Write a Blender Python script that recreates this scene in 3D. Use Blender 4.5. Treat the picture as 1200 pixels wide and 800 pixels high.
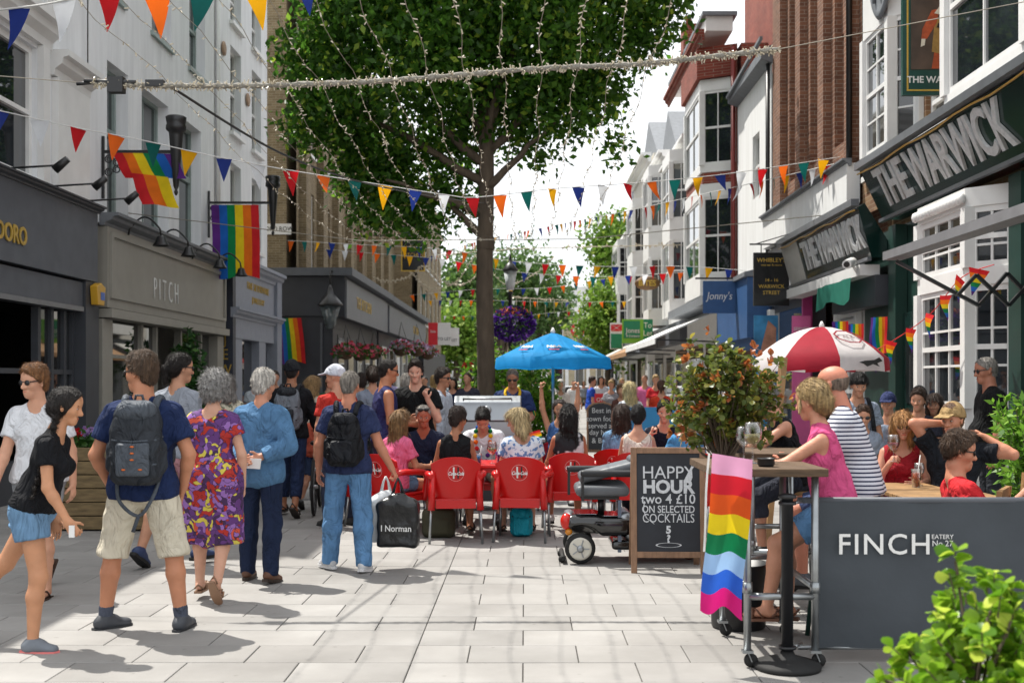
import bpy, bmesh, math, random
import numpy as np
from mathutils import Vector, Matrix
R = math.radians
random.seed(7); rng = np.random.default_rng(7)
for o in list(bpy.data.objects): bpy.data.objects.remove(o)
SC = bpy.context.scene; COL = SC.collection

# ---------------------------------------------------------------- camera
CAMH = 1.6; FPX = 1350.0; VX, VY = 615.0, 448.0
cd = bpy.data.cameras.new('camera'); cam = bpy.data.objects.new('camera', cd); COL.objects.link(cam)
cam.location = (0, 0, CAMH); cam.rotation_euler = (R(90), 0, 0)
cd.sensor_width = 36; cd.lens = 36*FPX/1200; cd.shift_x = -15/1200; cd.shift_y = 48/1200
cd.clip_start = .1; cd.clip_end = 2000
cd.dof.use_dof = True; cd.dof.focus_distance = 9.5; cd.dof.aperture_fstop = 3.2
SC.camera = cam
# ---------------------------------------------------------------- sky, sun, exposure
SUN_TO = Vector((-.39, .34, 1)).normalized()          # towards the sun
SUN_EL = math.asin(SUN_TO.z); SUN_AZ = math.atan2(SUN_TO.x, SUN_TO.y)
w = bpy.data.worlds.new('World'); SC.world = w; w.use_nodes = True
nt = w.node_tree; nt.nodes.clear()
sky = nt.nodes.new('ShaderNodeTexSky'); sky.sky_type = 'NISHITA'; sky.sun_disc = False
sky.sun_elevation = SUN_EL; sky.sun_rotation = SUN_AZ; sky.dust_density = 3.0; sky.air_density = 1.0; sky.ozone_density = 1
tc = nt.nodes.new('ShaderNodeTexCoord'); nz = nt.nodes.new('ShaderNodeTexNoise')
nz.inputs['Scale'].default_value = 2.2; nz.inputs['Detail'].default_value = 6; nz.inputs['Roughness'].default_value = .55
mp = nt.nodes.new('ShaderNodeMapping'); mp.inputs['Scale'].default_value = (1, 1, 2.5)
nt.links.new(tc.outputs['Generated'], mp.inputs['Vector']); nt.links.new(mp.outputs[0], nz.inputs['Vector'])
rp = nt.nodes.new('ShaderNodeValToRGB'); rp.color_ramp.elements[0].position = .28; rp.color_ramp.elements[1].position = .62
rp.color_ramp.elements[0].color = (.62,)*3 + (1,); rp.color_ramp.elements[1].color = (1,)*4
nt.links.new(nz.outputs['Fac'], rp.inputs['Fac'])
mx = nt.nodes.new('ShaderNodeMixRGB'); mx.inputs['Color2'].default_value = (9.6, 9.8, 10.0, 1)   # thin bright cloud cover
nt.links.new(rp.outputs[0], mx.inputs['Fac']); nt.links.new(sky.outputs[0], mx.inputs['Color1'])
bg = nt.nodes.new('ShaderNodeBackground'); bg.inputs['Strength'].default_value = .11
ow = nt.nodes.new('ShaderNodeOutputWorld')
nt.links.new(mx.outputs[0], bg.inputs['Color']); nt.links.new(bg.outputs[0], ow.inputs['Surface'])
sl = bpy.data.lights.new('sun', 'SUN'); sl.energy = 4.9; sl.angle = R(.53); sl.color = (1, .955, .88)
so = bpy.data.objects.new('sun', sl); COL.objects.link(so); so.location = (-20, 20, 40)
so.rotation_euler = (-SUN_TO).to_track_quat('-Z', 'Y').to_euler()
vs = SC.view_settings; vs.view_transform = 'Standard'; vs.look = 'None'; vs.gamma = 1; vs.exposure = .5; vs.use_curve_mapping = False
SC.render.resolution_x, SC.render.resolution_y = 1024, 682

def gp(px, py):                       # ground point seen at a photograph pixel
    z = CAMH*FPX/(py-VY); return ((px-VX)*z/FPX, z)
def wp(px, py, z):                    # world point at depth z
    return Vector(((px-VX)*z/FPX, z, CAMH-(py-VY)*z/FPX))

# ---------------------------------------------------------------- materials
MATS = {}
def srgb(h):
    c = [int(h[i:i+2], 16)/255 for i in (0, 2, 4)]
    return tuple(x/12.92 if x <= .04045 else ((x+.055)/1.055)**2.4 for x in c)
def mat(name, col, rough=.6, var=.12, scale=6, bump=0, bscale=40, metal=0, spec=.5, coat=0, trans=0, sss=0, stretch=(1, 1, 1)):
    if name in MATS: return MATS[name]
    m = bpy.data.materials.new(name); MATS[name] = m; m.use_nodes = True
    n = m.node_tree; b = n.nodes['Principled BSDF']; L = n.links.new
    if isinstance(col, str): col = srgb(col)
    b.inputs['Roughness'].default_value = rough; b.inputs['Metallic'].default_value = metal
    b.inputs['Specular IOR Level'].default_value = spec; b.inputs['Coat Weight'].default_value = coat
    if coat: b.inputs['Coat Roughness'].default_value = .08
    if trans: b.inputs['Transmission Weight'].default_value = trans
    if sss:
        b.inputs['Subsurface Weight'].default_value = sss; b.inputs['Subsurface Radius'].default_value = (.012, .005, .003); b.inputs['Subsurface Scale'].default_value = 1
    b.inputs['Base Color'].default_value = (*col, 1)
    t = n.nodes.new('ShaderNodeTexCoord'); mpg = n.nodes.new('ShaderNodeMapping'); mpg.inputs['Scale'].default_value = stretch
    L(t.outputs['Object'], mpg.inputs[0])
    if var:
        a = n.nodes.new('ShaderNodeTexNoise'); a.inputs['Scale'].default_value = scale; a.inputs['Detail'].default_value = 5; L(mpg.outputs[0], a.inputs['Vector'])
        r = n.nodes.new('ShaderNodeValToRGB')
        r.color_ramp.elements[0].position = .25; r.color_ramp.elements[1].position = .75
        r.color_ramp.elements[0].color = (*[max(0, c*(1-var*1.6)) for c in col], 1); r.color_ramp.elements[1].color = (*[min(1, c*(1+var)) for c in col], 1)
        L(a.outputs['Fac'], r.inputs['Fac']); L(r.outputs[0], b.inputs['Base Color'])
    if bump:
        a = n.nodes.new('ShaderNodeTexNoise'); a.inputs['Scale'].default_value = bscale; a.inputs['Detail'].default_value = 4; L(mpg.outputs[0], a.inputs['Vector'])
        bp = n.nodes.new('ShaderNodeBump'); bp.inputs['Strength'].default_value = min(1, bump); bp.inputs['Distance'].default_value = .02
        L(a.outputs['Fac'], bp.inputs['Height']); L(bp.outputs[0], b.inputs['Normal'])
    return m
def wall_uv(n):                       # (x+y, z) so that walls of both directions get level courses
    L = n.links.new
    t = n.nodes.new('ShaderNodeTexCoord'); s = n.nodes.new('ShaderNodeSeparateXYZ'); L(t.outputs['Object'], s.inputs[0])
    a = n.nodes.new('ShaderNodeMath'); L(s.outputs[0], a.inputs[0]); L(s.outputs[1], a.inputs[1])
    c = n.nodes.new('ShaderNodeCombineXYZ'); L(a.outputs[0], c.inputs[0]); L(s.outputs[2], c.inputs[1])
    return c.outputs[0], t
def brick_mat(name, c1, c2, mortar, bw=.225, bh=.075):
    if name in MATS: return MATS[name]
    m = mat(name, c1, .9, 0); n = m.node_tree; b = n.nodes['Principled BSDF']; L = n.links.new
    uv, t = wall_uv(n)
    k = n.nodes.new('ShaderNodeTexBrick'); L(uv, k.inputs['Vector'])
    k.inputs['Scale'].default_value = 1; k.inputs['Brick Width'].default_value = bw; k.inputs['Row Height'].default_value = bh
    k.inputs['Mortar Size'].default_value = .006; k.inputs['Mortar Smooth'].default_value = .3; k.inputs['Bias'].default_value = -.1
    k.inputs['Color1'].default_value = (*srgb(c1), 1); k.inputs['Color2'].default_value = (*srgb(c2), 1); k.inputs['Mortar'].default_value = (*srgb(mortar), 1)
    a = n.nodes.new('ShaderNodeTexNoise'); a.inputs['Scale'].default_value = 1.3; a.inputs['Detail'].default_value = 6; L(t.outputs['Object'], a.inputs['Vector'])
    mm = n.nodes.new('ShaderNodeMixRGB'); mm.blend_type = 'MULTIPLY'; mm.inputs['Fac'].default_value = .6
    r = n.nodes.new('ShaderNodeValToRGB'); r.color_ramp.elements[0].position = .3; r.color_ramp.elements[0].color = (.55, .52, .5, 1); r.color_ramp.elements[1].position = .65
    L(a.outputs['Fac'], r.inputs[0]); L(k.outputs['Color'], mm.inputs[1]); L(r.outputs[0], mm.inputs[2]); L(mm.outputs[0], b.inputs['Base Color'])
    bp = n.nodes.new('ShaderNodeBump'); bp.inputs['Strength'].default_value = .6; bp.inputs['Distance'].default_value = .01; bp.invert = True
    L(k.outputs['Fac'], bp.inputs['Height']); L(bp.outputs[0], b.inputs['Normal'])
    return m
def streaky(name, col, dirt, rough=.75, amt=.35):       # painted render: stains running down
    if name in MATS: return MATS[name]
    m = mat(name, col, rough, 0); n = m.node_tree; b = n.nodes['Principled BSDF']; L = n.links.new
    t = n.nodes.new('ShaderNodeTexCoord'); mpg = n.nodes.new('ShaderNodeMapping'); mpg.inputs['Scale'].default_value = (2.2, 2.2, .25); L(t.outputs['Object'], mpg.inputs[0])
    a = n.nodes.new('ShaderNodeTexNoise'); a.inputs['Scale'].default_value = 1.6; a.inputs['Detail'].default_value = 8; a.inputs['Roughness'].default_value = .65; L(mpg.outputs[0], a.inputs['Vector'])
    r = n.nodes.new('ShaderNodeValToRGB'); r.color_ramp.elements[0].position = .3; r.color_ramp.elements[1].position = .62
    r.color_ramp.elements[0].color = (amt, amt, amt, 1); r.color_ramp.elements[1].color = (0, 0, 0, 1)
    L(a.outputs['Fac'], r.inputs[0])
    mm = n.nodes.new('ShaderNodeMixRGB'); mm.inputs[1].default_value = (*srgb(col), 1); mm.inputs[2].default_value = (*srgb(dirt), 1)
    L(r.outputs[0], mm.inputs[0]); L(mm.outputs[0], b.inputs['Base Color'])
    a2 = n.nodes.new('ShaderNodeTexNoise'); a2.inputs['Scale'].default_value = 30; L(t.outputs['Object'], a2.inputs['Vector'])
    bp = n.nodes.new('ShaderNodeBump'); bp.inputs['Strength'].default_value = .15; bp.inputs['Distance'].default_value = .01
    L(a2.outputs['Fac'], bp.inputs['Height']); L(bp.outputs[0], b.inputs['Normal'])
    return m
def glass_mat(name, tint=(.02, .025, .03), alpha=.35):   # window glass: mirror-like coat over a dark colour painted in for a dim room
    if name in MATS: return MATS[name]
    m = mat(name, tint, .03, .5, 1.2, spec=.9); b = m.node_tree.nodes['Principled BSDF']
    b.inputs['Coat Weight'].default_value = .6; b.inputs['Coat Roughness'].default_value = .02
    return m
def clear_glass(name, col=(1, 1, 1)):
    if name in MATS: return MATS[name]
    m = bpy.data.materials.new(name); MATS[name] = m; m.use_nodes = True; n = m.node_tree; n.nodes.clear(); L = n.links.new
    o = n.nodes.new('ShaderNodeOutputMaterial'); tr = n.nodes.new('ShaderNodeBsdfTransparent'); gl = n.nodes.new('ShaderNodeBsdfGlossy'); mxs = n.nodes.new('ShaderNodeMixShader')
    tr.inputs[0].default_value = (*[.92*c for c in col], 1); gl.inputs['Roughness'].default_value = .04
    f = n.nodes.new('ShaderNodeLayerWeight'); f.inputs[0].default_value = .35
    L(f.outputs['Facing'], mxs.inputs[0]); L(tr.outputs[0], mxs.inputs[1]); L(gl.outputs[0], mxs.inputs[2]); L(mxs.outputs[0], o.inputs[0])
    return m
def cloth(name, col, rough=.85, var=.1, bump=.5, bscale=14, stretch=(1, 1, .6)):
    if name in MATS: return MATS[name]
    m = mat(name, col, rough, var, 9, 0, spec=.2, stretch=stretch); n = m.node_tree; L = n.links.new; t = n.nodes.new('ShaderNodeTexCoord'); mpg = n.nodes.new('ShaderNodeMapping'); mpg.inputs['Scale'].default_value = (1.3, 1.3, .75); mpg.inputs['Rotation'].default_value = (.4, .5, 0)
    L(t.outputs['Object'], mpg.inputs[0]); a = n.nodes.new('ShaderNodeTexNoise'); a.inputs['Scale'].default_value = 5.5; a.inputs['Detail'].default_value = 3; a.inputs['Distortion'].default_value = 1.6; L(mpg.outputs[0], a.inputs['Vector'])
    b1 = n.nodes.new('ShaderNodeBump'); b1.inputs['Strength'].default_value = .9; b1.inputs['Distance'].default_value = .085; L(a.outputs['Fac'], b1.inputs['Height'])
    f = n.nodes.new('ShaderNodeTexNoise'); f.inputs['Scale'].default_value = 260; L(t.outputs['Object'], f.inputs['Vector']); b2 = n.nodes.new('ShaderNodeBump'); b2.inputs['Strength'].default_value = .25; b2.inputs['Distance'].default_value = .002; L(f.outputs['Fac'], b2.inputs['Height']); L(b1.outputs[0], b2.inputs['Normal']); L(b2.outputs[0], n.nodes['Principled BSDF'].inputs['Normal'])
    return m
def thin(name, col, tr=.35):          # thin cloth, leaves: some light comes through
    if name in MATS: return MATS[name]
    m = mat(name, col, .7, .1, 5, spec=.25); n = m.node_tree; L = n.links.new; b = n.nodes['Principled BSDF']; o = n.nodes['Material Output']
    t = n.nodes.new('ShaderNodeBsdfTranslucent'); ms = n.nodes.new('ShaderNodeMixShader'); ms.inputs[0].default_value = tr
    src = b.inputs['Base Color'].links[0].from_socket
    L(src, t.inputs[0]); L(b.outputs[0], ms.inputs[1]); L(t.outputs[0], ms.inputs[2]); L(ms.outputs[0], o.inputs[0])
    return m
def leaf_mat(name, c1, c2, c3=None, tr=.4, rough=.45):   # every leaf its own shade
    if name in MATS: return MATS[name]
    m = mat(name, c1, rough, 0, spec=.4); n = m.node_tree; L = n.links.new; b = n.nodes['Principled BSDF']; o = n.nodes['Material Output']
    g = n.nodes.new('ShaderNodeNewGeometry'); r = n.nodes.new('ShaderNodeValToRGB')
    r.color_ramp.elements[0].color = (*srgb(c1), 1); r.color_ramp.elements[1].color = (*srgb(c2), 1)
    if c3: e = r.color_ramp.elements.new(.86); e.color = (*srgb(c2), 1); r.color_ramp.elements[2].color = (*srgb(c3), 1)
    oi = n.nodes.new('ShaderNodeObjectInfo'); ad = n.nodes.new('ShaderNodeMath'); fr = n.nodes.new('ShaderNodeMath'); fr.operation = 'FRACT'
    L(g.outputs['Random Per Island'], ad.inputs[0]); L(oi.outputs['Random'], ad.inputs[1]); L(ad.outputs[0], fr.inputs[0]); L(fr.outputs[0], r.inputs[0]); L(r.outputs[0], b.inputs['Base Color'])
    t = n.nodes.new('ShaderNodeBsdfTranslucent'); ms = n.nodes.new('ShaderNodeMixShader'); ms.inputs[0].default_value = tr
    L(r.outputs[0], t.inputs[0]); L(b.outputs[0], ms.inputs[1]); L(t.outputs[0], ms.inputs[2]); L(ms.outputs[0], o.inputs[0])
    return m

# ---------------------------------------------------------------- objects
def worigin(o):
    v = Vector((0, 0, 0))
    while o is not None: v += o.location; o = o.parent
    return v
def tag(o, label=None, cat=None, group=None, kind=None):
    if label: o['label'] = label
    if cat: o['category'] = cat
    if group: o['group'] = group
    if kind: o['kind'] = kind
    return o
def thing(name, label, cat, loc=(0, 0, 0), rz=0, group=None):
    o = bpy.data.objects.new(name, None); COL.objects.link(o); o.empty_display_size = .1
    o.location = loc; o.rotation_euler = (0, 0, rz); return tag(o, label, cat, group)
def link(name, me, parent=None, world=True):
    o = bpy.data.objects.new(name, me); COL.objects.link(o)
    if parent is not None:
        o.parent = parent
        if world: o.location = -worigin(parent)
    return o
def copy_tree(o, parent=None):
    c = o.copy(); COL.objects.link(c); c.parent = parent
    for ch in list(o.children): copy_tree(ch, c)
    return c
def frame_of(d, up=Vector((0, 0, 1))):
    d = Vector(d).normalized(); s = d.cross(up)
    if s.length < 1e-4: s = d.cross(Vector((0, 1, 0)))
    s.normalize(); return s, s.cross(d).normalized(), d
class MB:
    def __init__(s): s.v = []; s.f = []; s.m = []; s.cm = 0; s.sm = []; s.T = None; s.smooth = False
    def vs(s, pts):
        i = len(s.v)
        for p in pts:
            p = Vector(p); s.v.append(s.T @ p if s.T is not None else p)
        return i
    def face(s, idx): s.f.append(tuple(idx)); s.m.append(s.cm); s.sm.append(s.smooth)
    def poly(s, pts):
        i = s.vs(pts); s.face(range(i, i+len(pts))); return s
    def box(s, lo, hi):
        x0, y0, z0 = [min(a, b) for a, b in zip(lo, hi)]; x1, y1, z1 = [max(a, b) for a, b in zip(lo, hi)]
        i = s.vs([(x0,y0,z0),(x1,y0,z0),(x1,y1,z0),(x0,y1,z0),(x0,y0,z1),(x1,y0,z1),(x1,y1,z1),(x0,y1,z1)])
        for q in ((0,3,2,1),(4,5,6,7),(0,1,5,4),(1,2,6,5),(2,3,7,6),(3,0,4,7)): s.face([i+k for k in q])
        return s
    def prism(s, pts, off):                        # a flat outline pushed along off
        n = len(pts); off = Vector(off); i = s.vs(pts); j = s.vs([Vector(p)+off for p in pts])
        s.face(range(i+n-1, i-1, -1)); s.face(range(j, j+n))
        for k in range(n): a, b = k, (k+1) % n; s.face((i+a, i+b, j+b, j+a))
        return s
    def bar(s, p0, p1, w, h=None, up=Vector((0, 0, 1))):
        h = h or w; p0 = Vector(p0); p1 = Vector(p1); a, b, d = frame_of(p1-p0, up)
        return s.prism([p0-a*w/2-b*h/2, p0+a*w/2-b*h/2, p0+a*w/2+b*h/2, p0-a*w/2+b*h/2], p1-p0)
    def tube(s, pts, r, n=8, cap=True):
        pts = [Vector(p) for p in pts]; rs = r if isinstance(r, (list, tuple)) else [r]*len(pts)
        sm = s.smooth; s.smooth = True; rows = []; pa = None
        for k, p in enumerate(pts):
            d = (pts[min(k+1, len(pts)-1)]-pts[max(k-1, 0)])
            if d.length < 1e-7: d = Vector((0, 0, 1))
            d.normalize()
            if pa is None: a, b, _ = frame_of(d)
            else:
                a = pa - d*pa.dot(d)
                if a.length < 1e-5: a, b, _ = frame_of(d)
                a.normalize(); b = a.cross(d)
            pa = a
            rows.append(s.vs([p+(a*math.cos(t)+b*math.sin(t))*rs[k] for t in [2*math.pi*q/n for q in range(n)]]))
        for k in range(len(rows)-1):
            for q in range(n): s.face((rows[k]+q, rows[k]+(q+1) % n, rows[k+1]+(q+1) % n, rows[k+1]+q))
        s.smooth = False
        if cap: s.face([rows[0]+q for q in range(n-1, -1, -1)]); s.face([rows[-1]+q for q in range(n)])
        s.smooth = sm; return s
    def lathe(s, prof, c=(0, 0, 0), n=24, axis=None, sx=1, sy=1):
        c = Vector(c); a, b, d = (Vector((1, 0, 0)), Vector((0, 1, 0)), Vector((0, 0, 1))) if axis is None else frame_of(axis)
        sm = s.smooth; s.smooth = True; rows = []
        for r, h in prof: rows.append(s.vs([c+a*r*sx*math.cos(t)+b*r*sy*math.sin(t)+d*h for t in [2*math.pi*q/n for q in range(n)]]))
        for k in range(len(rows)-1):
            for q in range(n): s.face((rows[k]+q, rows[k]+(q+1) % n, rows[k+1]+(q+1) % n, rows[k+1]+q))
        s.smooth = False
        s.face([rows[0]+q for q in range(n-1, -1, -1)]); s.face([rows[-1]+q for q in range(n)]); s.smooth = sm
        return s
    def ball(s, c, r, n=10, m=7):
        r = r if isinstance(r, (list, tuple)) else (r, r, r); c = Vector(c)
        return s.lathe_ball(c, r, n, m)
    def lathe_ball(s, c, r, n, m):
        sm = s.smooth; s.smooth = True; rows = []
        for k in range(1, m):
            t = math.pi*k/m
            rows.append(s.vs([c+Vector((r[0]*math.sin(t)*math.cos(u), r[1]*math.sin(t)*math.sin(u), -r[2]*math.cos(t))) for u in [2*math.pi*q/n for q in range(n)]]))
        b = s.vs([c-Vector((0, 0, r[2]))]); t_ = s.vs([c+Vector((0, 0, r[2]))])
        for k in range(len(rows)-1):
            for q in range(n): s.face((rows[k]+q, rows[k]+(q+1) % n, rows[k+1]+(q+1) % n, rows[k+1]+q))
        for q in range(n): s.face((b, rows[0]+(q+1) % n, rows[0]+q)); s.face((t_, rows[-1]+q, rows[-1]+(q+1) % n))
        s.smooth = sm; return s
    def grid(s, P):                                # P[i][j] points
        sm = s.smooth; s.smooth = True; n = len(P[0]); rows = [s.vs(r) for r in P]
        for k in range(len(rows)-1):
            for q in range(n-1): s.face((rows[k]+q, rows[k]+q+1, rows[k+1]+q+1, rows[k+1]+q))
        s.smooth = sm; return s
    def mesh(s, mats):
        me = bpy.data.meshes.new('m'); me.from_pydata([tuple(v) for v in s.v], [], s.f)
        for m in (mats if isinstance(mats, (list, tuple)) else [mats]): me.materials.append(m)
        me.polygons.foreach_set('material_index', s.m); me.polygons.foreach_set('use_smooth', s.sm); me.update(); return me
    def build(s, name, mats, parent=None, world=True, bev=0):
        o = link(name, s.mesh(mats), parent, world)
        if bev:
            b = o.modifiers.new('bevel', 'BEVEL'); b.width = bev; b.segments = 2; b.limit_method = 'ANGLE'; b.angle_limit = R(40)
        return o
def npmesh(name, V, F, mats, mi=None, smooth=True):
    me = bpy.data.meshes.new(name); nv = len(V); F = np.asarray(F); nf, k = F.shape
    me.vertices.add(nv); me.vertices.foreach_set('co', np.asarray(V, dtype=np.float32).ravel())
    me.loops.add(nf*k); me.loops.foreach_set('vertex_index', F.astype(np.int32).ravel())
    me.polygons.add(nf); me.polygons.foreach_set('loop_start', np.arange(0, nf*k, k, dtype=np.int32)); me.polygons.foreach_set('loop_total', np.full(nf, k, dtype=np.int32))
    for m in (mats if isinstance(mats, (list, tuple)) else [mats]): me.materials.append(m)
    if mi is not None: me.polygons.foreach_set('material_index', np.asarray(mi, dtype=np.int32))
    if smooth: me.polygons.foreach_set('use_smooth', np.ones(nf, dtype=bool))
    me.update(calc_edges=True); return me
def text_mesh(s, size, ext=.01, align='CENTER', sx=1, bold=0, shear=0, space=1):
    c = bpy.data.curves.new('t', 'FONT'); c.body = s; c.size = size; c.extrude = ext; c.align_x = align; c.align_y = 'CENTER'; c.offset = bold; c.shear = shear; c.space_character = space; c.resolution_u = 3
    o = bpy.data.objects.new('t', c); COL.objects.link(o); dg = bpy.context.evaluated_depsgraph_get(); dg.update()
    me = bpy.data.meshes.new_from_object(o.evaluated_get(dg)); bpy.data.objects.remove(o); bpy.data.curves.remove(c)
    if sx != 1: me.transform(Matrix.Diagonal((sx, 1, 1, 1)))
    return me
def lettering(s, size, m, right, up, at, parent, ext=.008, sx=1, bold=0, name='lettering', align='CENTER', shear=0, space=1):
    me = text_mesh(s, size, ext, align, sx, bold, shear, space); r = Vector(right).normalized(); u = Vector(up).normalized(); n = r.cross(u)
    M = Matrix((r, u, n)).transposed().to_4x4(); M.translation = Vector(at); me.transform(M); me.materials.clear(); me.materials.append(m)
    return link(name, me, parent)
# ---------------------------------------------------------------- smooth solids (bodies, clothes, bags): a distance field meshed with surface nets
def V3(*a): return np.array(a, dtype=np.float64)
def rc(p0, r0, p1=None, r1=None, k=.02, sq=None, cut=None, op='u'):
    p0 = np.array(p0, float); p1 = p0+V3(0, 0, 1e-4) if p1 is None else np.array(p1, float)
    return dict(t='c', a=p0, b=p1, ra=r0, rb=r0 if r1 is None else r1, k=k, sq=sq, cut=cut, op=op)
def rbox(c, half, rr=.02, M=None, k=.01, op='u', cut=None):
    return dict(t='b', c=np.array(c, float), h=np.array(half, float), r=rr, M=np.eye(3) if M is None else np.array(M, float), k=k, op=op, cut=cut)
def prim_bounds(p):
    if p['t'] == 'c':
        e = max(p['ra'], p['rb']); q = p['sq'][1] if p['sq'] else 1; e = e*max(1, q)
        return np.minimum(p['a'], p['b'])-e, np.maximum(p['a'], p['b'])+e
    e = np.abs(p['M']).T @ p['h']; return p['c']-e, p['c']+e
def prim_eval(p, X, Y, Z):
    if p['t'] == 'c':
        a = p['a']; ba = p['b']-a; x, y, z = X-a[0], Y-a[1], Z-a[2]
        if p['sq']:
            d, q = np.array(p['sq'][0], float), 1/p['sq'][1]-1
            s = (x*d[0]+y*d[1]+z*d[2])*q; x = x+s*d[0]; y = y+s*d[1]; z = z+s*d[2]; ba = ba+ba.dot(d)*q*d
        h = np.clip((x*ba[0]+y*ba[1]+z*ba[2])/ba.dot(ba), 0, 1)
        D = np.sqrt((x-h*ba[0])**2+(y-h*ba[1])**2+(z-h*ba[2])**2)-(p['ra']+h*(p['rb']-p['ra']))
    else:
        c, M, hh, r = p['c'], p['M'], p['h'], p['r']; x, y, z = X-c[0], Y-c[1], Z-c[2]
        q = [np.abs(x*M[i][0]+y*M[i][1]+z*M[i][2])-(hh[i]-r) for i in range(3)]
        D = np.sqrt(np.maximum(q[0], 0)**2+np.maximum(q[1], 0)**2+np.maximum(q[2], 0)**2)+np.minimum(np.maximum(np.maximum(q[0], q[1]), q[2]), 0)-r
    if p['cut']:
        for pt, n in p['cut']: D = np.maximum(D, (X-pt[0])*n[0]+(Y-pt[1])*n[1]+(Z-pt[2])*n[2])
    return D
def axis_coords(lo, hi, h, zones):
    out = [lo]
    while out[-1] < hi:
        c = out[-1]; s = h
        for a, b, f in zones:
            if a-h*.5 <= c <= b: s = min(s, f)
        out.append(c+s)
    return np.array(out)
def sdf_mesh(prims, h, zones=(), noise=None, cuts=None):
    pos = [p for p in prims if p['op'] == 'u']; B = [prim_bounds(p) for p in pos]
    lo = np.min([b[0] for b in B], 0)-2.2*h; hi = np.max([b[1] for b in B], 0)+2.2*h
    xs, ys, zs = [axis_coords(lo[i], hi[i], h, [(z[0][i], z[1][i], z[2]) for z in zones]) for i in range(3)]
    F = np.full((len(xs), len(ys), len(zs)), 1.0, dtype=np.float32)
    for p in prims:
        bl, bh = prim_bounds(p); m = 2.5*h+p['k']*1.5
        sl_ = []
        for c, i in ((xs, 0), (ys, 1), (zs, 2)):
            a = max(0, np.searchsorted(c, bl[i]-m)-1); b = min(len(c), np.searchsorted(c, bh[i]+m)+1); sl_.append(slice(a, b))
        if any(s.stop-s.start < 1 for s in sl_): continue
        D = prim_eval(p, xs[sl_[0]][:, None, None], ys[sl_[1]][None, :, None], zs[sl_[2]][None, None, :]).astype(np.float32)
        A = F[sl_[0], sl_[1], sl_[2]]; k = max(p['k'], 1e-4)
        if p['op'] == 'u':
            t = np.clip(.5+.5*(D-A)/k, 0, 1); F[sl_[0], sl_[1], sl_[2]] = D*(1-t)+A*t-k*t*(1-t)
        else:
            D = -D; t = np.clip(.5-.5*(D-A)/k, 0, 1); F[sl_[0], sl_[1], sl_[2]] = D*(1-t)+A*t+k*t*(1-t)
    X, Y, Z = xs[:, None, None], ys[None, :, None], zs[None, None, :]
    if noise:
        amp, fr, ph = noise[:3]
        if len(noise) > 3: F += (noise[3]*np.sin(X*fr*2.3+2*np.sin(Z*fr*1.1+ph)+ph)*np.sin(Z*fr*1.9+1.5*np.sin(Y*fr*1.3)+X*fr*.8)).astype(np.float32)
        F += (amp*(np.sin(X*fr+ph+1.7*np.sin(Z*fr*.7))*np.sin(Y*fr*1.1+ph*2+np.sin(X*fr*.8))*np.sin(Z*fr*.9+ph*3+1.3*np.sin(Y*fr*.6)))).astype(np.float32)
    if cuts:
        for pt, n in cuts: F = np.maximum(F, ((X-pt[0])*n[0]+(Y-pt[1])*n[1]+(Z-pt[2])*n[2]).astype(np.float32))
    return surface_net(F, xs, ys, zs)
def surface_net(F, xs, ys, zs):
    S = F < 0; c = np.zeros(tuple(n-1 for n in F.shape), np.int8); nx, ny, nz_ = c.shape
    for i in (0, 1):
        for j in (0, 1):
            for k in (0, 1): c += S[i:i+nx, j:j+ny, k:k+nz_]
    act = (c > 0) & (c < 8); ids = np.argwhere(act); idx = np.full(c.shape, -1, np.int64); idx[act] = np.arange(len(ids))
    if len(ids) == 0: return np.zeros((0, 3)), np.zeros((0, 4), int)
    P = np.zeros((len(ids), 3)); N = np.zeros(len(ids))
    C = np.array([(i, j, k) for i in (0, 1) for j in (0, 1) for k in (0, 1)])
    val = [F[ids[:, 0]+q[0], ids[:, 1]+q[1], ids[:, 2]+q[2]] for q in C]
    for a in range(8):
        for ax in range(3):
            if C[a][ax] == 0:
                b = a+(4, 2, 1)[ax]; fa, fb = val[a], val[b]; m = (fa < 0) != (fb < 0)
                t = np.where(m, fa/np.where(m, fa-fb, 1), 0)
                e = ids+C[a]; add = e.astype(float); add[:, ax] += t; P[m] += add[m]; N[m] += 1
    P /= N[:, None]
    V = np.stack([np.interp(P[:, 0], np.arange(len(xs)), xs), np.interp(P[:, 1], np.arange(len(ys)), ys), np.interp(P[:, 2], np.arange(len(zs)), zs)], 1)
    Q = []
    for ax in range(3):
        o1, o2 = [(1, 2), (2, 0), (0, 1)][ax]
        sa = [slice(None)]*3; sb = [slice(None)]*3; sa[ax] = slice(0, -1); sb[ax] = slice(1, None)
        A, B = S[tuple(sa)], S[tuple(sb)]; e = np.argwhere(A != B)
        ok = (e[:, o1] > 0) & (e[:, o2] > 0) & (e[:, o1] < S.shape[o1]-1) & (e[:, o2] < S.shape[o2]-1); e = e[ok]
        u = np.zeros(3, int); v = np.zeros(3, int); u[o1] = 1; v[o2] = 1
        g = lambda q: idx[q[:, 0], q[:, 1], q[:, 2]]
        quad = np.stack([g(e-u-v), g(e-v), g(e), g(e-u)], 1); fl = ~A[e[:, 0], e[:, 1], e[:, 2]]
        quad[fl] = quad[fl][:, ::-1]; Q.append(quad)
    return V, np.concatenate(Q)
def relax(Vv, Q, it=1, f=.5):
    for _ in range(it):
        s = np.zeros_like(Vv); n = np.zeros(len(Vv))
        for a, b in ((0, 1), (1, 2), (2, 3), (3, 0)):
            np.add.at(s, Q[:, a], Vv[Q[:, b]]); np.add.at(n, Q[:, a], 1); np.add.at(s, Q[:, b], Vv[Q[:, a]]); np.add.at(n, Q[:, b], 1)
        Vv = Vv*(1-f)+f*s/np.maximum(n, 1)[:, None]
    return Vv
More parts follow.
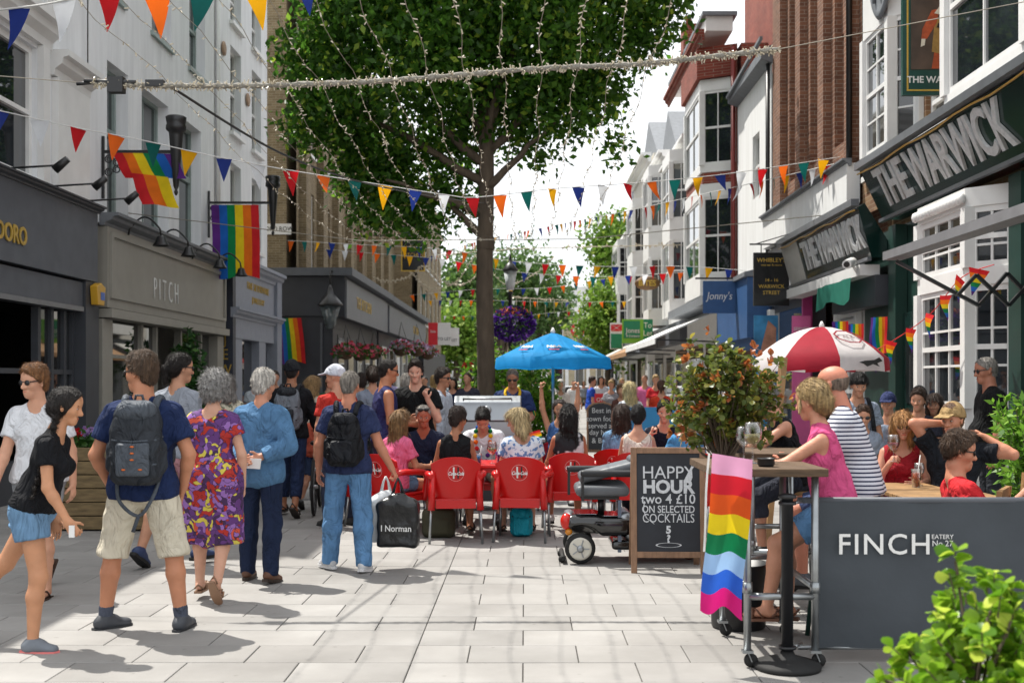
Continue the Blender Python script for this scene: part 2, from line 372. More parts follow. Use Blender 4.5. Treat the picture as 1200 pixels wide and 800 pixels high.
def solid(name, prims, m, h, parent=None, world=False, zones=(), noise=None, cuts=None, rel=0, mi=None):
    Vv, Q = sdf_mesh(prims, h, zones, noise, cuts)
    if rel and len(Vv): Vv = relax(Vv, Q, rel)
    return link(name, npmesh(name, Vv, Q if len(Q) else np.zeros((0, 4), int), m, None if mi is None else mi(Vv, Q)), parent, world)
# ---------------------------------------------------------------- ground: one sheet, paving slabs above it
g = MB(); g.poly([(-400, -60, -.03), (400, -60, -.03), (400, 900, -.03), (-400, 900, -.03)])
m_joint = mat('joint_sand', '6f6a63', .95, .2, 3, .3, 60)
ground = tag(g.build('ground', m_joint), kind='structure')
def slab_mat():
    m = mat('paving_stone', 'aba7a2', .78, 0); n = m.node_tree; b = n.nodes['Principled BSDF']; L = n.links.new
    t = n.nodes.new('ShaderNodeTexCoord'); oi = n.nodes.new('ShaderNodeObjectInfo'); gi = n.nodes.new('ShaderNodeNewGeometry')
    vo = n.nodes.new('ShaderNodeVectorMath'); vo.operation = 'ADD'; L(t.outputs['Object'], vo.inputs[0]); L(oi.outputs['Location'], vo.inputs[1])
    a = n.nodes.new('ShaderNodeTexNoise'); a.inputs['Scale'].default_value = 1.1; a.inputs['Detail'].default_value = 7; a.inputs['Roughness'].default_value = .62; L(vo.outputs[0], a.inputs['Vector'])
    r = n.nodes.new('ShaderNodeValToRGB'); e = r.color_ramp.elements; e[0].position = .3; e[1].position = .68
    e[0].color = (*srgb('84827f'), 1); e[1].color = (*srgb('9b9996'), 1); L(a.outputs['Fac'], r.inputs[0])
    sp = n.nodes.new('ShaderNodeTexVoronoi'); sp.inputs['Scale'].default_value = 5; L(vo.outputs[0], sp.inputs['Vector'])      # trodden gum and drink spots
    rs = n.nodes.new('ShaderNodeValToRGB'); rs.color_ramp.elements[0].position = .03; rs.color_ramp.elements[1].position = .09
    rs.color_ramp.elements[0].color = (.72, .71, .7, 1); rs.color_ramp.elements[1].color = (1, 1, 1, 1); L(sp.outputs['Distance'], rs.inputs[0])
    lg = n.nodes.new('ShaderNodeTexNoise'); lg.inputs['Scale'].default_value = .33; lg.inputs['Detail'].default_value = 4; L(vo.outputs[0], lg.inputs['Vector']); lr_ = n.nodes.new('ShaderNodeValToRGB'); lr_.color_ramp.elements[0].position = .38; lr_.color_ramp.elements[1].position = .6; lr_.color_ramp.elements[0].color = (.82, .81, .8, 1); L(lg.outputs['Fac'], lr_.inputs[0]); m0 = n.nodes.new('ShaderNodeMixRGB'); m0.blend_type = 'MULTIPLY'; m0.inputs[0].default_value = 1; L(r.outputs[0], m0.inputs[1]); L(lr_.outputs[0], m0.inputs[2]); mm = n.nodes.new('ShaderNodeMixRGB'); mm.blend_type = 'MULTIPLY'; mm.inputs[0].default_value = .8; L(m0.outputs[0], mm.inputs[1]); L(rs.outputs[0], mm.inputs[2])
    ad = n.nodes.new('ShaderNodeMath'); ad.operation = 'ADD'; L(oi.outputs['Random'], ad.inputs[0]); L(gi.outputs['Random Per Island'], ad.inputs[1])
    fr = n.nodes.new('ShaderNodeMath'); fr.operation = 'FRACT'; L(ad.outputs[0], fr.inputs[0])
    mr = n.nodes.new('ShaderNodeMapRange'); mr.inputs[3].default_value = .9; mr.inputs[4].default_value = 1.04; L(fr.outputs[0], mr.inputs[0])
    m2 = n.nodes.new('ShaderNodeMixRGB'); m2.blend_type = 'MULTIPLY'; m2.inputs[0].default_value = 1; L(mm.outputs[0], m2.inputs[1]); L(mr.outputs[0], m2.inputs[2]); L(m2.outputs[0], b.inputs['Base Color'])
    a2 = n.nodes.new('ShaderNodeTexNoise'); a2.inputs['Scale'].default_value = 70; a2.inputs['Detail'].default_value = 3; L(t.outputs['Object'], a2.inputs['Vector'])
    bp = n.nodes.new('ShaderNodeBump'); bp.inputs['Strength'].default_value = .25; bp.inputs['Distance'].default_value = .004; L(a2.outputs['Fac'], bp.inputs['Height']); L(bp.outputs[0], b.inputs['Normal'])
    return m
m_slab = slab_mat()
def slab_mesh(w_, d_, h=.027, c=.003):
    b = MB(); z0 = -h
    def ring(x, z): return [(-x[0], -x[1], z), (x[0], -x[1], z), (x[0], x[1], z), (-x[0], x[1], z)]
    a = b.vs(ring((w_/2, d_/2), z0)); e = b.vs(ring((w_/2, d_/2), -c)); t = b.vs(ring((w_/2-c, d_/2-c), 0))
    for k in range(4):
        q = (k+1) % 4; b.face((a+k, a+q, e+q, e+k)); b.face((e+k, e+q, t+q, t+k))
    b.face((t, t+1, t+2, t+3)); return b
SW, SD, GAP = .64, .43, .006
base = MB(); base.poly([(-14, -4, -.018), (14, -4, -.018), (14, 140, -.018), (-14, 140, -.018)])
pavement = tag(base.build('pavement', m_joint), kind='structure')
cells = []; row = 0; y = 1.0
while y < 46:
    off = (row % 2)*SW*.5 + random.uniform(-.05, .05)
    for side in (0, 1):                                   # one straight movement joint runs up the street at x = -0.65
        x = -.65; first = SW*.5 if row % 2 else SW
        while abs(x+.65) < 13:
            w_ = (first if x == -.65 else SW); nx_ = x+(w_ if side else -w_)
            cells.append((min(x, nx_), max(x, nx_), y, y+SD)); x = nx_
    y += SD; row += 1
def screen(c):
    x, y_ = (c[0]+c[1])/2, (c[2]+c[3])/2
    if y_ < 6.0: return -1
    px = VX+x*FPX/y_
    return -1 if px < -25 or px > 1225 else 1/y_
cells.sort(key=screen, reverse=True)
meshes = {}
for c in cells[:300]:
    key = round(c[1]-c[0], 2)
    if key not in meshes: meshes[key] = slab_mesh(key-GAP, SD-GAP).mesh(m_slab)
    o = link('paving_slab', meshes[key], pavement); o.location = ((c[0]+c[1])/2, (c[2]+c[3])/2, random.uniform(-.0015, .0015))
    o.rotation_euler = (random.uniform(-.0015, .0015), random.uniform(-.0015, .0015), random.choice((0, math.pi)))
rest = MB()
for c in cells[300:]:
    x0, x1, y0, y1 = c[0]+GAP/2, c[1]-GAP/2, c[2]+GAP/2, c[3]-GAP/2; z = random.uniform(-.0015, .0015)
    rest.box((x0, y0, -.027), (x1, y1, z))
tag(rest.build('paving_slabs', m_slab, pavement), kind='stuff')
far = MB(); far.poly([(-14, 46, -.004), (14, 46, -.004), (14, 140, -.004), (-14, 140, -.004)])
tag(far.build('road', m_slab), kind='structure')

# ---------------------------------------------------------------- facades
class Facade:
    def __init__(s, root, x, nx): s.root = root; s.x = x; s.nx = nx
    def P(s, u, v, w): return Vector((s.x+s.nx*w, u, v))
    def fb(s, mb, u0, u1, v0, v1, w0, w1): return mb.box(s.P(u0, v0, w0), s.P(u1, v1, w1))
    def wall(s, u0, u1, v0, v1, holes, m, depth=.18, name='wall', w=0, parent=None):
        us = sorted({u0, u1, *[h[0] for h in holes], *[h[1] for h in holes]}); vs_ = sorted({v0, v1, *[h[2] for h in holes], *[h[3] for h in holes]})
        b = MB()
        for a, c in zip(us, us[1:]):
            for d, e in zip(vs_, vs_[1:]):
                mu, mv = (a+c)/2, (d+e)/2
                if any(h[0] < mu < h[1] and h[2] < mv < h[3] for h in holes): continue
                b.poly([s.P(a, d, w), s.P(c, d, w), s.P(c, e, w), s.P(a, e, w)])
        for h in holes:
            q = [(h[0], h[2]), (h[1], h[2]), (h[1], h[3]), (h[0], h[3])]
            for i in range(4):
                p, r = q[i], q[(i+1) % 4]; b.poly([s.P(*p, w), s.P(*r, w), s.P(*r, w-depth), s.P(*p, w-depth)])
        return b.build(name, m, parent or s.root)
    def window(s, u0, u1, v0, v1, mf, mg, w=-.12, cols=2, rows=2, fw=.06, sill=None, mid=True, parent=None, bar=.025):
        p = parent or s.root; b = MB(); t = .05
        for q in ((u0, u0+fw, v0, v1), (u1-fw, u1, v0, v1), (u0+fw, u1-fw, v0, v0+fw), (u0+fw, u1-fw, v1-fw, v1)): s.fb(b, *q, w-t, w+t)
        if mid: s.fb(b, u0+fw, u1-fw, (v0+v1)/2-.03, (v0+v1)/2+.03, w-t+.004, w+t+.012)
        for i in range(1, cols): u = u0+fw+(u1-u0-2*fw)*i/cols; s.fb(b, u-bar/2, u+bar/2, v0+fw, v1-fw, w-.02, w+.032)
        for i in range(1, rows):
            v = v0+fw+(v1-v0-2*fw)*i/rows
            if not mid or abs(v-(v0+v1)/2) > .06: s.fb(b, u0+fw, u1-fw, v-bar/2, v+bar/2, w-.018, w+.028)
        f = b.build('window', mf, p)
        g_ = MB(); k = .0
        g_.prism([s.P(u0+fw*.6, v0+fw*.6, w), s.P(u1-fw*.6, v0+fw*.6, w), s.P(u1-fw*.6, v1-fw*.6, w), s.P(u0+fw*.6, v1-fw*.6, w)], s.P(0, 0, -.012)-s.P(0, 0, 0)); g_.build('pane', mg, f)
        if sill: c = MB(); s.fb(c, u0-.08, u1+.08, v0-.09, v0-.003, w+t+.002, sill); c.build('sill', mf, f)
        return f
    def cornice(s, u0, u1, prof, m, name='cornice', parent=None):    # prof = (w, v) outline, extruded along the wall
        b = MB(); b.prism([s.P(u0, v, w) for w, v in prof], s.P(u1, 0, 0)-s.P(u0, 0, 0)); return b.build(name, m, parent or s.root)
    def box(s, name, m, u0, u1, v0, v1, w0, w1, parent=None, bev=0):
        b = MB(); s.fb(b, u0, u1, v0, v1, w0, w1); return b.build(name, m, parent or s.root, bev=bev)
def mass(root, x0, x1, y0, y1, h, m, name='side_wall', gf=0):     # the block behind a facade: roof, ends, back; gf = height of an open ground floor
    b = MB(); s_ = 1 if x1 > 0 else -1
    if gf: b.box((x0+(2.6 if s_ > 0 else 0), y0, 0 if gf < 6 else gf-.01), (x1-(2.6 if s_ < 0 else 0), y1, gf-.002)); b.build(name, m, root); b = MB()
    b.box((x0, y0, gf), (x1, y1, h)); return b.build(name, m, root)
def moulding(w, v, d, h): return [(w, v), (w+d*.25, v), (w+d*.3, v+h*.25), (w+d*.65, v+h*.45), (w+d*.72, v+h*.7), (w+d, v+h*.75), (w+d, v+h), (w, v+h)]

m_white = streaky('white_render', 'e4e6e8', 'b0b3b6', amt=.4); m_cream = streaky('cream_render', 'd3cfc4', '9a9488')
m_wpaint = mat('white_paint', 'dcdcda', .45, .05, 3, spec=.4); m_bright = streaky('bright_white_render', 'e3e4e4', 'b2b0aa', amt=.35)
m_green_frame = mat('sage_frame', '8c9a96', .5, .08)
m_glass = glass_mat('window_glass'); m_glass2 = glass_mat('shop_glass', (.012, .014, .016))
m_char = mat('charcoal_paint', '3b3e44', .5, .1, 4); m_char2 = mat('slate_paint', '54585f', .55, .1, 4); m_greige = mat('greige_paint', '8f8c83', .5, .06, 3)
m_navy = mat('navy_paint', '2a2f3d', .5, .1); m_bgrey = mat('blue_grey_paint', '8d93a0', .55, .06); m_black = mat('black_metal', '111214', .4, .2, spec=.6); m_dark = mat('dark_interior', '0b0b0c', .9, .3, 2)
m_gold = mat('gold_leaf', 'c9a648', .35, .1, metal=.4); m_lead = mat('lead_grey', '6f7378', .6, .12); m_cassette = mat('zinc_trim', '7d8085', .35, .1, metal=.6)

# ================================================================ LEFT SIDE
LX = -6.8
# --- shop with dark slate front, arched white storey above
A = thing('shop_building', 'white stucco building with arched window over a dark slate shopfront lettered DORO', 'building', (LX, 13, 0))
F = Facade(A, LX, 1); U0, U1 = 8.0, 17.9
win = [(12.0, 13.3, 4.4, 6.25), (14.2, 16.05, 4.4, 6.25)]
F.wall(U0, U1, 4.28, 8.6, [(a, b, c, d) for a, b, c, d in win], m_white); F.wall(14.6, U1, 8.6, 12.4, [(14.9, 16.05, 9.3, 11)], m_white); F.window(14.9, 16.05, 9.3, 11, m_wpaint, m_glass, sill=.1); mass(A, LX-9, LX-.25, 14.6, U1-.01, 12.38, m_cream, 'added_attic', gf=8.56)  # upper block out of view, added to set the shade edge on the paving
mass(A, LX-9, LX-.25, U0, U1-.01, 8.55, m_cream, gf=4.28)
for a, b, c, d in win:
    F.window(a, b, c, d, m_wpaint, m_glass, cols=1, rows=1, fw=.09, sill=.1)
    for q in ((a-.24, a-.02), (b+.02, b+.24)): F.box('architrave', m_wpaint, q[0], q[1], 4.36, d+.05, .002, .09)
    F.cornice(a-.34, b+.34, moulding(.002, d+.06, .3, .42), m_wpaint, 'window_hood')
    arch = MB(); c0 = (a+b)/2; r0 = (b-a)/2+.62
    for lo_, hi_, dw in ((r0-.18, r0, .09), (r0-.34, r0-.19, .05)):
        for k in range(16):
            t0, t1 = math.pi*k/16, math.pi*(k+1)/16
            arch.prism([F.P(c0+rr*math.cos(t), 6.75+rr*math.sin(t)*.95, .004) for rr, t in ((lo_, t0), (hi_, t0), (hi_, t1), (lo_, t1))], F.P(0, 0, dw)-F.P(0, 0, 0))
    arch.build('arch_moulding', m_wpaint, A)
for a, b in ((16.55, 17.75), (13.5, 14.0)):
    F.box('pilaster', m_wpaint, a, b, 4.3, 5.98, .002, .1)
    F.cornice(a-.08, min(b+.1, U1), moulding(.002, 6.0, .28, .36), m_wpaint, 'capital')
F.cornice(U0, U1, moulding(.002, 8.1, .35, .45), m_wpaint, 'cornice')
# shopfront
F.box('fascia', m_char2, U0, 17.75, 3.14, 4.24, .002, .22)
F.cornice(U0, 17.8, moulding(.21, 4.2, .14, .1), m_char, 'fascia_cornice')
F.box('blind_box', m_char2, U0, 17.3, 2.74, 3.1, .002, .16); F.box('blind_lath', m_cassette, U0, 17.25, 2.66, 2.73, .002, .2)
F.box('pier', m_char, 17.32, 17.85, 0, 3.13, .002, .2)
F.box('stall_riser', m_char, 8, 17.3, 0, .55, -.1, .06)
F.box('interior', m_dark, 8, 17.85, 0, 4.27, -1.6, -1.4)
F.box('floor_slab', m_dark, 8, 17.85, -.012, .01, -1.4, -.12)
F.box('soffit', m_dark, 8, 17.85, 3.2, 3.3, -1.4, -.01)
for u in (8.0, 9.6, 11.2, 12.8, 14.2, 14.35, 16.0, 16.45, 16.9, 17.22): F.box('mullion', m_char, u, u+.09, .56, 2.65, -.06, .04)
F.box('transom', m_char, 8, 17.3, 1.72, 1.79, -.055, .035)
for a, b in ((8.1, 9.6), (9.7, 11.2), (11.3, 12.8), (16.1, 16.44), (16.55, 16.89), (17.0, 17.21)): F.box('pane', m_glass2, a, b, .57, 2.64, -.02, -.01)
lettering('DORO', .33, m_gold, (0, 1, 0), (0, 0, 1), (LX+.235, 14.75, 3.5), A, sx=.9, bold=.006)
al = thing('alarm_box', 'yellow burglar alarm box on the dark pier beside the slate shopfront', 'alarm', (LX+.2, 17.62, 2.85))
m_yel = mat('yellow_plastic', 'c99a2a', .4, .06)
b = MB(); b.prism([(LX+.21, 17.45, 3.06), (LX+.21, 17.5, 2.78), (LX+.21, 17.76, 2.78), (LX+.21, 17.82, 3.06), (LX+.21, 17.64, 3.12)], (.11, 0, 0)); b.build('case', m_yel, al, bev=.01)
b = MB(); b.box((LX+.322, 17.6, 2.86), (LX+.326, 17.76, 2.98)); b.build('sticker', mat('sticker_blue', '3d63b0', .4, .02), al)
def spot(u, v, w0, lab):
    t = thing('spotlight', lab, 'lamp', F.P(u, v, w0), group='arm spotlights over the slate fascia')
    b = MB(); b.tube([F.P(u, v, .2), F.P(u, v+.04, .85)], .014); b.build('arm', m_black, t)
    b = MB(); b.tube([F.P(u, v+.12, .95), F.P(u, v-.02, .78)], [.045, .06], 10); b.build('head', m_black, t)
for u, s_ in ((14.75, 'nearest'), (16.1, 'middle'), (17.4, 'farthest')): spot(u, 4.34, 0, 'small black arm spotlight over the slate fascia, %s of three' % s_)

# --- PITCH building
B = thing('shop_building', 'plain white rendered building with triple sage windows above a greige fascia lettered PITCH', 'building', (LX, 21.5, 0))
F = Facade(B, LX, 1); U0, U1 = 17.95, 25.25; TOP = 12.8
w1 = [(18.75, 19.75, 4.2, 6.85), (20.45, 22.0, 4.2, 6.85), (22.65, 24.2, 4.2, 6.85)]
w2 = [(18.6, 19.5, 8.0, 9.9), (21.0, 22.15, 8.0, 9.9), (23.35, 24.5, 8.0, 9.9)]
F.wall(U0, U1, 4.15, TOP, w1+w2, m_white, .32); mass(B, LX-9, LX-.45, U0+.005, U1-.005, TOP-.02, m_cream, gf=4.15)
for a, b, c, d in w1:
    F.window(a, b, c, d, m_green_frame, m_glass, w=-.26, cols=1 if b-a < 1.2 else 2, rows=1, mid=False, fw=.07)
    F.box('transom', m_green_frame, a+.07, b-.07, 5.75, 5.86, -.3, -.2)
for a, b, c, d in w2: F.window(a, b, c, d, m_green_frame, m_glass, w=-.24, cols=2, rows=2, sill=.06)
F.cornice(U0, U1, moulding(.002, TOP-.5, .4, .5), m_wpaint)
F.box('fascia', m_greige, 18.05, 25.2, 2.78, 4.05, .002, .26)
fr = MB()
for q in ((18.15, 25.1, 3.9, 3.97), (18.15, 25.1, 2.93, 2.99), (18.15, 18.24, 2.99, 3.9), (25.02, 25.1, 2.99, 3.9)): F.fb(fr, *q, .26, .3)
fr.build('fascia_trim', m_greige, B)
F.cornice(18.0, 25.22, moulding(.15, 4.06, .3, .2), m_lead, 'fascia_cornice'); F.box('fascia_lath', m_greige, 18.03, 25.22, 2.62, 2.76, .002, .34)
lettering('PITCH', .56, m_wpaint, (0, 1, 0), (0, 0, 1), (LX+.27, 21.0, 3.24), B, sx=.62, ext=.006, bold=-.008, space=1.7)
F.box('pier', m_greige, 18.0, 18.45, 0, 2.6, -.1, .2); F.box('pier', m_greige, 24.75, 25.24, 0, 2.6, -.1, .2)
F.box('stall_riser', m_greige, 18.46, 21.0, 0, .6, -.05, .1); F.box('stall_riser', m_greige, 22.6, 24.74, 0, .6, -.05, .1)
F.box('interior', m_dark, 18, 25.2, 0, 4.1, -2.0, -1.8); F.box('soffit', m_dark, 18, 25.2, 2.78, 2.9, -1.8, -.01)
for u in (20.2, 21.0, 22.5, 23.9): F.box('mullion', m_greige, u, u+.1, 0, 2.61, -.05, .08)
F.box('transom', m_greige, 18.46, 21, 2.0, 2.06, -.03, .05)
for a, b in ((18.46, 20.2), (20.3, 21.0), (22.6, 23.9), (24.0, 24.74)): F.box('pane', m_glass2, a, b, .61, 2.6, 0, .012)
for i, u in enumerate((18.95, 20.5, 22.6, 24.3)):
    t = thing('gooseneck_lamp', 'black gooseneck lamp over the greige fascia, %s from the street\'s near end' % ('first', 'second', 'third', 'fourth')[i], 'lamp', F.P(u, 4.1, .3), group='gooseneck lamps over the greige fascia')
    b = MB(); pts = [F.P(u, 4.02, .28)]+[F.P(u, 4.12+.2*math.sin(math.pi*k/10), .3+.5*k/10) for k in range(11)]+[F.P(u, 3.98, .82)]
    b.tube(pts, .016); b.build('arm', m_black, t)
    b = MB(); b.lathe([(.03, .12), (.07, .09), (.09, .02), (.13, -.04), (.14, -.06), (.125, -.055), (.05, .03)], F.P(u, 3.9, .82), 14); b.build('shade', m_black, t)
# --- jeweller
Cj = thing('shop_building', 'white house with a blue-grey jeweller shopfront whose navy pier is lettered JEWELL', 'building', (LX, 27.8, 0))
F = Facade(Cj, LX, 1); U0, U1 = 25.3, 30.4
w1 = [(26.6, 27.6, 4.9, 6.7), (28.7, 29.7, 4.9, 6.7)]; w2 = [(26.6, 27.6, 7.4, 9.4), (28.7, 29.7, 7.4, 9.4)]; w3 = [(26.6, 27.6, 9.95, 11.2), (28.7, 29.7, 9.95, 11.2)]
F.wall(U0, U1, 4.35, 11.7, w1+w2+w3, m_white, .25); mass(Cj, LX-9, LX-.4, U0+.005, U1, 11.68, m_cream)
for a, b, c, d in w1+w2+w3: F.window(a, b, c, d, m_wpaint, m_glass, w=-.2, cols=2, rows=2, sill=.1)
b = MB(); b.tube([F.P(25.32, 4.4, .06), F.P(25.32, 11.6, .06)], .05); b.build('downpipe', m_wpaint, Cj)
for v in (8.9, 9.0): pass
F.box('shopfront', m_bgrey, 25.55, 30.3, 2.6, 4.3, .002, .32); F.box('pier', m_navy, 25.5, 25.75, 0, 4.3, .003, .34)
F.cornice(25.45, 30.4, moulding(.3, 3.05, .2, .22), m_bgrey, 'cornice'); F.cornice(25.45, 30.4, moulding(.3, 4.1, .22, .3), m_bgrey, 'cornice')
F.box('pier', m_bgrey, 25.76, 26.5, 0, 2.6, .002, .3); F.box('pier', m_bgrey, 28.2, 28.9, 0, 2.6, .002, .3); F.box('pier', m_bgrey, 29.8, 30.35, 0, 4.35, .002, .4)
F.box('stall_riser', m_bgrey, 26.5, 28.2, 0, .7, .002, .28); F.box('pane', m_glass2, 26.5, 28.2, .7, 2.6, .1, .112); F.box('door', m_navy, 28.95, 29.8, 0, 2.4, .05, .12)
lettering('FINE SILVERWARE', .24, m_gold, (0, 1, 0), (0, 0, 1), (LX+.325, 28.0, 3.86), Cj, sx=1.2); lettering('JEWELLERY', .2, m_gold, (0, 1, 0), (0, 0, 1), (LX+.325, 28.0, 3.55), Cj, sx=1.3)
for i, ch in enumerate('JEWELL'): lettering(ch, .34, m_gold, (1, 0, 0), (0, 0, 1), (LX+.17, 25.495, 2.55-.34*i), Cj, ext=.004, sx=.8)
for dy in (0,):
    sgn = thing('street_shield', 'small oval cast shield high on the white house wall', 'sign', F.P(25.9, 9.2, .03))
    for v, u in ((9.1, 25.9), (8.5, 28.15)):
        b = MB(); b.lathe([(.09, 0), (.16, .02), (.16, .05), (.1, .07)], F.P(u, v, .003), 14, axis=(1, 0, 0)); b.build('plaque', mat('old_stone', 'a58b76', .8, .2), sgn)

# --- brick pub on the corner, ground floor standing forward
m_ybrick = brick_mat('stock_brick', '75664c', '8c7c60', '9c937e'); m_pub = mat('pub_charcoal', '2d3038', .5, .12, 3); m_pubf = mat('pub_fascia_grey', '6a6d73', .5, .06, 3)
D = thing('pub_building', 'tall yellow stock brick pub on the corner with charcoal ground floor', 'building', (LX, 46, 0))
F = Facade(D, LX, 1); Y0, Y1, HT = 34.3, 60.0, 14.5
holes = []; us = np.arange(36.0, 59, 3.0)
for u in us: holes += [(u, u+1.2, 4.9, 7.6), (u, u+1.2, 8.8, 11.2)]
F.wall(Y0, Y1, 0, HT, holes, m_ybrick, .25); b = MB(); b.box((LX-9, Y0, 0), (LX-.3, Y1, HT-.01)); b.build('end_wall', m_ybrick, D)
for a, b_, c, d in holes: F.window(a, b_, c, d, m_wpaint, m_glass, cols=2, rows=2, sill=.08)
for u in us: F.box('brick_pier', m_ybrick, u-1.3, u-.5, 4.6, HT-.8, .002, .22)
F.cornice(Y0, Y1, moulding(.002, HT-.8, .4, .8), m_cream)
b = MB(); b.box((LX-.9, Y0-.03, 6.0), (LX-.15, Y0-.002, 6.32)); pl = tag(b.build('street_sign', m_wpaint), 'white street name plate on the brick end wall above the pub', 'sign')
lettering('FORD ROW', .19, m_black, (1, 0, 0), (0, 0, 1), (LX-.55, Y0-.034, 6.16), pl, ext=.003, sx=.9)
# forward ground floor
E = thing('corner_shopfront', 'charcoal pub front standing forward on the corner with grey fascia and iron lantern', 'shopfront', (LX, 38, 0))
EX = -5.15; b = MB(); b.box((LX-2.4, 33.0, 0), (EX-.35, 42.8, 3.5)); b.build('front_wall', m_pub, E)
b = MB(); b.box((LX-2.4, 32.9, 3.5), (EX, 42.9, 4.62)); b.build('fascia', m_pub, E)
b = MB(); b.box((EX, 33.0, 3.45), (EX+.05, 42.8, 4.55)); b.build('sign_board', m_pubf, E)
b = MB(); b.box((LX-2.5, 32.7, 4.64), (EX+.25, 43.0, 4.86)); b.build('cornice', m_char2, E); b = MB(); b.box((LX-2.4, 32.87, 3.55), (LX-.6, 32.896, 4.6)); b.build('side_panel', m_char2, E)
lettering('THE KITCHEN', .5, m_gold, (0, 1, 0), (0, 0, 1), (EX+.055, 36.6, 4.0), E, sx=1.05)
for x in np.arange(LX-1.6, EX-.5, .85):
    b = MB(); b.box((x, 32.93, .5), (x+.06, 32.99, 3.3)); b.build('panel_moulding', m_char2, E)
for y in np.arange(33.8, 42, 1.9):
    b = MB(); b.box((EX-.36, y, .7), (EX-.33, y+1.2, 3.0)); p_ = b.build('window', m_char, E); b = MB(); b.box((EX-.328, y+.08, .78), (EX-.322, y+1.12, 2.92)); b.build('pane', m_glass2, p_)
E2 = thing('shopfront', 'second dark shopfront standing forward beyond the corner pub', 'shopfront', (LX, 50, 0))
b = MB(); b.box((LX+.01, 43.3, 0), (EX-.35, 59.5, 3.5)); b.build('front_wall', m_pub, E2); b = MB(); b.box((LX+.01, 43.2, 3.5), (EX, 59.6, 4.6)); b.build('fascia', m_navy, E2)
b = MB(); b.box((EX, 43.4, 3.5), (EX+.05, 59.4, 4.5)); b.build('sign_board', m_pubf, E2); b = MB(); b.box((LX+.01, 43.05, 4.62), (EX+.25, 59.7, 4.84)); b.build('cornice', m_char2, E2)
lettering('KITCHEN', .5, m_gold, (0, 1, 0), (0, 0, 1), (EX+.055, 54, 4.0), E2, sx=1.2)
for y in np.arange(44.2, 58, 2.4):
    b = MB(); b.box((EX-.36, y, .7), (EX-.33, y+1.5, 3.0)); p_ = b.build('window', m_wpaint, E2); b = MB(); b.box((EX-.328, y+.1, .8), (EX-.322, y+1.4, 2.9)); b.build('pane', m_glass2, p_)
# brown end block, farther houses on the left
G = thing('terrace_house', 'brown brick block with flat top beyond the second dark shopfront', 'building', (-6, 68, 0)); F = Facade(G, -5.6, 1)
hs = [(62+3*i, 63.2+3*i, 4.8+3.2*j, 6.8+3.2*j) for i in range(5) for j in range(2)]
F.wall(60.05, 77, 0, 12.4, hs, m_ybrick); mass(G, -15, -5.9, 60.05, 77, 12.38, m_ybrick)
for h in hs: F.window(*h, m_wpaint, m_glass, sill=.08)
F.box('shopfront', m_pub, 60.3, 76.8, 0, 3.4, .002, .3)
# ================================================================ RIGHT SIDE
RX = 5.5
m_brown = brick_mat('brown_brick', '6f4a38', '8a5f47', '9a8a7a'); m_tan = brick_mat('tan_brick', '8f6f4e', '7a553c', 'a09078'); m_redb = brick_mat('red_brick', '7d3527', '8f4434', '8f7a6c')
m_bottle = mat('bottle_green_gloss', '0f2a26', .18, .15, 3, coat=.3); m_bottle2 = mat('dark_green_paint', '1d3a33', .4, .12, 4); m_silver = mat('brushed_letters', 'c4c5c5', .4, .12, 20)
m_pvc = mat('grey_awning_cloth', 'b0aea8', .7, .08); m_teal = thin('teal_awning', '2f7f6d', .3); m_blue = mat('shop_blue', '2f5585', .5, .08); m_blk = mat('sign_black', '0d0e11', .2, .2, coat=.3)
UPR = Vector((0, 0, 1))
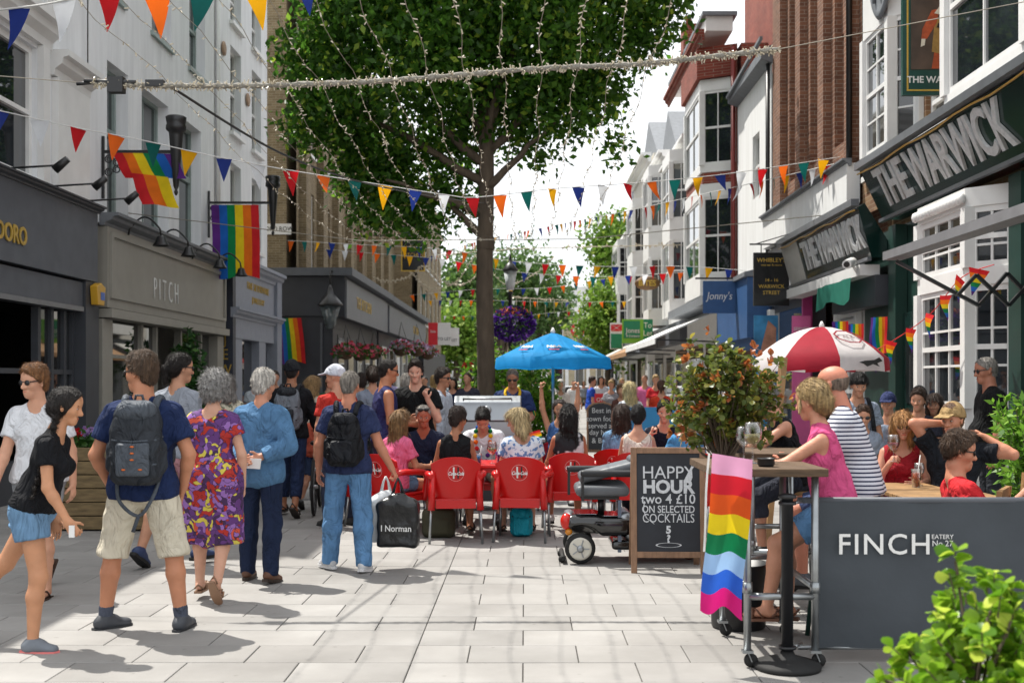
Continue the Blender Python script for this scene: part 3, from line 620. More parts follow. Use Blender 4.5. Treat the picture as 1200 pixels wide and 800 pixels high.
# --- the corner pub
P = thing('pub_building', 'tan brick pub with white bays and dark green fascia lettered THE WARWICK', 'building', (RX, 15, 0)); F = Facade(P, RX, -1)
ho = [(14.9, 15.8, 5.05, 5.75), (14.9, 15.8, 7.6, 9.2), (17.9, 18.5, 4.9, 6.6)]
F.wall(9.5, 18.75, 4.3, 11.6, ho, m_tan, .2); mass(P, RX+.4, RX+9, 9.5, 18.74, 11.55, m_tan, gf=4.0)
for h in ho: F.window(*h, m_wpaint, m_glass, cols=2, rows=2, fw=.07, sill=.08)
F.cornice(9.5, 18.75, moulding(.002, 11.0, .5, .6), m_wpaint)
def bay(Fc, u0, u1, v0, v1, proj, mw, tiers, name='bay', cols=2, rows=2, root=None, splay=.35):   # splayed bay: panels above and below each window
    root = root or Fc.root; b = MB(); pts = [(u0, 0), (u0+splay, proj), (u1-splay, proj), (u1, 0)]; by = None
    levels = [v0]+[q for t in tiers for q in t]+[v1]
    for i in range(0, len(levels)-1, 2):
        a, c = levels[i], levels[i+1]
        b.prism([Fc.P(u, a, w_) for u, w_ in pts], (0, 0, c-a))
    for a, c in tiers:                                                     # corner posts
        for u, w_ in pts: b.bar(Fc.P(u, a, max(w_-.04, 0)), Fc.P(u, c, max(w_-.04, 0)), .14)
    body = b.build(name, mw, root)
    for a, c in tiers:
        for (ua, wa), (ub, wb) in zip(pts, pts[1:]):
            p0, p1 = Fc.P(ua, a, wa), Fc.P(ub, a, wb); d = p1-p0; L_ = d.length; d.normalize(); n = d.cross(UPR); cc = Vector((sum(Fc.P(u, 0, 0).x for u, _ in pts)/4, (u0+u1)/2, 0))
            if (n.dot(p0-cc)) < 0: n = -n
            f = MB(); e = .07; Q = lambda s_, v, k: p0+d*s_+UPR*(v-a)-n*.05+n*k
            def fb(s0, s1, va, vb, k0, k1): f.prism([Q(s0, va, k0), Q(s1, va, k0), Q(s1, vb, k0), Q(s0, vb, k0)], n*(k1-k0))
            fb(e, e+.06, a, c, -.03, .03); fb(L_-e-.06, L_-e, a, c, -.03, .03); fb(e+.06, L_-e-.06, a, a+.07, -.03, .03); fb(e+.06, L_-e-.06, c-.07, c, -.03, .03)
            fb(e+.06, L_-e-.06, (a+c)/2-.03, (a+c)/2+.03, -.026, .036)
            nc = cols if L_ > .7 else max(1, cols-1)
            for k in range(1, nc): s0 = e+.06+(L_-2*e-.12)*k/nc; fb(s0-.014, s0+.014, a+.07, c-.07, -.02, .024)
            for k in range(1, rows):
                v = a+.07+(c-a-.14)*k/rows
                if abs(v-(a+c)/2) > .05: fb(e+.06, L_-e-.06, v-.014, v+.014, -.018, .022)
            wnd = f.build('window', m_wpaint, body); gl = MB(); gl.prism([Q(e+.05, a+.05, 0), Q(L_-e-.05, a+.05, 0), Q(L_-e-.05, c-.05, 0), Q(e+.05, c-.05, 0)], -n*.01); gl.build('pane', m_glass, wnd)
    return body
bay(F, 10.9, 13.75, 4.8, 10.9, .62, m_wpaint, [(4.92, 6.9), (8.1, 9.8)], rows=2)
bay(F, 15.95, 17.75, 4.85, 7.6, .38, m_wpaint, [(4.98, 6.75)], rows=4, splay=.3)
ov = MB(); ov.lathe([(.5, 0), (.55, .03), (.5, .07), (.44, .05), (.1, .06)], F.P(16.4, 7.45, .4), 24, axis=(-1, 0, 0), sx=.85, sy=1.25); ov.build('oval_plaque', m_lead, P)
ho2 = MB(); ho2.tube([F.P(16.6, 7.2, .47), F.P(16.5, 7.45, .5), F.P(16.25, 7.5, .5), F.P(16.1, 7.75, .49)], [.03, .08, .07, .05]); [ho2.tube([F.P(u, 7.4, .48), F.P(u+.04, 7.05, .47)], .025) for u in (16.55, 16.3)]; ho2.build('horse_relief', m_lead, P)
# near fascia (leans out at the top)
def fascia(u0, u1, t0, t1, label_u, size, sx, end_grey=0):
    (wt, vt), (wb, vb) = t1, t0; b = MB()
    b.prism([F.P(u0, vb, wb), F.P(u0, vt, wt), F.P(u0, vt+.06, wt-.1), F.P(u0, vb, .002)], F.P(u1, 0, 0)-F.P(u0, 0, 0)); o = b.build('fascia', m_bottle, P)
    up = (F.P(0, vt, wt)-F.P(0, vb, wb)).normalized(); rt = Vector((0, -1, 0)); n = rt.cross(up); c = (F.P(label_u, vt, wt)+F.P(label_u, vb, wb))/2
    lettering('THE WARWICK', size, m_silver, rt, up, c+n*.024, o, ext=.018, sx=sx, bold=.014)
    b = MB(); b.bar(F.P(u0, vt+.07, wt+.04), F.P(u1, vt+.07, wt+.04), .12, .1); b.build('gutter', m_cassette, P)
    b = MB(); b.bar(F.P(u0, vb-.02, wb+.03), F.P(u1, vb-.02, wb+.03), .06, .05); b.build('bottom_trim', m_cassette, P)
    b = MB(); b.tube([F.P(u0+(u1-u0)*k/12, vt-.05+.02*math.sin(k*1.7), wt+.05) for k in range(13)], .012, 6); b.build('rope_light', mat('rope_gold', 'b58c3c', .4, .1), P)
    if end_grey:
        b = MB(); b.prism([F.P(u1-end_grey, vb, wb+.004), F.P(u1-end_grey, vt, wt+.004), F.P(u1, vt, wt+.004), F.P(u1, vb, wb+.004)], n*.012); b.build('end_panel', m_pvc, P)
    return o
fascia(10.4, 16.8, (.28, 3.97), (.6, 4.66), 14.15, .78, .78)
b = MB(); b.prism([F.P(11.45, 3.85, .3), F.P(11.45, 4.78, .62), F.P(10.0, 4.78, .75), F.P(10.0, 3.6, .5)], (.05, 0, 0)); b.build('corner_panel', m_navy, P)
fascia(16.95, 22.0, (.4, 3.44), (.6, 4.18), 18.75, .7, .72, 1.2)
# ground floor: dark green timber front, white bow window
F.box('shopfront_wall', m_bottle2, 15.4, 18.7, 0, 3.9, -.3, -.02); F.box('shopfront_wall', m_bottle2, 9.5, 12.85, 0, 3.9, -.3, -.02)
for u in (9.6, 11.0, 12.4, 15.42, 16.6): F.box('pilaster', m_bottle2, u, u+.32, 0, 3.88, -.01, .16)
F.box('door', m_bottle, 15.85, 16.55, .02, 2.6, 0, .05); F.box('door_light', m_glass2, 15.95, 16.45, 1.3, 2.4, .052, .06)
F.box('door_step', mat('step_stone', '8a8680', .8, .15), 15.1, 16.6, .002, .14, .16, .5)
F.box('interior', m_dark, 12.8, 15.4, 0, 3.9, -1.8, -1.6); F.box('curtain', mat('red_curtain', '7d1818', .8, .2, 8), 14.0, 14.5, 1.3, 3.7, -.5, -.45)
bal = MB(); bal.ball(F.P(13.75, 3.05, -.1), (.2, .2, .24), 14, 9); bal.build('balloon', mat('yellow_balloon', 'b8bd1c', .3, .05), P)
def bow(u0, u1, v0, v1, proj, n=3):
    c = (u0+u1)/2; pts = [(u0, 0), (u0+.3, proj), (u1-.3, proj), (u1, 0)]
    return bay(F, u0, u1, v0, v1, proj, m_wpaint, [(1.3, 2.72), (2.92, 3.62)], 'bow_window', cols=3, rows=3, splay=.45)
bw = bow(12.85, 15.35, 0, 3.84, .42)
sc = MB(); [sc.ball(F.P(13.3+.105*k, 3.72, .46), (.05, .06, .07), 6, 4) for k in range(16)]; tag(sc.build('scalloped_trim', m_wpaint, bw), kind='stuff')
# menu case by the door
mc = thing('menu_case', 'narrow white framed menu case on the dark green pub front', 'notice', F.P(14.9, 1.2, .17)); b = MB(); F.fb(b, 15.45, 15.71, 1.35, 2.25, .165, .2); b.build('frame', m_wpaint, mc); b = MB(); F.fb(b, 15.49, 15.67, 1.4, 2.2, .2, .205); b.build('menu', mat('pale_green_paper', 'b9cbb9', .6, .1, 20), mc)
# second shopfront under the smaller sign
F.box('shopfront_wall', m_wpaint, 18.75, 20.2, 0, 3.4, -.3, -.02)
lv = MB(); [F.fb(lv, 18.95, 20.0, 2.1+.12*k, 2.17+.12*k, 0, .06) for k in range(8)]; lv.build('louvres', m_wpaint, P)
for u in (18.8, 20.05): F.box('post', m_wpaint, u, u+.12, 0, 3.4, 0, .1)
F.window(18.95, 20.0, .9, 2.0, m_wpaint, m_glass2, w=.06, cols=3, rows=2)
F.box('awning_box', m_wpaint, 17.2, 22, 3.2, 3.36, .2, .5); F.box('dark_panel', m_char, 17.1, 19.5, 2.75, 3.2, .1, .3)
tl = MB(); tl.grid([[F.P(17.6+.9*i/6*2.3, 3.2-.34*j-.06*math.sin(i*1.3)*j, .52+.03*math.sin(i*2+j)) for i in range(7)] for j in (0, 1)]); tl.build('awning_valance', m_teal, P)
cc = thing('security_camera', 'white security camera below the smaller green pub fascia', 'camera', F.P(17.3, 3.3, .5)); b = MB(); b.tube([F.P(17.4, 3.42, .55), F.P(17.0, 3.34, .75)], .07, 10); b.build('housing', m_wpaint, cc); b = MB(); b.tube([F.P(17.02, 3.345, .74), F.P(16.99, 3.338, .755)], .045, 10); b.build('lens', m_black, cc); b = MB(); b.tube([F.P(17.4, 3.2, .45), F.P(17.3, 3.4, .6)], .02); b.build('bracket', m_wpaint, cc)
# portrait hanging sign, facing down the street
S = thing('pub_sign', 'green framed hanging pub sign with a painted figure, lettered THE WARWICK', 'sign', (4.75, 14.5, 5.2))
sy = 14.45; b = MB(); b.box((4.74, sy, 5.2), (5.58, sy+.07, 6.62)); b.build('board', mat('sign_green', '14423a', .35, .1), S)
b = MB(); [b.box(*q) for q in (((4.79, sy-.006, 5.25), (5.53, sy, 5.27)), ((4.79, sy-.006, 6.55), (5.53, sy, 6.57)), ((4.79, sy-.006, 5.27), (4.81, sy, 6.55)), ((5.51, sy-.006, 5.27), (5.53, sy, 6.55)))]; b.build('gold_line', m_gold, S)
b = MB(); b.box((4.84, sy-.008, 5.52), (5.48, sy-.002, 6.5)); b.build('picture', mat('old_picture', '4a3b30', .5, .35, 4), S)
def blob(pts, m, k, name): b = MB(); b.prism([(4.8+x, sy-.009-k*.002, 5.4+z) for x, z in pts], (0, .002, 0)); b.build(name, m, S)
m_or = mat('painted_orange', 'a84a22', .5, .25, 20); m_bf = mat('painted_buff', '9c7a3c', .5, .2, 18); m_lc = mat('painted_lace', 'cfc8b6', .5, .1, 20); m_fl = mat('painted_flesh', 'c99c80', .5, .1, 20); m_bk = mat('painted_black', '17110e', .5, .2)
blob([(.3, .13), (.36, .5), (.6, .5), (.62, .13), (.52, .13), (.47, .3), (.42, .13)], m_or, 1, 'painted_legs')
blob([(.3, .34), (.34, .75), (.62, .75), (.66, .34), (.48, .3)], m_bf, 2, 'painted_coat'); blob([(.18, .62), (.3, .86), (.4, .88), (.36, .7), (.24, .5), (.17, .5)], m_or, 3, 'painted_sleeve'); blob([(.6, .88), (.68, .8), (.68, .5), (.62, .6)], m_or, 3, 'painted_sleeve')
blob([(.36, .64), (.38, .7), (.64, .7), (.65, .64)], m_bk, 4, 'painted_belt'); blob([(.33, .82), (.42, .94), (.58, .94), (.66, .82), (.5, .78)], m_lc, 5, 'painted_collar'); blob([(.42, .94), (.42, 1.06), (.5, 1.1), (.59, 1.06), (.6, .94), (.56, .97), (.46, .97)], m_bk, 6, 'painted_hair'); blob([(.45, .95), (.455, 1.03), (.5, 1.07), (.55, 1.03), (.555, .95), (.5, .9)], m_fl, 7, 'painted_face'); blob([(.16, .4), (.17, .5), (.22, .5), (.21, .42)], m_lc, 5, 'painted_glove')
lettering('THE WARWICK', .115, m_wpaint, (1, 0, 0), UPR, (5.2, sy-.004, 5.39), S, ext=.003, bold=.002)
b = MB(); b.bar((4.7, sy+.035, 6.7), (5.5, sy+.035, 6.7), .05); b.build('bracket', m_black, S)
# folding awning: bar and scissor arms
AW = thing('folding_awning', 'grey awning bar on black scissor arms in front of the white bow window', 'awning', (4.0, 12, 2.4))
b = MB(); b.bar((4.02, 7.6, 2.96), (4.02, 12.62, 2.98), .2, .09); b.build('front_bar', mat('awning_bar_grey', '77777a', .5, .1), AW)
z = 12.35; nodes = [wp(*p, z) for p in ((1050, 306), (1147, 358), (1180, 320), (1215, 356))]; nodes2 = [wp(*p, z-.04) for p in ((1122, 346), (1144, 322), (1182, 358), (1215, 322))]
for ns in (nodes, nodes2):
    for a, b_ in zip(ns, ns[1:]): b = MB(); b.bar(a, b_, .035, .045, up=Vector((0, 1, 0))); b.build('scissor_arm', m_black, AW)
# --- brick building with tall piers
Q = thing('brick_building', 'brown brick building with tall vertical piers above a white fascia', 'building', (RX, 22, 0)); F = Facade(Q, RX, -1)
rec = [(19.5+1.75*i, 20.45+1.75*i, 5.75, 13.2) for i in range(3)]; rec2 = rec
F.wall(18.8, 25.55, 5.25, 14.2, rec, m_brown, .4); mass(Q, RX+.7, RX+9, 18.81, 25.54, 14.1, m_brown)
for a, b_, c, d in rec:
    F.box('recess_wall', m_brown, a, b_, c, d, -.5, -.38)
    for v in (6.2, 8.7, 11.2):
        F.window(a+.12, b_-.12, v, v+1.5, m_wpaint, m_glass, w=-.34, cols=2, rows=3)
        F.box('spandrel', m_brown, a+.002, b_-.002, v+1.55, v+2.45, -.375, -.12)
for i in range(4): F.box('brick_pier', m_brown, 18.95+1.75*i, 19.35+1.75*i, 5.3, 13.9, .002, .14)
b = MB(); b.tube([F.P(18.9, 5.2, .18), F.P(18.9, 13.5, .18)], .05); b.build('downpipe', m_black, Q)
F.box('fascia', m_bright, 18.9, 25.6, 4.55, 5.2, .002, .22); F.cornice(18.85, 25.6, moulding(.15, 5.15, .16, .12), m_lead, 'lead_flashing')
F.box('shopfront_wall', m_char, 22.2, 25.5, 0, 4.5, -.3, .02); F.box('sign_board', mat('grey_board', '8c8c8e', .6, .1), 22.1, 25.5, 3.3, 4.5, .03, .12)
F.box('pilaster', mat('magenta_paint', 'b83f84', .5, .05), 21.95, 22.05, 0, 3.9, .02, .2); F.box('pane', m_glass2, 22.6, 25.2, .5, 3.1, .022, .03); F.box('post', m_wpaint, 25.25, 25.5, 0, 3.2, .02, .14)
ps = thing('poster_board', 'pink promotional board standing beside the black hanging sign', 'poster', F.P(22.0, .3, .3))
b = MB(); b.box((5.02, 21.6, .4), (5.36, 21.66, 2.85)); b.build('board', mat('pink_board', 'd9659c', .6, .05), ps); lettering('SERVED', .09, m_wpaint, (1, 0, 0), UPR, (5.19, 21.59, 2.6), ps, ext=.003); lettering('IN HERE', .09, m_wpaint, (1, 0, 0), UPR, (5.19, 21.59, 2.38), ps, ext=.003)
p2 = thing('window_poster', 'blue and flesh toned poster behind the red and white parasol', 'poster', (4.3, 23, 0)); b = MB(); b.box((4.62, 23.2, .5), (5.1, 23.26, 2.95)); b.build('board', mat('poster_blue', '3f8fc0', .5, .5, 2.2), p2); b = MB(); b.prism([(4.78, 23.19, 1.7), (5.05, 23.19, 1.6), (5.06, 23.19, 2.7), (4.9, 23.19, 2.85), (4.76, 23.19, 2.3)], (0, .006, 0)); b.build('print', mat('poster_flesh', 'c48e72', .5, .3, 5), p2)
# black hanging sign
H = thing('hanging_sign', 'black hanging sign with gold lettering on an iron bracket', 'sign', (4.4, 22, 3))
b = MB(); b.box((4.37, 22, 3.06), (5.05, 22.06, 4.08)); b.build('board', m_blk, H, bev=.006); b = MB(); b.tube([(4.3, 22.03, 4.24), (5.6, 22.03, 4.24)], .016); b.tube([(4.4, 22.03, 4.24), (5.6, 22.03, 4.6)], .01); b.build('bracket', m_black, H)
for x in (4.52, 4.92): b = MB(); b.tube([(x, 22.03, 4.08), (x, 22.03, 4.24)], .01); b.build('hook', m_black, H)
for s_, sz, z in (("WHIBLEY'S", .115, 3.93), ('wine bar & rooms', .055, 3.84), ('14 - 16', .09, 3.55), ('WARWICK', .1, 3.43), ('STREET', .1, 3.31)): lettering(s_, sz, m_gold, (1, 0, 0), UPR, (4.71, 21.997, z), H, ext=.002)
# --- low white building
W = thing('white_house', 'low bright white rendered building with blue shop below', 'building', (RX, 27.6, 0)); F = Facade(W, RX, -1)
hh = [(27.0, 27.8, 6.0, 7.5)]
F.wall(25.6, 29.75, 3.9, 8.9, hh, m_bright, .2); mass(W, RX+.3, RX+9, 25.61, 29.74, 8.85, m_bright)
for h in hh: F.window(*h, m_wpaint, m_glass)
F.cornice(25.6, 29.8, [(.002, 8.7), (.25, 8.8), (.25, 9.0), (-.5, 9.3)], m_lead, 'gutter'); b = MB(); b.tube([F.P(25.7, 4, .08), F.P(25.7, 8.7, .08)], .05); b.build('downpipe', m_black, W); b = MB(); b.bar(F.P(29.6, 8.9, .3), F.P(25.6, 9.25, .25), .07); b.build('slate_edge', m_lead, W)
F.box('shopfront_wall', m_brown, 25.6, 29.7, 0, 2.7, -.3, .15); F.box('blue_front', m_blue, 25.65, 29.7, 2.6, 3.95, .002, .55); F.box('blue_soffit', m_blue, 25.7, 28.0, 2.35, 2.6, .002, .45); F.cornice(25.6, 29.7, [(0, 3.96), (.62, 3.96), (.62, 4.06), (0, 4.2)], m_lead, 'lead_flashing')
F.box('notice', m_wpaint, 26.2, 26.65, 1.75, 2.3, .152, .17)
b = MB(); b.box((5.05, 25.56, 1.8), (5.3, 25.59, 2.3)); b.build('wall_plate', m_wpaint, W)
J = thing('hanging_sign', "square blue hanging sign lettered Jonny's", 'sign', (4.2, 27, 3.2)); b = MB(); b.box((4.18, 27, 3.22), (4.95, 27.06, 3.98)); b.build('board', m_blue, J, bev=.006)
lettering("Jonny's", .25, m_wpaint, (1, 0, 0), UPR, (4.56, 26.995, 3.62), J, ext=.003, shear=.2, sx=.85); b = MB(); b.bar((4.0, 27.03, 4.04), (5.5, 27.03, 4.04), .04); b.build('bracket', m_black, J)
# --- red brick house with white two-storey bay
K = thing('red_brick_house', 'red brick house with stacked white bay windows and stepped parapet', 'building', (RX, 33, 0)); F = Facade(K, RX, -1)
F.wall(29.8, 37, 0, 10.4, [], m_redb); mass(K, RX+.1, RX+9, 29.8, 37, 10.38, m_redb); mass(K, RX+.8, RX+7, 28.2, 33, 14.2, m_redb, 'tall_stack')
bay(F, 30.1, 33.9, 3.9, 6.85, .85, m_wpaint, [(4.45, 6.5)], splay=.45, rows=2); bay(F, 30.1, 33.9, 7.15, 9.6, .85, m_wpaint, [(7.35, 9.3)], splay=.45, rows=2)
b = MB(); b.prism([F.P(30.12, 6.86, 0), F.P(30.5, 6.86, .8), F.P(33.5, 6.86, .8), F.P(33.88, 6.86, 0)], (0, 0, .28)); b.build('brick_band', m_redb, K); b = MB(); b.prism([F.P(30.0, 9.62, 0), F.P(30.45, 9.62, .95), F.P(33.55, 9.62, .95), F.P(34, 9.62, 0)], (0, 0, .8)); b.build('brick_head', m_redb, K)
F.cornice(29.75, 37, moulding(.86, 10.42, .2, .3), m_redb); F.box('parapet', m_wpaint, 29.9, 36.9, 10.72, 11.1, .1, .8); F.box('coping', m_lead, 29.8, 37, 11.1, 11.2, 0, .9)
b = MB(); b.tube([F.P(29.86, 3.5, .1), F.P(29.86, 10.3, .1)], .06); b.build('downpipe', mat('oxide_red', '7a2f2a', .5, .1), K)
ch = MB(); ch.box((4.6, 33.4, 11.15), (5.0, 34.0, 12.0)); ch.build('chimney', m_redb, K); b = MB(); b.lathe([(.1, 0), (.08, .25), (.1, .3)], (4.8, 33.7, 12.0), 10); b.build('chimney_pot', m_redb, K)
dw = MB(); dw.box((6.25, 28.17, 9.2), (7.0, 28.19, 11.2)); d_ = dw.build('dormer_window', m_wpaint, K); b = MB(); b.box((6.33, 28.15, 9.3), (6.92, 28.165, 11.1)); b.build('pane', m_glass, d_)
F.box('shopfront_wall', m_wpaint, 29.85, 36.9, 0, 3.6, .002, .3); F.box('pane', m_glass2, 30.3, 33, .5, 2.7, .31, .32); F.box('pane', m_glass2, 33.6, 36.4, .5, 2.7, .31, .32); F.box('lead_roof', m_lead, 29.82, 37, 3.62, 3.85, .002, .9)
# --- white terrace farther on, each house its own
def terrace(u0, u1, h, mw, label, proj=.7, gable=False, tiers=((4.4, 6.2), (7.2, 9.0)), dark=None, shop=None, x=RX):
    t = thing('terrace_house', label, 'building', (x, (u0+u1)/2, 0), group='terrace houses on the sunny side'); f = Facade(t, x, -1)
    f.wall(u0, u1-.02, 0, h, [], mw); mass(t, x+.1, x+9, u0+.003, u1-.023, h-.02, mw)
    L_ = u1-u0; bay(f, u0+L_*.12, u0+L_*.55, 3.8, tiers[-1][1]+.4, proj, m_wpaint, list(tiers), root=t, splay=.35)
    for a, c in tiers: f.window(u0+L_*.66, u0+L_*.86, a+.1, c, m_wpaint, m_glass, w=.06)
    f.cornice(u0, u1-.02, moulding(.002, h-.4, .45, .4), m_wpaint, parent=t)
    f.box('shop_fascia', shop or m_char2, u0+.1, u1-.12, 2.9, 3.6, .002, .5); f.box('shopfront_wall', m_wpaint, u0+.1, u1-.12, 0, 2.9, .002, .2); f.box('pane', m_glass2, u0+.5, u0+L_*.5, .4, 2.7, .21, .22); f.box('pane', m_glass2, u0+L_*.62, u1-.5, .1, 2.5, .21, .22)
    if gable:
        b = MB(); b.prism([f.P(u0+.2, h, -.3), f.P(u1-.3, h, -.3), f.P((u0+u1)/2, h+2.2, -.3)], f.P(0, 0, -4)-f.P(0, 0, 0)); b.build('gable', dark or m_lead, t)
    return t
terrace(37.05, 43.5, 9.6, m_bright, 'white house with tall bay just beyond the red brick house', tiers=((4.3, 6.3), (7.0, 8.9)))
terrace(43.55, 50, 10.4, m_bright, 'white turreted house with brick spandrel, third past the blue shop', gable=True, tiers=((4.4, 6.4), (7.6, 9.6)))
terrace(50.05, 58, 11.6, m_cream, 'cream house with grey slate gable end rising above its neighbours', gable=True, tiers=((4.4, 6.4), (7.4, 9.4)))
terrace(58.05, 68, 9.2, m_bright, 'pale house with painted bay behind the bank and letting boards', tiers=((4.4, 6.2), (7, 8.6)), shop=m_bottle2)
terrace(68.05, 80, 8.8, m_cream, 'last low cream house before the green street trees', tiers=((4.4, 6.2), (7, 8.4)), shop=mat('red_fascia', 'a02c2c', .5, .05))
gw = thing('slate_gable_house', 'grey slate clad gable wall standing above the white terrace', 'building', (6.5, 58, 9)); b = MB(); b.prism([(6.1, 57.9, 0), (6.1, 57.9, 12.6), (8.2, 57.9, 14.4), (12, 57.9, 14.4), (12, 57.9, 0)], (0, 8, 0)); b.build('wall', mat('slate_cladding', '5e6068', .7, .15, 3), gw)
b = MB(); b.prism([(6.0, 57.8, 12.6), (8.2, 57.8, 14.5), (8.2, 57.8, 14.7), (5.95, 57.8, 12.8)], (0, 8.2, 0)); b.build('roof', m_lead, gw)
# awnings and small signs on the sunny side
def awning(u0, u1, v, drop, proj, m, label):
    t = thing('shop_awning', label, 'awning', (RX, (u0+u1)/2, v)); b = MB(); x0, x1 = RX-.3, RX-.3-proj
    b.prism([(x0, u0, v), (x1, u0, v-drop), (x1, u0, v-drop-.16), (x1+.02, u0, v-drop-.16), (x1+.03, u0, v-drop-.03), (x0, u0, v-.05)], (0, u1-u0, 0)); b.build('canopy', m, t)
    for u in (u0+.15, u1-.15): b = MB(); b.bar((x1+.05, u, v-drop-.04), (x0, u, v-drop-.1), .04); b.build('arm', m_black, t)
awning(31, 40, 3.55, .75, 1.7, m_bright, 'long cream shop awning beyond the blue hanging sign')
awning(41, 50, 3.5, .8, 1.6, mat('tan_awning', '9a7550', .7, .1), 'tan striped shop awning past the long cream one')
awning(52, 60, 3.5, .8, 1.6, m_pvc, 'pale grey shop awning farthest along the sunny side')
bi = thing('hanging_sign', 'oval wooden hanging sign lettered BITES', 'sign', (4, 40, 4.5)); b = MB(); b.lathe([(.01, 0), (.44, .01), (.44, .06), (.01, .07)], wp(758.5, 332, 40), 20, axis=(0, -1, 0), sx=1, sy=.55); b.build('board', mat('oak_board', '7a5a38', .6, .2), bi); lettering('BITES', .27, m_gold, (1, 0, 0), UPR, wp(758.5, 332, 39.9), bi, sx=.95, bold=.008); b = MB(); b.tube([wp(758, 322, 40), (RX, 40, 5.35)], .02); b.build('bracket', m_black, bi)
def board(px0, py0, px1, py1, z, m, name, label, texts=(), cat='sign'):
    p0, p1 = wp(px0, py1, z), wp(px1, py0, z); t = thing(name, label, cat, p0); b = MB(); b.box(p0, (p1.x, z+.05, p1.z)); b.build('board', m, t)
    for s_, fx, fz, sz, mm, *r in texts: lettering(s_, (p1.z-p0.z)*sz, mm, (1, 0, 0), UPR, (p0.x+(p1.x-p0.x)*fx, z-.006, p0.z+(p1.z-p0.z)*fz), t, ext=.003, sx=r[0] if r else .9)
    return t
m_hsg = mat('estate_green', '0f7a55', .5, .05); m_lime = mat('estate_lime', '6fae2f', .5, .05); m_redp = mat('sign_red', 'c8202c', .5, .05)
t = board(715, 378, 730, 409, 46, m_wpaint, 'bank_sign', 'white projecting bank sign with red hexagon over green panel'); b = MB(); p = wp(722.5, 384, 45.98); [b.prism([p+Vector((sx*.02, 0, 0)), p+Vector((sx*.22, 0, .13)), p+Vector((sx*.22, 0, -.13))], (0, .01, 0)) for sx in (-1, 1)]; b.prism([p+Vector((-.2, 0, .13)), p+Vector((.2, 0, .13)), p+Vector((0, 0, .02))], (0, .01, 0)); b.prism([p+Vector((-.2, 0, -.13)), p+Vector((.2, 0, -.13)), p+Vector((0, 0, -.02))], (0, .01, 0)); b.build('emblem', m_redp, t); q0, q1 = wp(716, 408, 45.97), wp(729, 391, 45.97); b = MB(); b.box(q0, (q1.x, 46.0, q1.z)); b.build('green_panel', m_hsg, t)
t = board(729, 374, 754, 402, 43, m_lime, 'letting_board', 'green and lime letting board lettered Jones', [('Jones', .5, .52, .3, m_wpaint), ('& Company', .5, .3, .13, m_wpaint)]); q0, q1 = wp(731, 396, 42.97), wp(750, 376, 42.97); b = MB(); b.box(q0, (q1.x, 42.995, q1.z)); b.build('panel', m_hsg, t)
for o in t.children:
    if o.name.startswith('lettering'): o.location.y -= .04
board(753, 374, 765, 400, 43.4, m_hsg, 'letting_board', 'dark green To Let board beside the lime letting board', [('To', .5, .72, .36, m_wpaint), ('Let', .5, .36, .36, m_wpaint)])
# left side hanging signs
t = board(470, 280, 498, 318, 50, m_blk, 'hanging_sign', 'black and gold framed hanging sign lettered KITCHEN', [('THE', .5, .72, .16, m_gold), ('KITCHEN', .5, .5, .17, m_gold)]); p0, p1 = wp(470, 318, 49.97), wp(498, 280, 49.97); b = MB(); [b.box(*q) for q in ((p0, (p1.x, 49.99, p0.z+.05)), ((p0.x, 49.97, p1.z-.05), (p1.x, 49.99, p1.z)), ((p0.x, 49.97, p0.z+.05), (p0.x+.05, 49.99, p1.z-.05)), ((p1.x-.05, 49.97, p0.z+.05), (p1.x, 49.99, p1.z-.05)))]; b.build('gold_frame', m_gold, t); b = MB(); b.tube([(LX, 50.02, p1.z+.16), (p1.x+.2, 50.02, p1.z+.16)], .03); b.build('bracket', m_black, t)
board(471, 265, 497, 275, 50.3, m_bottle2, 'hanging_sign', 'small green board above the black and gold hanging sign', [('WARWICK ARMS', .5, .5, .42, m_gold, .75)])
t = board(502, 378, 513, 404, 48, m_redp, 'letting_board', 'red and white letting board fixed past the dark shopfronts', [('Sole', .5, .6, .16, m_wpaint)]); q0, q1 = wp(513, 404, 48), wp(528, 378, 48); b = MB(); b.box(q0, (q1.x, 48.05, q1.z)); b.build('white_panel', m_wpaint, t); lettering('TO LET', .17, m_navy, (1, 0, 0), UPR, wp(520.5, 397, 47.99), t, ext=.003)
board(527, 384, 538, 405, 49, m_wpaint, 'letting_board', 'plain white letting board just behind the red and white one', [('LET', .5, .3, .22, m_navy)])
# ================================================================ far end of the street
m_stone = mat('buff_stone', 'b0a48a', .8, .12, 2)
T = thing('town_building', 'buff stone building with dark windows closing the far end of the street', 'building', (4, 120, 0))
b = MB(); b.box((-30, 120, 0), (40, 135, 8.6)); b.build('wall', m_stone, T)
for x in np.arange(-8, 16, 2.2):
    for v in (1.2, 5.2):
        b = MB(); b.box((x, 119.9, v), (x+1.0, 119.96, v+2.4)); w_ = b.build('window', m_wpaint, T); b = MB(); b.box((x+.1, 119.86, v+.1), (x+.9, 119.895, v+2.3)); b.build('pane', m_glass, w_)
for x in np.arange(-9, 16, 2.2): b = MB(); b.box((x, 119.7, 0), (x+.35, 119.99, 4.2)); b.build('column', m_wpaint, T)
b = MB(); b.prism([(-31, 119, 8.6), (-31, 127.5, 12.2), (-31, 136, 8.6)], (72, 0, 0)); b.build('roof', mat('slate_roof', '77787a', .7, .15, 3), T)
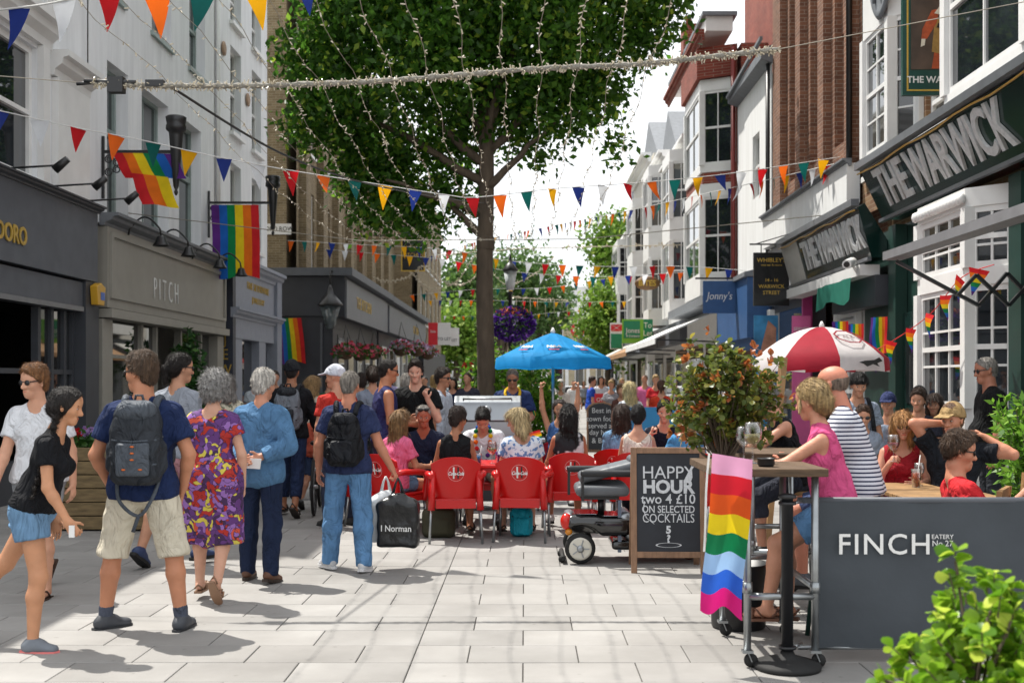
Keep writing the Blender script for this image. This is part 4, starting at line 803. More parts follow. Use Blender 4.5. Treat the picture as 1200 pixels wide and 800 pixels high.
ne = thing('no_entry_sign', 'round red no entry sign on a pole in front of the buff building', 'sign', (5, 100, 0)); p = wp(677, 387, 100); b = MB(); b.tube([(p.x, 100.1, 0), (p.x, 100.1, p.z+.8)], .06); b.build('pole', m_lead, ne); b = MB(); b.lathe([(.62, 0), (.62, .04)], p, 24, axis=(0, -1, 0)); b.build('disc', m_redp, ne); b = MB(); b.box(p+Vector((-.42, -.06, -.1)), p+Vector((.42, -.045, .1))); b.build('bar', m_wpaint, ne)
# pale far houses on the left, seen beneath the trees
for i in range(3):
    t = thing('far_house', ('pale far terrace house, nearest beneath the left trees', 'pale far terrace house, middle one beneath the left trees', 'pale far terrace house, last beneath the left trees')[i], 'building', (-9, 88+11*i, 0), group='far houses on the shaded side'); f = Facade(t, -6.6, 1); u = 84+11*i
    hs = [(u+1.4+2.4*k, u+2.5+2.4*k, v, v+1.9) for k in range(4) for v in (.8, 4.0)]
    f.wall(u, u+10.9, 0, 7.2, hs, m_bright); mass(t, -15, -6.9, u, u+10.9, 7.18, m_cream); [f.window(*h, m_wpaint, m_glass) for h in hs]
# ---------------------------------------------------------------- trees and plants
def leaf_quads(C, size, up_bias=.3, curl=.25, asp=.5, R_=None, dirs=None):
    R_ = R_ or rng; n = len(C); d = R_.normal(size=(n, 3)); d[:, 2] += up_bias
    if dirs is not None: d = dirs+.45*R_.normal(size=(n, 3))
    d /= np.linalg.norm(d, axis=1)[:, None]; s = np.cross(d, R_.normal(size=(n, 3))); s /= np.linalg.norm(s, axis=1)[:, None]+1e-9
    nn = np.cross(s, d); L_ = (size*(.65+.7*R_.random(n)))[:, None]; W = L_*asp*.5
    a = C; b = C+d*L_*.45+s*W+nn*L_*curl*.2; c = C+d*L_; e = C+d*L_*.45-s*W+nn*L_*curl*.2
    return np.stack([a, b, c, e], 1).reshape(-1, 3), np.arange(4*n).reshape(n, 4)
def crown_points(clumps, n, shell=.55):
    Ws = np.array([c[1][0]*c[1][1]*c[1][2] for c in clumps])**(2/3); pk = rng.choice(len(clumps), n, p=Ws/Ws.sum())
    d = rng.normal(size=(n, 3)); d /= np.linalg.norm(d, axis=1)[:, None]; r = (shell+(1-shell)*rng.random(n)**.7)[:, None]
    cs = np.array([c[0] for c in clumps])[pk]; rs = np.array([c[1] for c in clumps])[pk]
    return cs+d*r*rs, d
def limb(p0, p1, r0, r1, mb, wob=.12, n=6):
    p0, p1 = Vector(p0), Vector(p1); L_ = (p1-p0).length; pts = []
    for k in range(n+1):
        q = p0.lerp(p1, k/n)
        if 0 < k < n: q += Vector(rng.normal(size=3))*wob*L_/n*.7
        pts.append(q)
    mb.tube(pts, [r0+(r1-r0)*k/n for k in range(n+1)], 10); return pts
def twigged(clump_list, n_sprays, per, size, spread, **kw):       # leaves set in sprays so that gaps and dark hollows show
    C, d = crown_points(clump_list, n_sprays, .35); out = []
    P_ = np.repeat(C, per, 0)+rng.normal(size=(n_sprays*per, 3))*spread
    return leaf_quads(P_, size, **kw)
m_bark = mat('plane_bark', '5d5144', .9, .25, 9, .8, 25, stretch=(1, 1, .3)); m_leaf = leaf_mat('street_tree_leaves', '335620', '5a8a2c', 'b0c848', .6)  # brightest leaf tone paints sunlit leaves into the crown colour
TY = 24.0; TX = (569-VX)*TY/FPX; TK = TY/17
tree = thing('street_tree', 'tall leafy street tree with a slim straight trunk in the middle of the street', 'tree', (TX, TY, 0))
tk = MB(); tp = [Vector((TX+.02*math.sin(z*1.3), TY+.02*math.cos(z), z)) for z in np.linspace(0, 8.0, 14)]; tk.tube(tp, [.2-.055*k/13 for k in range(14)], 14)
tk.lathe([(.17, 0), (.19, .02), (.19, .26), (.172, .28)], (TX, TY, 4.35), 14); trunk = tk.build('trunk', m_bark, tree)
clumps = []
def cl(px, py, dz, rx, ry, rz):                                    # crown lobes, px/py at the trunk's depth
    p = wp(px, py, TY); clumps.append(((p.x, TY+dz*TK, p.z), (rx*TK, ry*TK*.8, rz*TK)))
for q in ((560, -60, 0, 2.2, 2.1, 1.5), (440, 20, -.3, 1.15, 1.5, .95), (385, 75, .2, .62, 1.0, .6), (400, 125, -.2, .6, .9, .55), (440, 165, .3, .75, .9, .5), (470, 225, .2, .55, .6, .4), (445, 250, .1, .42, .5, .3), (500, 262, .1, .36, .45, .24), (540, 235, .2, .3, .4, .2), (420, 205, .3, .42, .6, .35),
          (500, 90, -.6, 1.0, 1.3, .95), (570, 60, .3, 1.2, 1.5, 1.1), (640, 60, -.2, 1.1, 1.4, .95), (700, 45, .2, .9, 1.2, .7), (755, 15, 0, .65, 1.0, .55), (690, 105, .3, .6, .8, .5), (655, 130, -.3, .6, .8, .45), (600, 140, .3, .6, .9, .5), (525, 160, .4, .6, .8, .45), (550, -150, 0, 2.4, 2.4, 1.3), (690, -60, .2, 1.4, 1.5, 1.0), (430, -60, .1, 1.4, 1.5, 1.0), (780, -40, 0, .7, .9, .6), (720, 165, .1, .22, .3, .2), (632, 178, 0, .25, .35, .2), (520, 215, .2, .3, .4, .2), (360, 150, 0, .35, .5, .35), (350, 60, 0, .35, .5, .3)): cl(*q)
for q in ((500, 215, 3.2), (650, 150, 4.0), (420, 60, 4.4), (700, 40, 4.6), (560, -80, 5), (470, -20, 4.8), (640, -60, 4.9), (455, 215, 3.6), (590, 60, 4.7), (390, 110, 4.1)):
    e = wp(q[0], q[1], TY); st = Vector((TX, TY, min(q[2]*1.28+.5, 7.9))); lb = MB(); limb(st, e+Vector((0, rng.normal()*.4, 0)), .1, .025, lb); lb.build('limb', m_bark, tree)
P1, Q1 = twigged(clumps, 5400, 14, .165, .19, up_bias=-.1, asp=.55)
crown = link('crown', npmesh('crown', P1, Q1, m_leaf, smooth=False), tree)
def simple_tree(name, label, base, h, clumps, n, size, lm, trunk_r=.2, group=None):
    t = thing(name, label, 'tree', base, group=group); x, y, z0 = base
    b = MB(); top = max(c[0][2] for c in clumps); limb((x, y, z0), (x, y, top), trunk_r, trunk_r*.3, b, .05); b.build('trunk', m_bark, t)
    for c in clumps[:6]: b = MB(); limb((x, y, z0+h*.35), c[0], trunk_r*.45, trunk_r*.1, b); b.build('limb', m_bark, t)
    V_, Q_ = twigged(clumps, n//8, 8, size, size*1.2, asp=.6); link('crown', npmesh('crown', V_, Q_, lm, smooth=False), t); return t
m_leaf2 = leaf_mat('far_tree_leaves', '3c5a2a', '56763a', '87a050', .4); m_leaf3 = leaf_mat('lime_tree_leaves', '567a2a', '7a9a3c', 'a8bb5a', .45)
def lobes(px, py, z, rx, rz, n, r): return [(tuple(wp(px+rng.normal()*rx, py+rng.normal()*rz, z+rng.normal()*1.0)), (r*(.7+.5*rng.random()),)*3) for _ in range(n)]
for i, (px, py, z, rx, rz, n, r, lm, lab) in enumerate(((545, 345, 92, 12, 18, 9, 2.4, m_leaf2, 'large mid green tree at the far left end behind the trunk'), (590, 330, 100, 16, 16, 10, 2.8, m_leaf2, 'broad round topped tree behind the lamp post'), (630, 345, 104, 16, 16, 9, 2.6, m_leaf2, 'broad dark tree behind the strings above the blue umbrella'), (535, 400, 84, 8, 12, 6, 1.6, m_leaf3, 'lighter low tree beneath the letting boards'))):
    c = lobes(px, py, z, rx, rz, n, r); g0 = wp(px, py, z); simple_tree('far_tree', lab, (g0.x, z, 0), g0.z, c, 5200, .42, lm, .3, 'trees at the far end')
for px, py, z, rx, rz, n, r, lab in ((728, 300, 66, 9, 24, 10, 1.5, 'tall light green tree rising beside the white terrace'), (712, 375, 62, 9, 22, 9, 1.4, 'lime green tree above the bank sign')):
    c = lobes(px, py, z, rx, rz, n, r); g0 = wp(px, py, z); simple_tree('street_tree', lab, (g0.x, z, 0), g0.z, c, 5200, .3, m_leaf3, .2, 'lime green trees on the sunny side')
# ================================================================ bunting, light strings, flags
BC = [('red', 'c11a22'), ('orange', 'e8681c'), ('teal', '0f5a55'), ('yellow', 'e0a312'), ('blue', '22357f'), ('white', 'dde0e4')]
pen_m = [thin('pennant_'+n, h, .45) for n, h in BC]; m_cord = mat('white_cord', 'c9c9c6', .8, .05)
def pennant_mesh(m):
    b = MB(); rows = []
    for j in range(5):
        t = j/4; w_ = .105*(1-t)+.002; rows.append([(x*w_, .02*math.sin(t*3)+.012*x*x*(1-t), -.33*t) for x in (-1, 0, 1)])
    b.grid(rows); return b.mesh(m)
pen_mesh = [pennant_mesh(m) for m in pen_m]
def plane_path(e0, e1, pix):                  # photograph pixels -> points on the vertical plane through the string's two fixings
    out = []; (x0, y0), (x1, y1) = e0, e1
    for px, py in pix:
        k = (px-VX)/FPX; den = (x1-x0)*1.0-k*(y1-y0); s_ = (k*y0-x0)/den; t = y0+s_*(y1-y0); out.append(Vector((k*t, t, CAMH-(py-VY)*t/FPX)))
    return out
def smooth_path(P_, n):
    P_ = [P_[0]]+P_+[P_[-1]]; out = []
    for i in range(1, len(P_)-2):
        p0, p1, p2, p3 = P_[i-1:i+3]
        for k in range(n):
            t = k/n; out.append(.5*((2*p1)+(p2-p0)*t+(2*p0-5*p1+4*p2-p3)*t*t+(3*p1-p0-3*p2+p3)*t**3))
    out.append(P_[-1]); return out
def bunting(label, e0, e1, pix, spacing=.43, start=0, scale=1, first=.1):
    pts = smooth_path(plane_path(e0, e1, pix), 10); t = thing('bunting', label, 'bunting', pts[0], group='bunting strings across the street')
    b = MB(); b.tube(pts, .007*scale, 5); b.build('cord', m_cord, t)
    d = first; acc = 0; i = start
    for a, c in zip(pts, pts[1:]):
        L_ = (c-a).length
        while acc+L_ >= d:
            p = a.lerp(c, (d-acc)/L_); px = VX+p.x*FPX/p.y; py = VY-(p.z-CAMH)*FPX/p.y
            if -30 < px < 1230 and py > -70:
                o = link('pennant', pen_mesh[i % 6], t); o.location = p-pts[0]+Vector((0, 0, -.003)); dr = (c-a); o.scale = (scale*random.uniform(.9, 1.05),)*3
                o.rotation_euler = (random.gauss(-.05, .22), random.gauss(0, .1)-math.atan2(dr.z, Vector((dr.x, dr.y)).length)*.6, math.atan2(dr.y, dr.x)+random.gauss(0, .2))
            i += 1; d += spacing*scale
        acc += L_
    return t
bunting('nearest bunting string with large pennants across the top left corner', (-6.8, 12.5), (5.5, 9.5), [(-90, 22), (8, 11), (60, 4), (103, -6), (155, -12), (215, -18), (280, -22), (326, -30), (400, -45)], .36, 2, 1.5)
bunting('long main bunting string sagging right across the street in front of the tree trunk', (-6.8, 13.6), (5.5, 20), [(-60, 118), (0, 130), (90, 150), (160, 163), (250, 183), (330, 198), (430, 214), (520, 228), (560, 231), (650, 221), (750, 214), (850, 204), (985, 184)], .45, 3)
bunting('bunting string rising from behind the trunk to the brick piers, below the main one', (-5.1, 60), (5.4, 19.5), [(505, 300), (560, 283), (640, 266), (740, 246), (840, 224), (920, 206), (990, 189)], .5, 4)
bunting('bunting string level with the pub street name plate on the left', (-6.8, 34.2), (5.4, 28), [(322, 281), (430, 287), (520, 292), (600, 306), (700, 312), (800, 312), (874, 317)], .5, 0)
bunting('faded bunting string just below the one at the street name plate', (-6.8, 38), (5.4, 36), [(345, 289), (440, 297), (520, 304), (600, 318), (690, 324), (750, 322), (818, 318)], .55, 2)
bunting('far bunting string crossing behind the lamp post lantern', (-5.2, 52), (5.4, 48), [(480, 346), (560, 339), (640, 337), (700, 328), (766, 321)], .6, 1)
bunting('far bunting string just above the purple flower basket', (-5.2, 62), (5.4, 58), [(502, 352), (580, 352), (660, 354), (740, 353)], .6, 3)
bunting('farthest bunting string seen over the blue umbrella', (-5.5, 76), (5.4, 70), [(520, 370), (600, 371), (640, 367), (680, 363), (719, 356)], .7, 5)
# dense light garland across the street
m_bulb = mat('clear_bulb', 'c2b8a2', .3, .08, spec=.7); m_wire = mat('pale_wire', '8f887a', .7, .1)
def bulb_sticks(pts, n, L_=.05, r=.007, spread=.02):
    b = MB(); tot = len(pts)-1
    for k in range(n):
        f = random.uniform(0, tot-.001); i = int(f); p = pts[i].lerp(pts[i+1], f-i); d = Vector((random.gauss(0, 1), random.gauss(0, 1), random.gauss(-.2, 1))).normalized()
        b.bar(p+d*spread, p+d*(spread+L_*random.uniform(.7, 1.2)), r*2)
    return b
gpts = smooth_path(plane_path((-3.4, 9.0), (2.0, 9.1), [(108, 97), (160, 100), (240, 101), (320, 100), (430, 96), (540, 88), (640, 80), (740, 76), (820, 68), (912, 58)]), 10)
gar = thing('light_garland', 'thick bundled light garland strung across the street in front of the tree crown', 'garland', gpts[0])
b = MB(); b.tube(gpts, [.017+.006*math.sin(k*2.3)+.006*random.random() for k in range(len(gpts))], 8); b.build('rope', mat('garland_rope', '8f8b82', .8, .25, 30, 1, 60), gar)
tag(bulb_sticks(gpts, 1100, .034, .0035, .012).build('bulbs', m_bulb, gar), kind='stuff')
hw = MB(); p = gpts[0]; hw.tube([p+Vector((-.06, 0, .01)), p+Vector((.34, 0, 0))], .02, 8); hw.box(p+Vector((.13, -.04, -.08)), p+Vector((.25, .04, .04))); hw.tube([p+Vector((-.12, 0, -.01)), p], .014, 8); hw.build('junction_box', m_black, gar)
hw = MB(); q = gpts[13]; hw.box(q+Vector((-.07, -.03, -.01)), q+Vector((.07, .03, .04))); hw.build('clamp', m_black, gar)
b = MB(); b.tube([Vector((LX, 9.6, 4.35)), gpts[0]+Vector((-.1, 0, 0))], .004, 5); b.tube([gpts[-1], Vector((RX, 9.9, 5.1))], .004, 5); b.build('stay_wire', m_wire, gar)
cpts = smooth_path([gpts[15]]+plane_path((gpts[15].x, gpts[15].y), (TX, TY-.1), [(330, 180), (430, 215), (520, 232)])+[Vector((TX, TY-.2, 5.3))], 8)
b = MB(); b.tube(cpts, .011, 6); tag(b.build('power_cable', m_black), 'black power cable looping from the garland to the tree trunk', 'cable')
# single strings running up the street
def garland_z(x): return min(gpts, key=lambda q: abs(q.x-x)).z
for k in range(14):
    x = -2.78+.29*k; z0 = garland_z(x)+.02; pts = []
    for j in range(53):
        y = 6.2+.26*j; pts.append(Vector((x+.02*math.sin(j*.9+k), y, z0+(.1*((9-y)/2.8)**2 if y < 9 else -.34*(1-(2*(y-9)/10.7-1)**2)*.55)+.008*math.sin(j*2.1+k))))
    t = thing('fairy_lights', 'thin overhead string of small clear bulbs, %s of fourteen counted from the left' % 'first second third fourth fifth sixth seventh eighth ninth tenth eleventh twelfth thirteenth last'.split()[k], 'lights', pts[0], group='overhead fairy light strings'); b = MB(); b.tube(pts, .0028, 4); b.build('wire', m_wire, t); tag(bulb_sticks(pts, 105, .03, .0034, .002).build('bulbs', m_bulb, t), kind='stuff')
b = MB(); b.tube([(LX, 19.75, 4.5), (-2.8, 19.7, 4.02), (1.0, 19.7, 4.05), (RX, 19.75, 4.5)], .008, 5); tag(b.build('span_wire', m_wire), 'plain crossing wire that carries the far ends of the fairy light strings', 'wire')
def swag(label, e0, e1, pix, n=120, icicle=0):
    pts = smooth_path(plane_path(e0, e1, pix), 8); t = thing('light_swag', label, 'lights', pts[0], group='drooping light swags'); b = MB(); b.tube(pts, .014, 5)
    if icicle:
        for p in pts[::2]: b.tube([p, p+Vector((0, 0, -random.uniform(.3, 1)*icicle))], .014, 4)
    b.build('wire', m_bulb, t); tag(bulb_sticks(pts, n, .09, .014, .02).build('bulbs', m_bulb, t), kind='stuff')
swag('white light swag drooping beside the black and gold hanging sign', (-6.8, 50), (5.4, 46), [(432, 322), (450, 329), (475, 326), (498, 312), (520, 330), (548, 331), (570, 305)], 160)
swag('light swag hanging behind the trunk at lantern height', (-6.8, 56), (5.4, 52), [(480, 318), (505, 338), (535, 330), (560, 300), (590, 332), (625, 322), (650, 300)], 160)
swag('icicle lights hanging to the right of the purple flower basket', (-5.5, 60), (5.4, 60), [(600, 348), (630, 350), (665, 352)], 80, 1.0)
swag('long thin light line crossing beneath the second bunting string', (-6.8, 40), (5.4, 38), [(500, 300), (600, 292), (700, 289), (800, 287)], 60)
# ---------------------------------------------------------------- rainbow flags
RB = [('violet', '5b2a7d'), ('blue', '1c5fb5'), ('green', '0f7f46'), ('yellow', 'e6c81c'), ('orange', 'e5701a'), ('red', 'c9242a')]
rb_m = [thin('flag_'+n, h, .3) for n, h in RB]
def flag(name, label, origin, ex, ez, W, H, mats, wave=.05, across=True, root=None, nseg=4, taper=0, phase=0, group=None, thick=True):
    # stripes run along ez when across (side by side along ex), else stacked along ez
    t = root or thing(name, label, 'flag', origin, group=group); ex = Vector(ex).normalized(); ez = Vector(ez).normalized(); n = ex.cross(ez); o = Vector(origin); S_ = len(mats)
    cloth_ = MB(); M_ = 14
    for s_ in range(S_):
        cloth_.cm = s_; rows = []
        for i in range(nseg+1):
            a = (s_+i/nseg)/S_; r = []
            for j in range(M_+1):
                c = j/M_; u, v = (a, c) if across else (c, a)
                r.append(o+ex*(u*W*(1-taper*v)+.02*math.sin(v*5+phase)*v)+ez*(v*H*(1+.03*math.sin(u*7+phase)))+n*(wave*(math.sin(u*8+phase+v*2)*.8+.5*math.sin(v*6+u*3+phase))*(.3+.7*v)))
            rows.append(r)
        cloth_.grid(rows)
    cloth_.build('cloth', mats, t); return t
def torch_bracket(label, y, z, x1, scroll_len):
    t = thing('wall_bracket', label, 'bracket', (LX, y, z), group='black iron brackets on the left walls')
    b = MB(); b.bar((LX+.02, y, z), (x1+.03, y, z), .035, .05); b.bar((LX+.03, y, z-.75), (LX+.03, y, z+.25), .04); b.build('arm', m_black, t); b = MB()
    for k in range(5):
        c = Vector((LX+.12+.13*(k % 3), y, z-.12-.16*(k//3)-.05*(k % 2))); b.tube([c+Vector((.075*(1-j/16*.7)*math.cos(j*.7), 0, .075*(1-j/16*.7)*math.sin(j*.7))) for j in range(16)], .012, 5)
    b.build('scrollwork', m_black, t); b = MB()
    b.lathe([(.012, -.85), (.035, -.8), (.02, -.76), (.045, -.7), (.11, .1), (.115, .16), (.16, .2), (.16, .26), (.145, .29), (.155, .33), (.165, .4), (.14, .42), (.02, .4)], (x1+.1, y, z+.15), 14); b.build('torch_cone', m_black, t)
torch_bracket('black iron scroll bracket with torch cone holding the draped rainbow flag', 18.5, 5.3, -5.7, .6)
torch_bracket('black iron scroll bracket with torch cone holding the hanging rainbow flag', 24.7, 5.45, -5.5, .6)
flag('rainbow_flag', 'rainbow flag hanging straight down from the bracket by the jeweller', (-6.72, 24.66, 5.4), (1, 0, 0), (.03, 0, -1), 1.02, 1.55, rb_m, .03)
flag('rainbow_flag', 'rainbow flag draped and folded over the bracket above the PITCH fascia', (-6.62, 18.46, 5.28), (1, 0, -.02), (.3, 0, -.55), 1.0, .45, list(reversed(rb_m)), .05, phase=1)
fl2 = flag('rainbow_flag', 'drooping lower tail of the rainbow flag over the PITCH fascia', (-6.3, 18.42, 4.95), (1, 0, -.12), (.35, 0, -1), .6, .52, [rb_m[5], rb_m[4], rb_m[3]], .03, phase=2)
flag('rainbow_flag', 'rainbow flag hung on the dark pub front beyond the jeweller', wp(323, 373, 32.6), (1, 0, .02), (.12, 0, -1), .72, 1.28, rb_m, .04)
# small rainbow bunting on a red cord by the white bow window
rp_ = smooth_path([Vector(p) for p in (wp(1000, 423, 15.5), wp(1045, 400, 14.6), wp(1090, 368, 13.6), wp(1126, 326, 12.9), wp(1165, 310, 12.4))], 8)
rt_ = thing('bunting', 'small rainbow pennants on a red cord sloping in front of the white bow window', 'bunting', rp_[0]); b = MB(); b.tube(rp_, .006, 5); b.build('cord', mat('red_cord', 'c8231f', .6, .05), rt_)
def rainbow_pennant():
    b = MB()
    for s_ in range(6):
        b.cm = s_; b.grid([[(x*.11*(1-(s_+i)/6)+.0015*x, .02*math.sin((s_+i)*.8), -.05*(s_+i)) for x in (-1, 1)] for i in (0, 1)])
    return b.mesh(list(reversed(rb_m)))
rpm = rainbow_pennant()
for k in (2, 5, 8, 12, 16, 20, 24, 28):
    o = link('pennant', rpm, rt_); o.location = rp_[k]-rp_[0]; o.rotation_euler = (0, random.gauss(0, .25), random.gauss(.9, .5))
for k, (px, py, z) in enumerate(((975, 377, 17.2), (993, 380, 17.0), (1020, 372, 16.4))):
    flag('rainbow_flag', ('small rainbow flag at the left of the white louvred shopfront', 'middle small rainbow flag on the white louvred shopfront', 'small rainbow flag between the louvres and the dark green door')[k], wp(px, py, z), (.5, -.6, 0), (0, 0, -1), .28, .5, rb_m, .03, phase=k, group='small rainbow flags on the pub front')
# ================================================================ street furniture and props
m_wood = mat('weathered_wood', '7d6a4a', .8, .3, 5, .5, 30, stretch=(1, 6, 6)); m_woodd = mat('dark_wood', '5a4632', .75, .3, 6, .4, 30, stretch=(1, 8, 8)); m_teak = mat('teak', '8d6c45', .6, .25, 6, .3, 30); m_steel = mat('galvanised_steel', '9ea2a4', .35, .15, 12, metal=.9); m_stain = mat('stainless', '9a9ea2', .38, .08, 3, metal=.9); m_red = mat('red_plastic', 'c11414', .32, .05, 3, spec=.5); m_rub = mat('rubber', '141414', .75, .2); m_pot = mat('black_plastic', '1b1c1f', .45, .15); m_glassclear = clear_glass('drinking_glass'); m_soil = mat('soil', '2e241b', .95, .3, 20)
def ribbon_leaves(name, pts, dirs, size, m, parent, asp=.42, jit=.35, seed=1, fine=0):
    Rr = np.random.default_rng(seed); C = np.array(pts); d = np.array(dirs)
    if not fine:
        V_, Q_ = leaf_quads(C, size, asp=asp, dirs=d, R_=Rr); return tag(link(name, npmesh(name, V_, Q_, m, smooth=False), parent), kind='stuff')
    # rounded leaves folded along the midrib; the nearest ones are parts of their own
    LT = np.array([(t, w_*sx, .1*abs(sx)*w_+.16*t*(1-t)-.1*t*t) for t, w_ in ((0, .03), (.28, .3), (.58, .5), (.84, .36), (1, .02)) for sx in (-1, 0, 1)]); LQ = np.array([(3*r+c, 3*r+c+1, 3*r+c+4, 3*r+c+3) for r in range(4) for c in (0, 1)])
    n = len(C); d = d+.4*Rr.normal(size=(n, 3)); d /= np.linalg.norm(d, axis=1)[:, None]; sv = np.cross(d, np.array([0, 0, 1.])+.5*Rr.normal(size=(n, 3))); sv /= np.linalg.norm(sv, axis=1)[:, None]; nv = np.cross(sv, d); L_ = size*(.65+.6*Rr.random(n))
    order = np.argsort(C[:, 1]) if fine > 1 else np.arange(n); single = order[:fine] if fine > 1 else []; rest_ = order[fine:] if fine > 1 else order
    V_ = (C[rest_, None, :]+L_[rest_, None, None]*(LT[None, :, 0:1]*d[rest_, None, :]+asp*LT[None, :, 1:2]*sv[rest_, None, :]+LT[None, :, 2:3]*nv[rest_, None, :])).reshape(-1, 3); Q_ = (LQ[None]+15*np.arange(len(rest_))[:, None, None]).reshape(-1, 4)
    o = tag(link(name, npmesh(name, V_, Q_, m, smooth=True), parent), kind='stuff')
    if len(single):
        me = npmesh('leaf', LT*[1, asp, 1], LQ, m, smooth=True); po = worigin(parent)
        for i in single: q = link('leaf', me, parent, False); q.matrix_local = Matrix(((*(d[i]*L_[i])[:1], sv[i][0]*L_[i], nv[i][0]*L_[i], C[i][0]-po.x), (d[i][1]*L_[i], sv[i][1]*L_[i], nv[i][1]*L_[i], C[i][1]-po.y), (d[i][2]*L_[i], sv[i][2]*L_[i], nv[i][2]*L_[i], C[i][2]-po.z), (0, 0, 0, 1)))
    return o
def shrub(name, label, base, stems, tips, whorl, size, lm, root=None, stem_r=.012, asp=.42, wood=None, cat='shrub', seed=3, up=.6, fine=0):
    # woody stems ending in tips, each tip a rosette of leaves
    Rr = np.random.default_rng(seed); t = root or thing(name, label, cat, base); b = MB(); P_, D_ = [], []
    for s0, s1, r in stems: b.tube([Vector(s0), (Vector(s0)+Vector(s1))/2+Vector(Rr.normal(size=3))*.02, Vector(s1)], [r, r*.8, r*.55], 7)
    for p, d in tips:
        d = np.array(d)/np.linalg.norm(d); b.tube([Vector(p-d*size*1.6), Vector(p)], [stem_r*.4, stem_r*.25], 4, False)
        for k in range(whorl):
            a = Rr.normal(size=3); a -= d*a.dot(d); a /= np.linalg.norm(a); P_.append(p-d*size*Rr.random()*1.3); D_.append(d*up*Rr.random()*1.6+a)
    tag(b.build('branches', wood or m_bark, t), kind='stuff'); ribbon_leaves('foliage', P_, D_, size, lm, t, asp, seed=seed, fine=fine); return t
def shell_tips(c, r, n, seed, low=-.6, inner=.55):
    Rr = np.random.default_rng(seed); out = []
    while len(out) < n:
        d = Rr.normal(size=3); d /= np.linalg.norm(d)
        if d[2] < low: continue
        k = inner+(1-inner)*Rr.random()**.5; out.append((np.array(c)+d*np.array(r)*k*(1+.12*Rr.normal()), d+np.array([0, 0, .5])))
    return out
def stems_to(base, tips, n, r, Rr):
    out = []; base = np.array(base)
    for i in Rr.choice(len(tips), n, replace=False): out.append((base, base+(tips[i][0]-base)*.92, r*(.6+.5*Rr.random())))
    return out
# ---- near bush at the lower right edge
nb = thing('evergreen_bush', 'bright green glossy evergreen bush in the lower right foreground', 'bush', (1.31, 3.5, 0)); c0 = (1.4, 3.5, .66)
tips = [q for q in shell_tips(c0, (.29, .3, .37), 250, 11, -.9, .35)]; Rr = np.random.default_rng(4)
sts = [((1.36, 3.5, .3), (1.37, 3.5, .62), .02)]+[(np.array((1.37, 3.5, .55)), np.array((1.37, 3.5, .55))+(tips[i][0]-np.array((1.37, 3.5, .55)))*.93, .007) for i in range(0, 250, 4)]
m_lfb = leaf_mat('bright_evergreen_leaves', '527f1c', '97bb36', 'd2dc5c', .5, .28)
shrub('x', 'x', None, sts, tips, 11, .052, m_lfb, nb, .008, .8, seed=5, fine=300)
b = MB(); b.lathe([(.15, 0), (.17, .02), (.21, .38), (.22, .4), (.2, .4), (.19, .36)], (1.36, 3.5, 0), 22); b.build('pot', m_pot, nb); b = MB(); b.lathe([(.19, .35), (.02, .37)], (1.36, 3.5, 0), 16); b.build('soil', m_soil, nb)
# ---- red tipped shrub in the black pot
rs_ = thing('potted_shrub', 'red tipped evergreen shrub in a round black pot behind the striped flag', 'shrub', (1.39, 7.5, 0)); c0 = (1.27, 7.6, 1.48); tips = shell_tips((1.32, 7.6, 1.5), (.40, .33, .37), 480, 21, -1, .25)
sts = [((1.39, 7.55, .36), (1.29, 7.58, 1.1), .016), ((1.41, 7.55, .36), (1.34, 7.6, 1.1), .014)]+[(np.array((1.3, 7.58, 1.05)), np.array((1.3, 7.58, 1.05))+(tips[i][0]-np.array((1.3, 7.58, 1.05)))*.93, .006) for i in range(0, 480, 6)]
shrub('x', 'x', None, sts, tips[:400], 8, .05, leaf_mat('photinia_green', '4a5e2a', '757c38', 'a89a44', .45, .35), rs_, .006, .7, seed=6, fine=1)
ribbon_leaves('red_tips', [t[0] for t in tips[400:] for _ in range(6)], [t[1]/np.linalg.norm(t[1])+.6*Rr.normal(size=3) for t in tips[400:] for _ in range(6)], .05, leaf_mat('photinia_red', '8f4a30', 'b5703a', 'c2a04a', .45, .35), rs_, .6, seed=8, fine=1)
b = MB(); b.lathe([(.165, 0), (.175, .01), (.195, .4), (.2, .42), (.182, .42), (.175, .36), (.02, .355)], (1.4, 7.55, .002), 28); b.build('pot', m_pot, rs_)
# ---- green bush at the right edge, hedge behind the barbecue
eb = thing('potted_bush', 'light green leafy bush at the right edge beside the standing man', 'bush', (4.3, 10.2, 0)); tips = shell_tips((4.42, 10.2, 1.0), (.34, .35, .5), 160, 31, -1, .3); shrub('x', 'x', None, [((4.42, 10.2, .35), (4.42, 10.2, .8), .02)], tips, 8, .09, leaf_mat('bay_leaves', '4a7a22', '7fae3c', 'a9c95a', .5), eb, .008, .4, seed=9); b = MB(); b.lathe([(.2, 0), (.26, .42), (.24, .42), (.22, .36)], (4.42, 10.2, .002), 20); b.build('pot', m_pot, eb)
hd = thing('hedge', 'bright green leafy hedge in a dark trough behind the barbecue', 'hedge', (-.2, 24, 0))
tips = shell_tips((-.5, 24.4, 1.5), (.95, .5, .9), 260, 41, -1, .2)+shell_tips((.22, 23.8, 1.2), (.55, .5, .85), 240, 42, -1, .2); shrub('x', 'x', None, [((-.4, 24.3, .3), (-.4, 24.3, 1.2), .04), ((.2, 23.9, .3), (.2, 23.9, 1.0), .04)], tips, 8, .13, leaf_mat('hedge_leaves', '3d6a1f', '6c9a2c', 'a3bf4a', .45), hd, .012, .5, seed=12); b = MB(); b.box((-1.4, 23.6, .002), (.7, 24.9, .5)); b.build('trough', m_pot, hd)
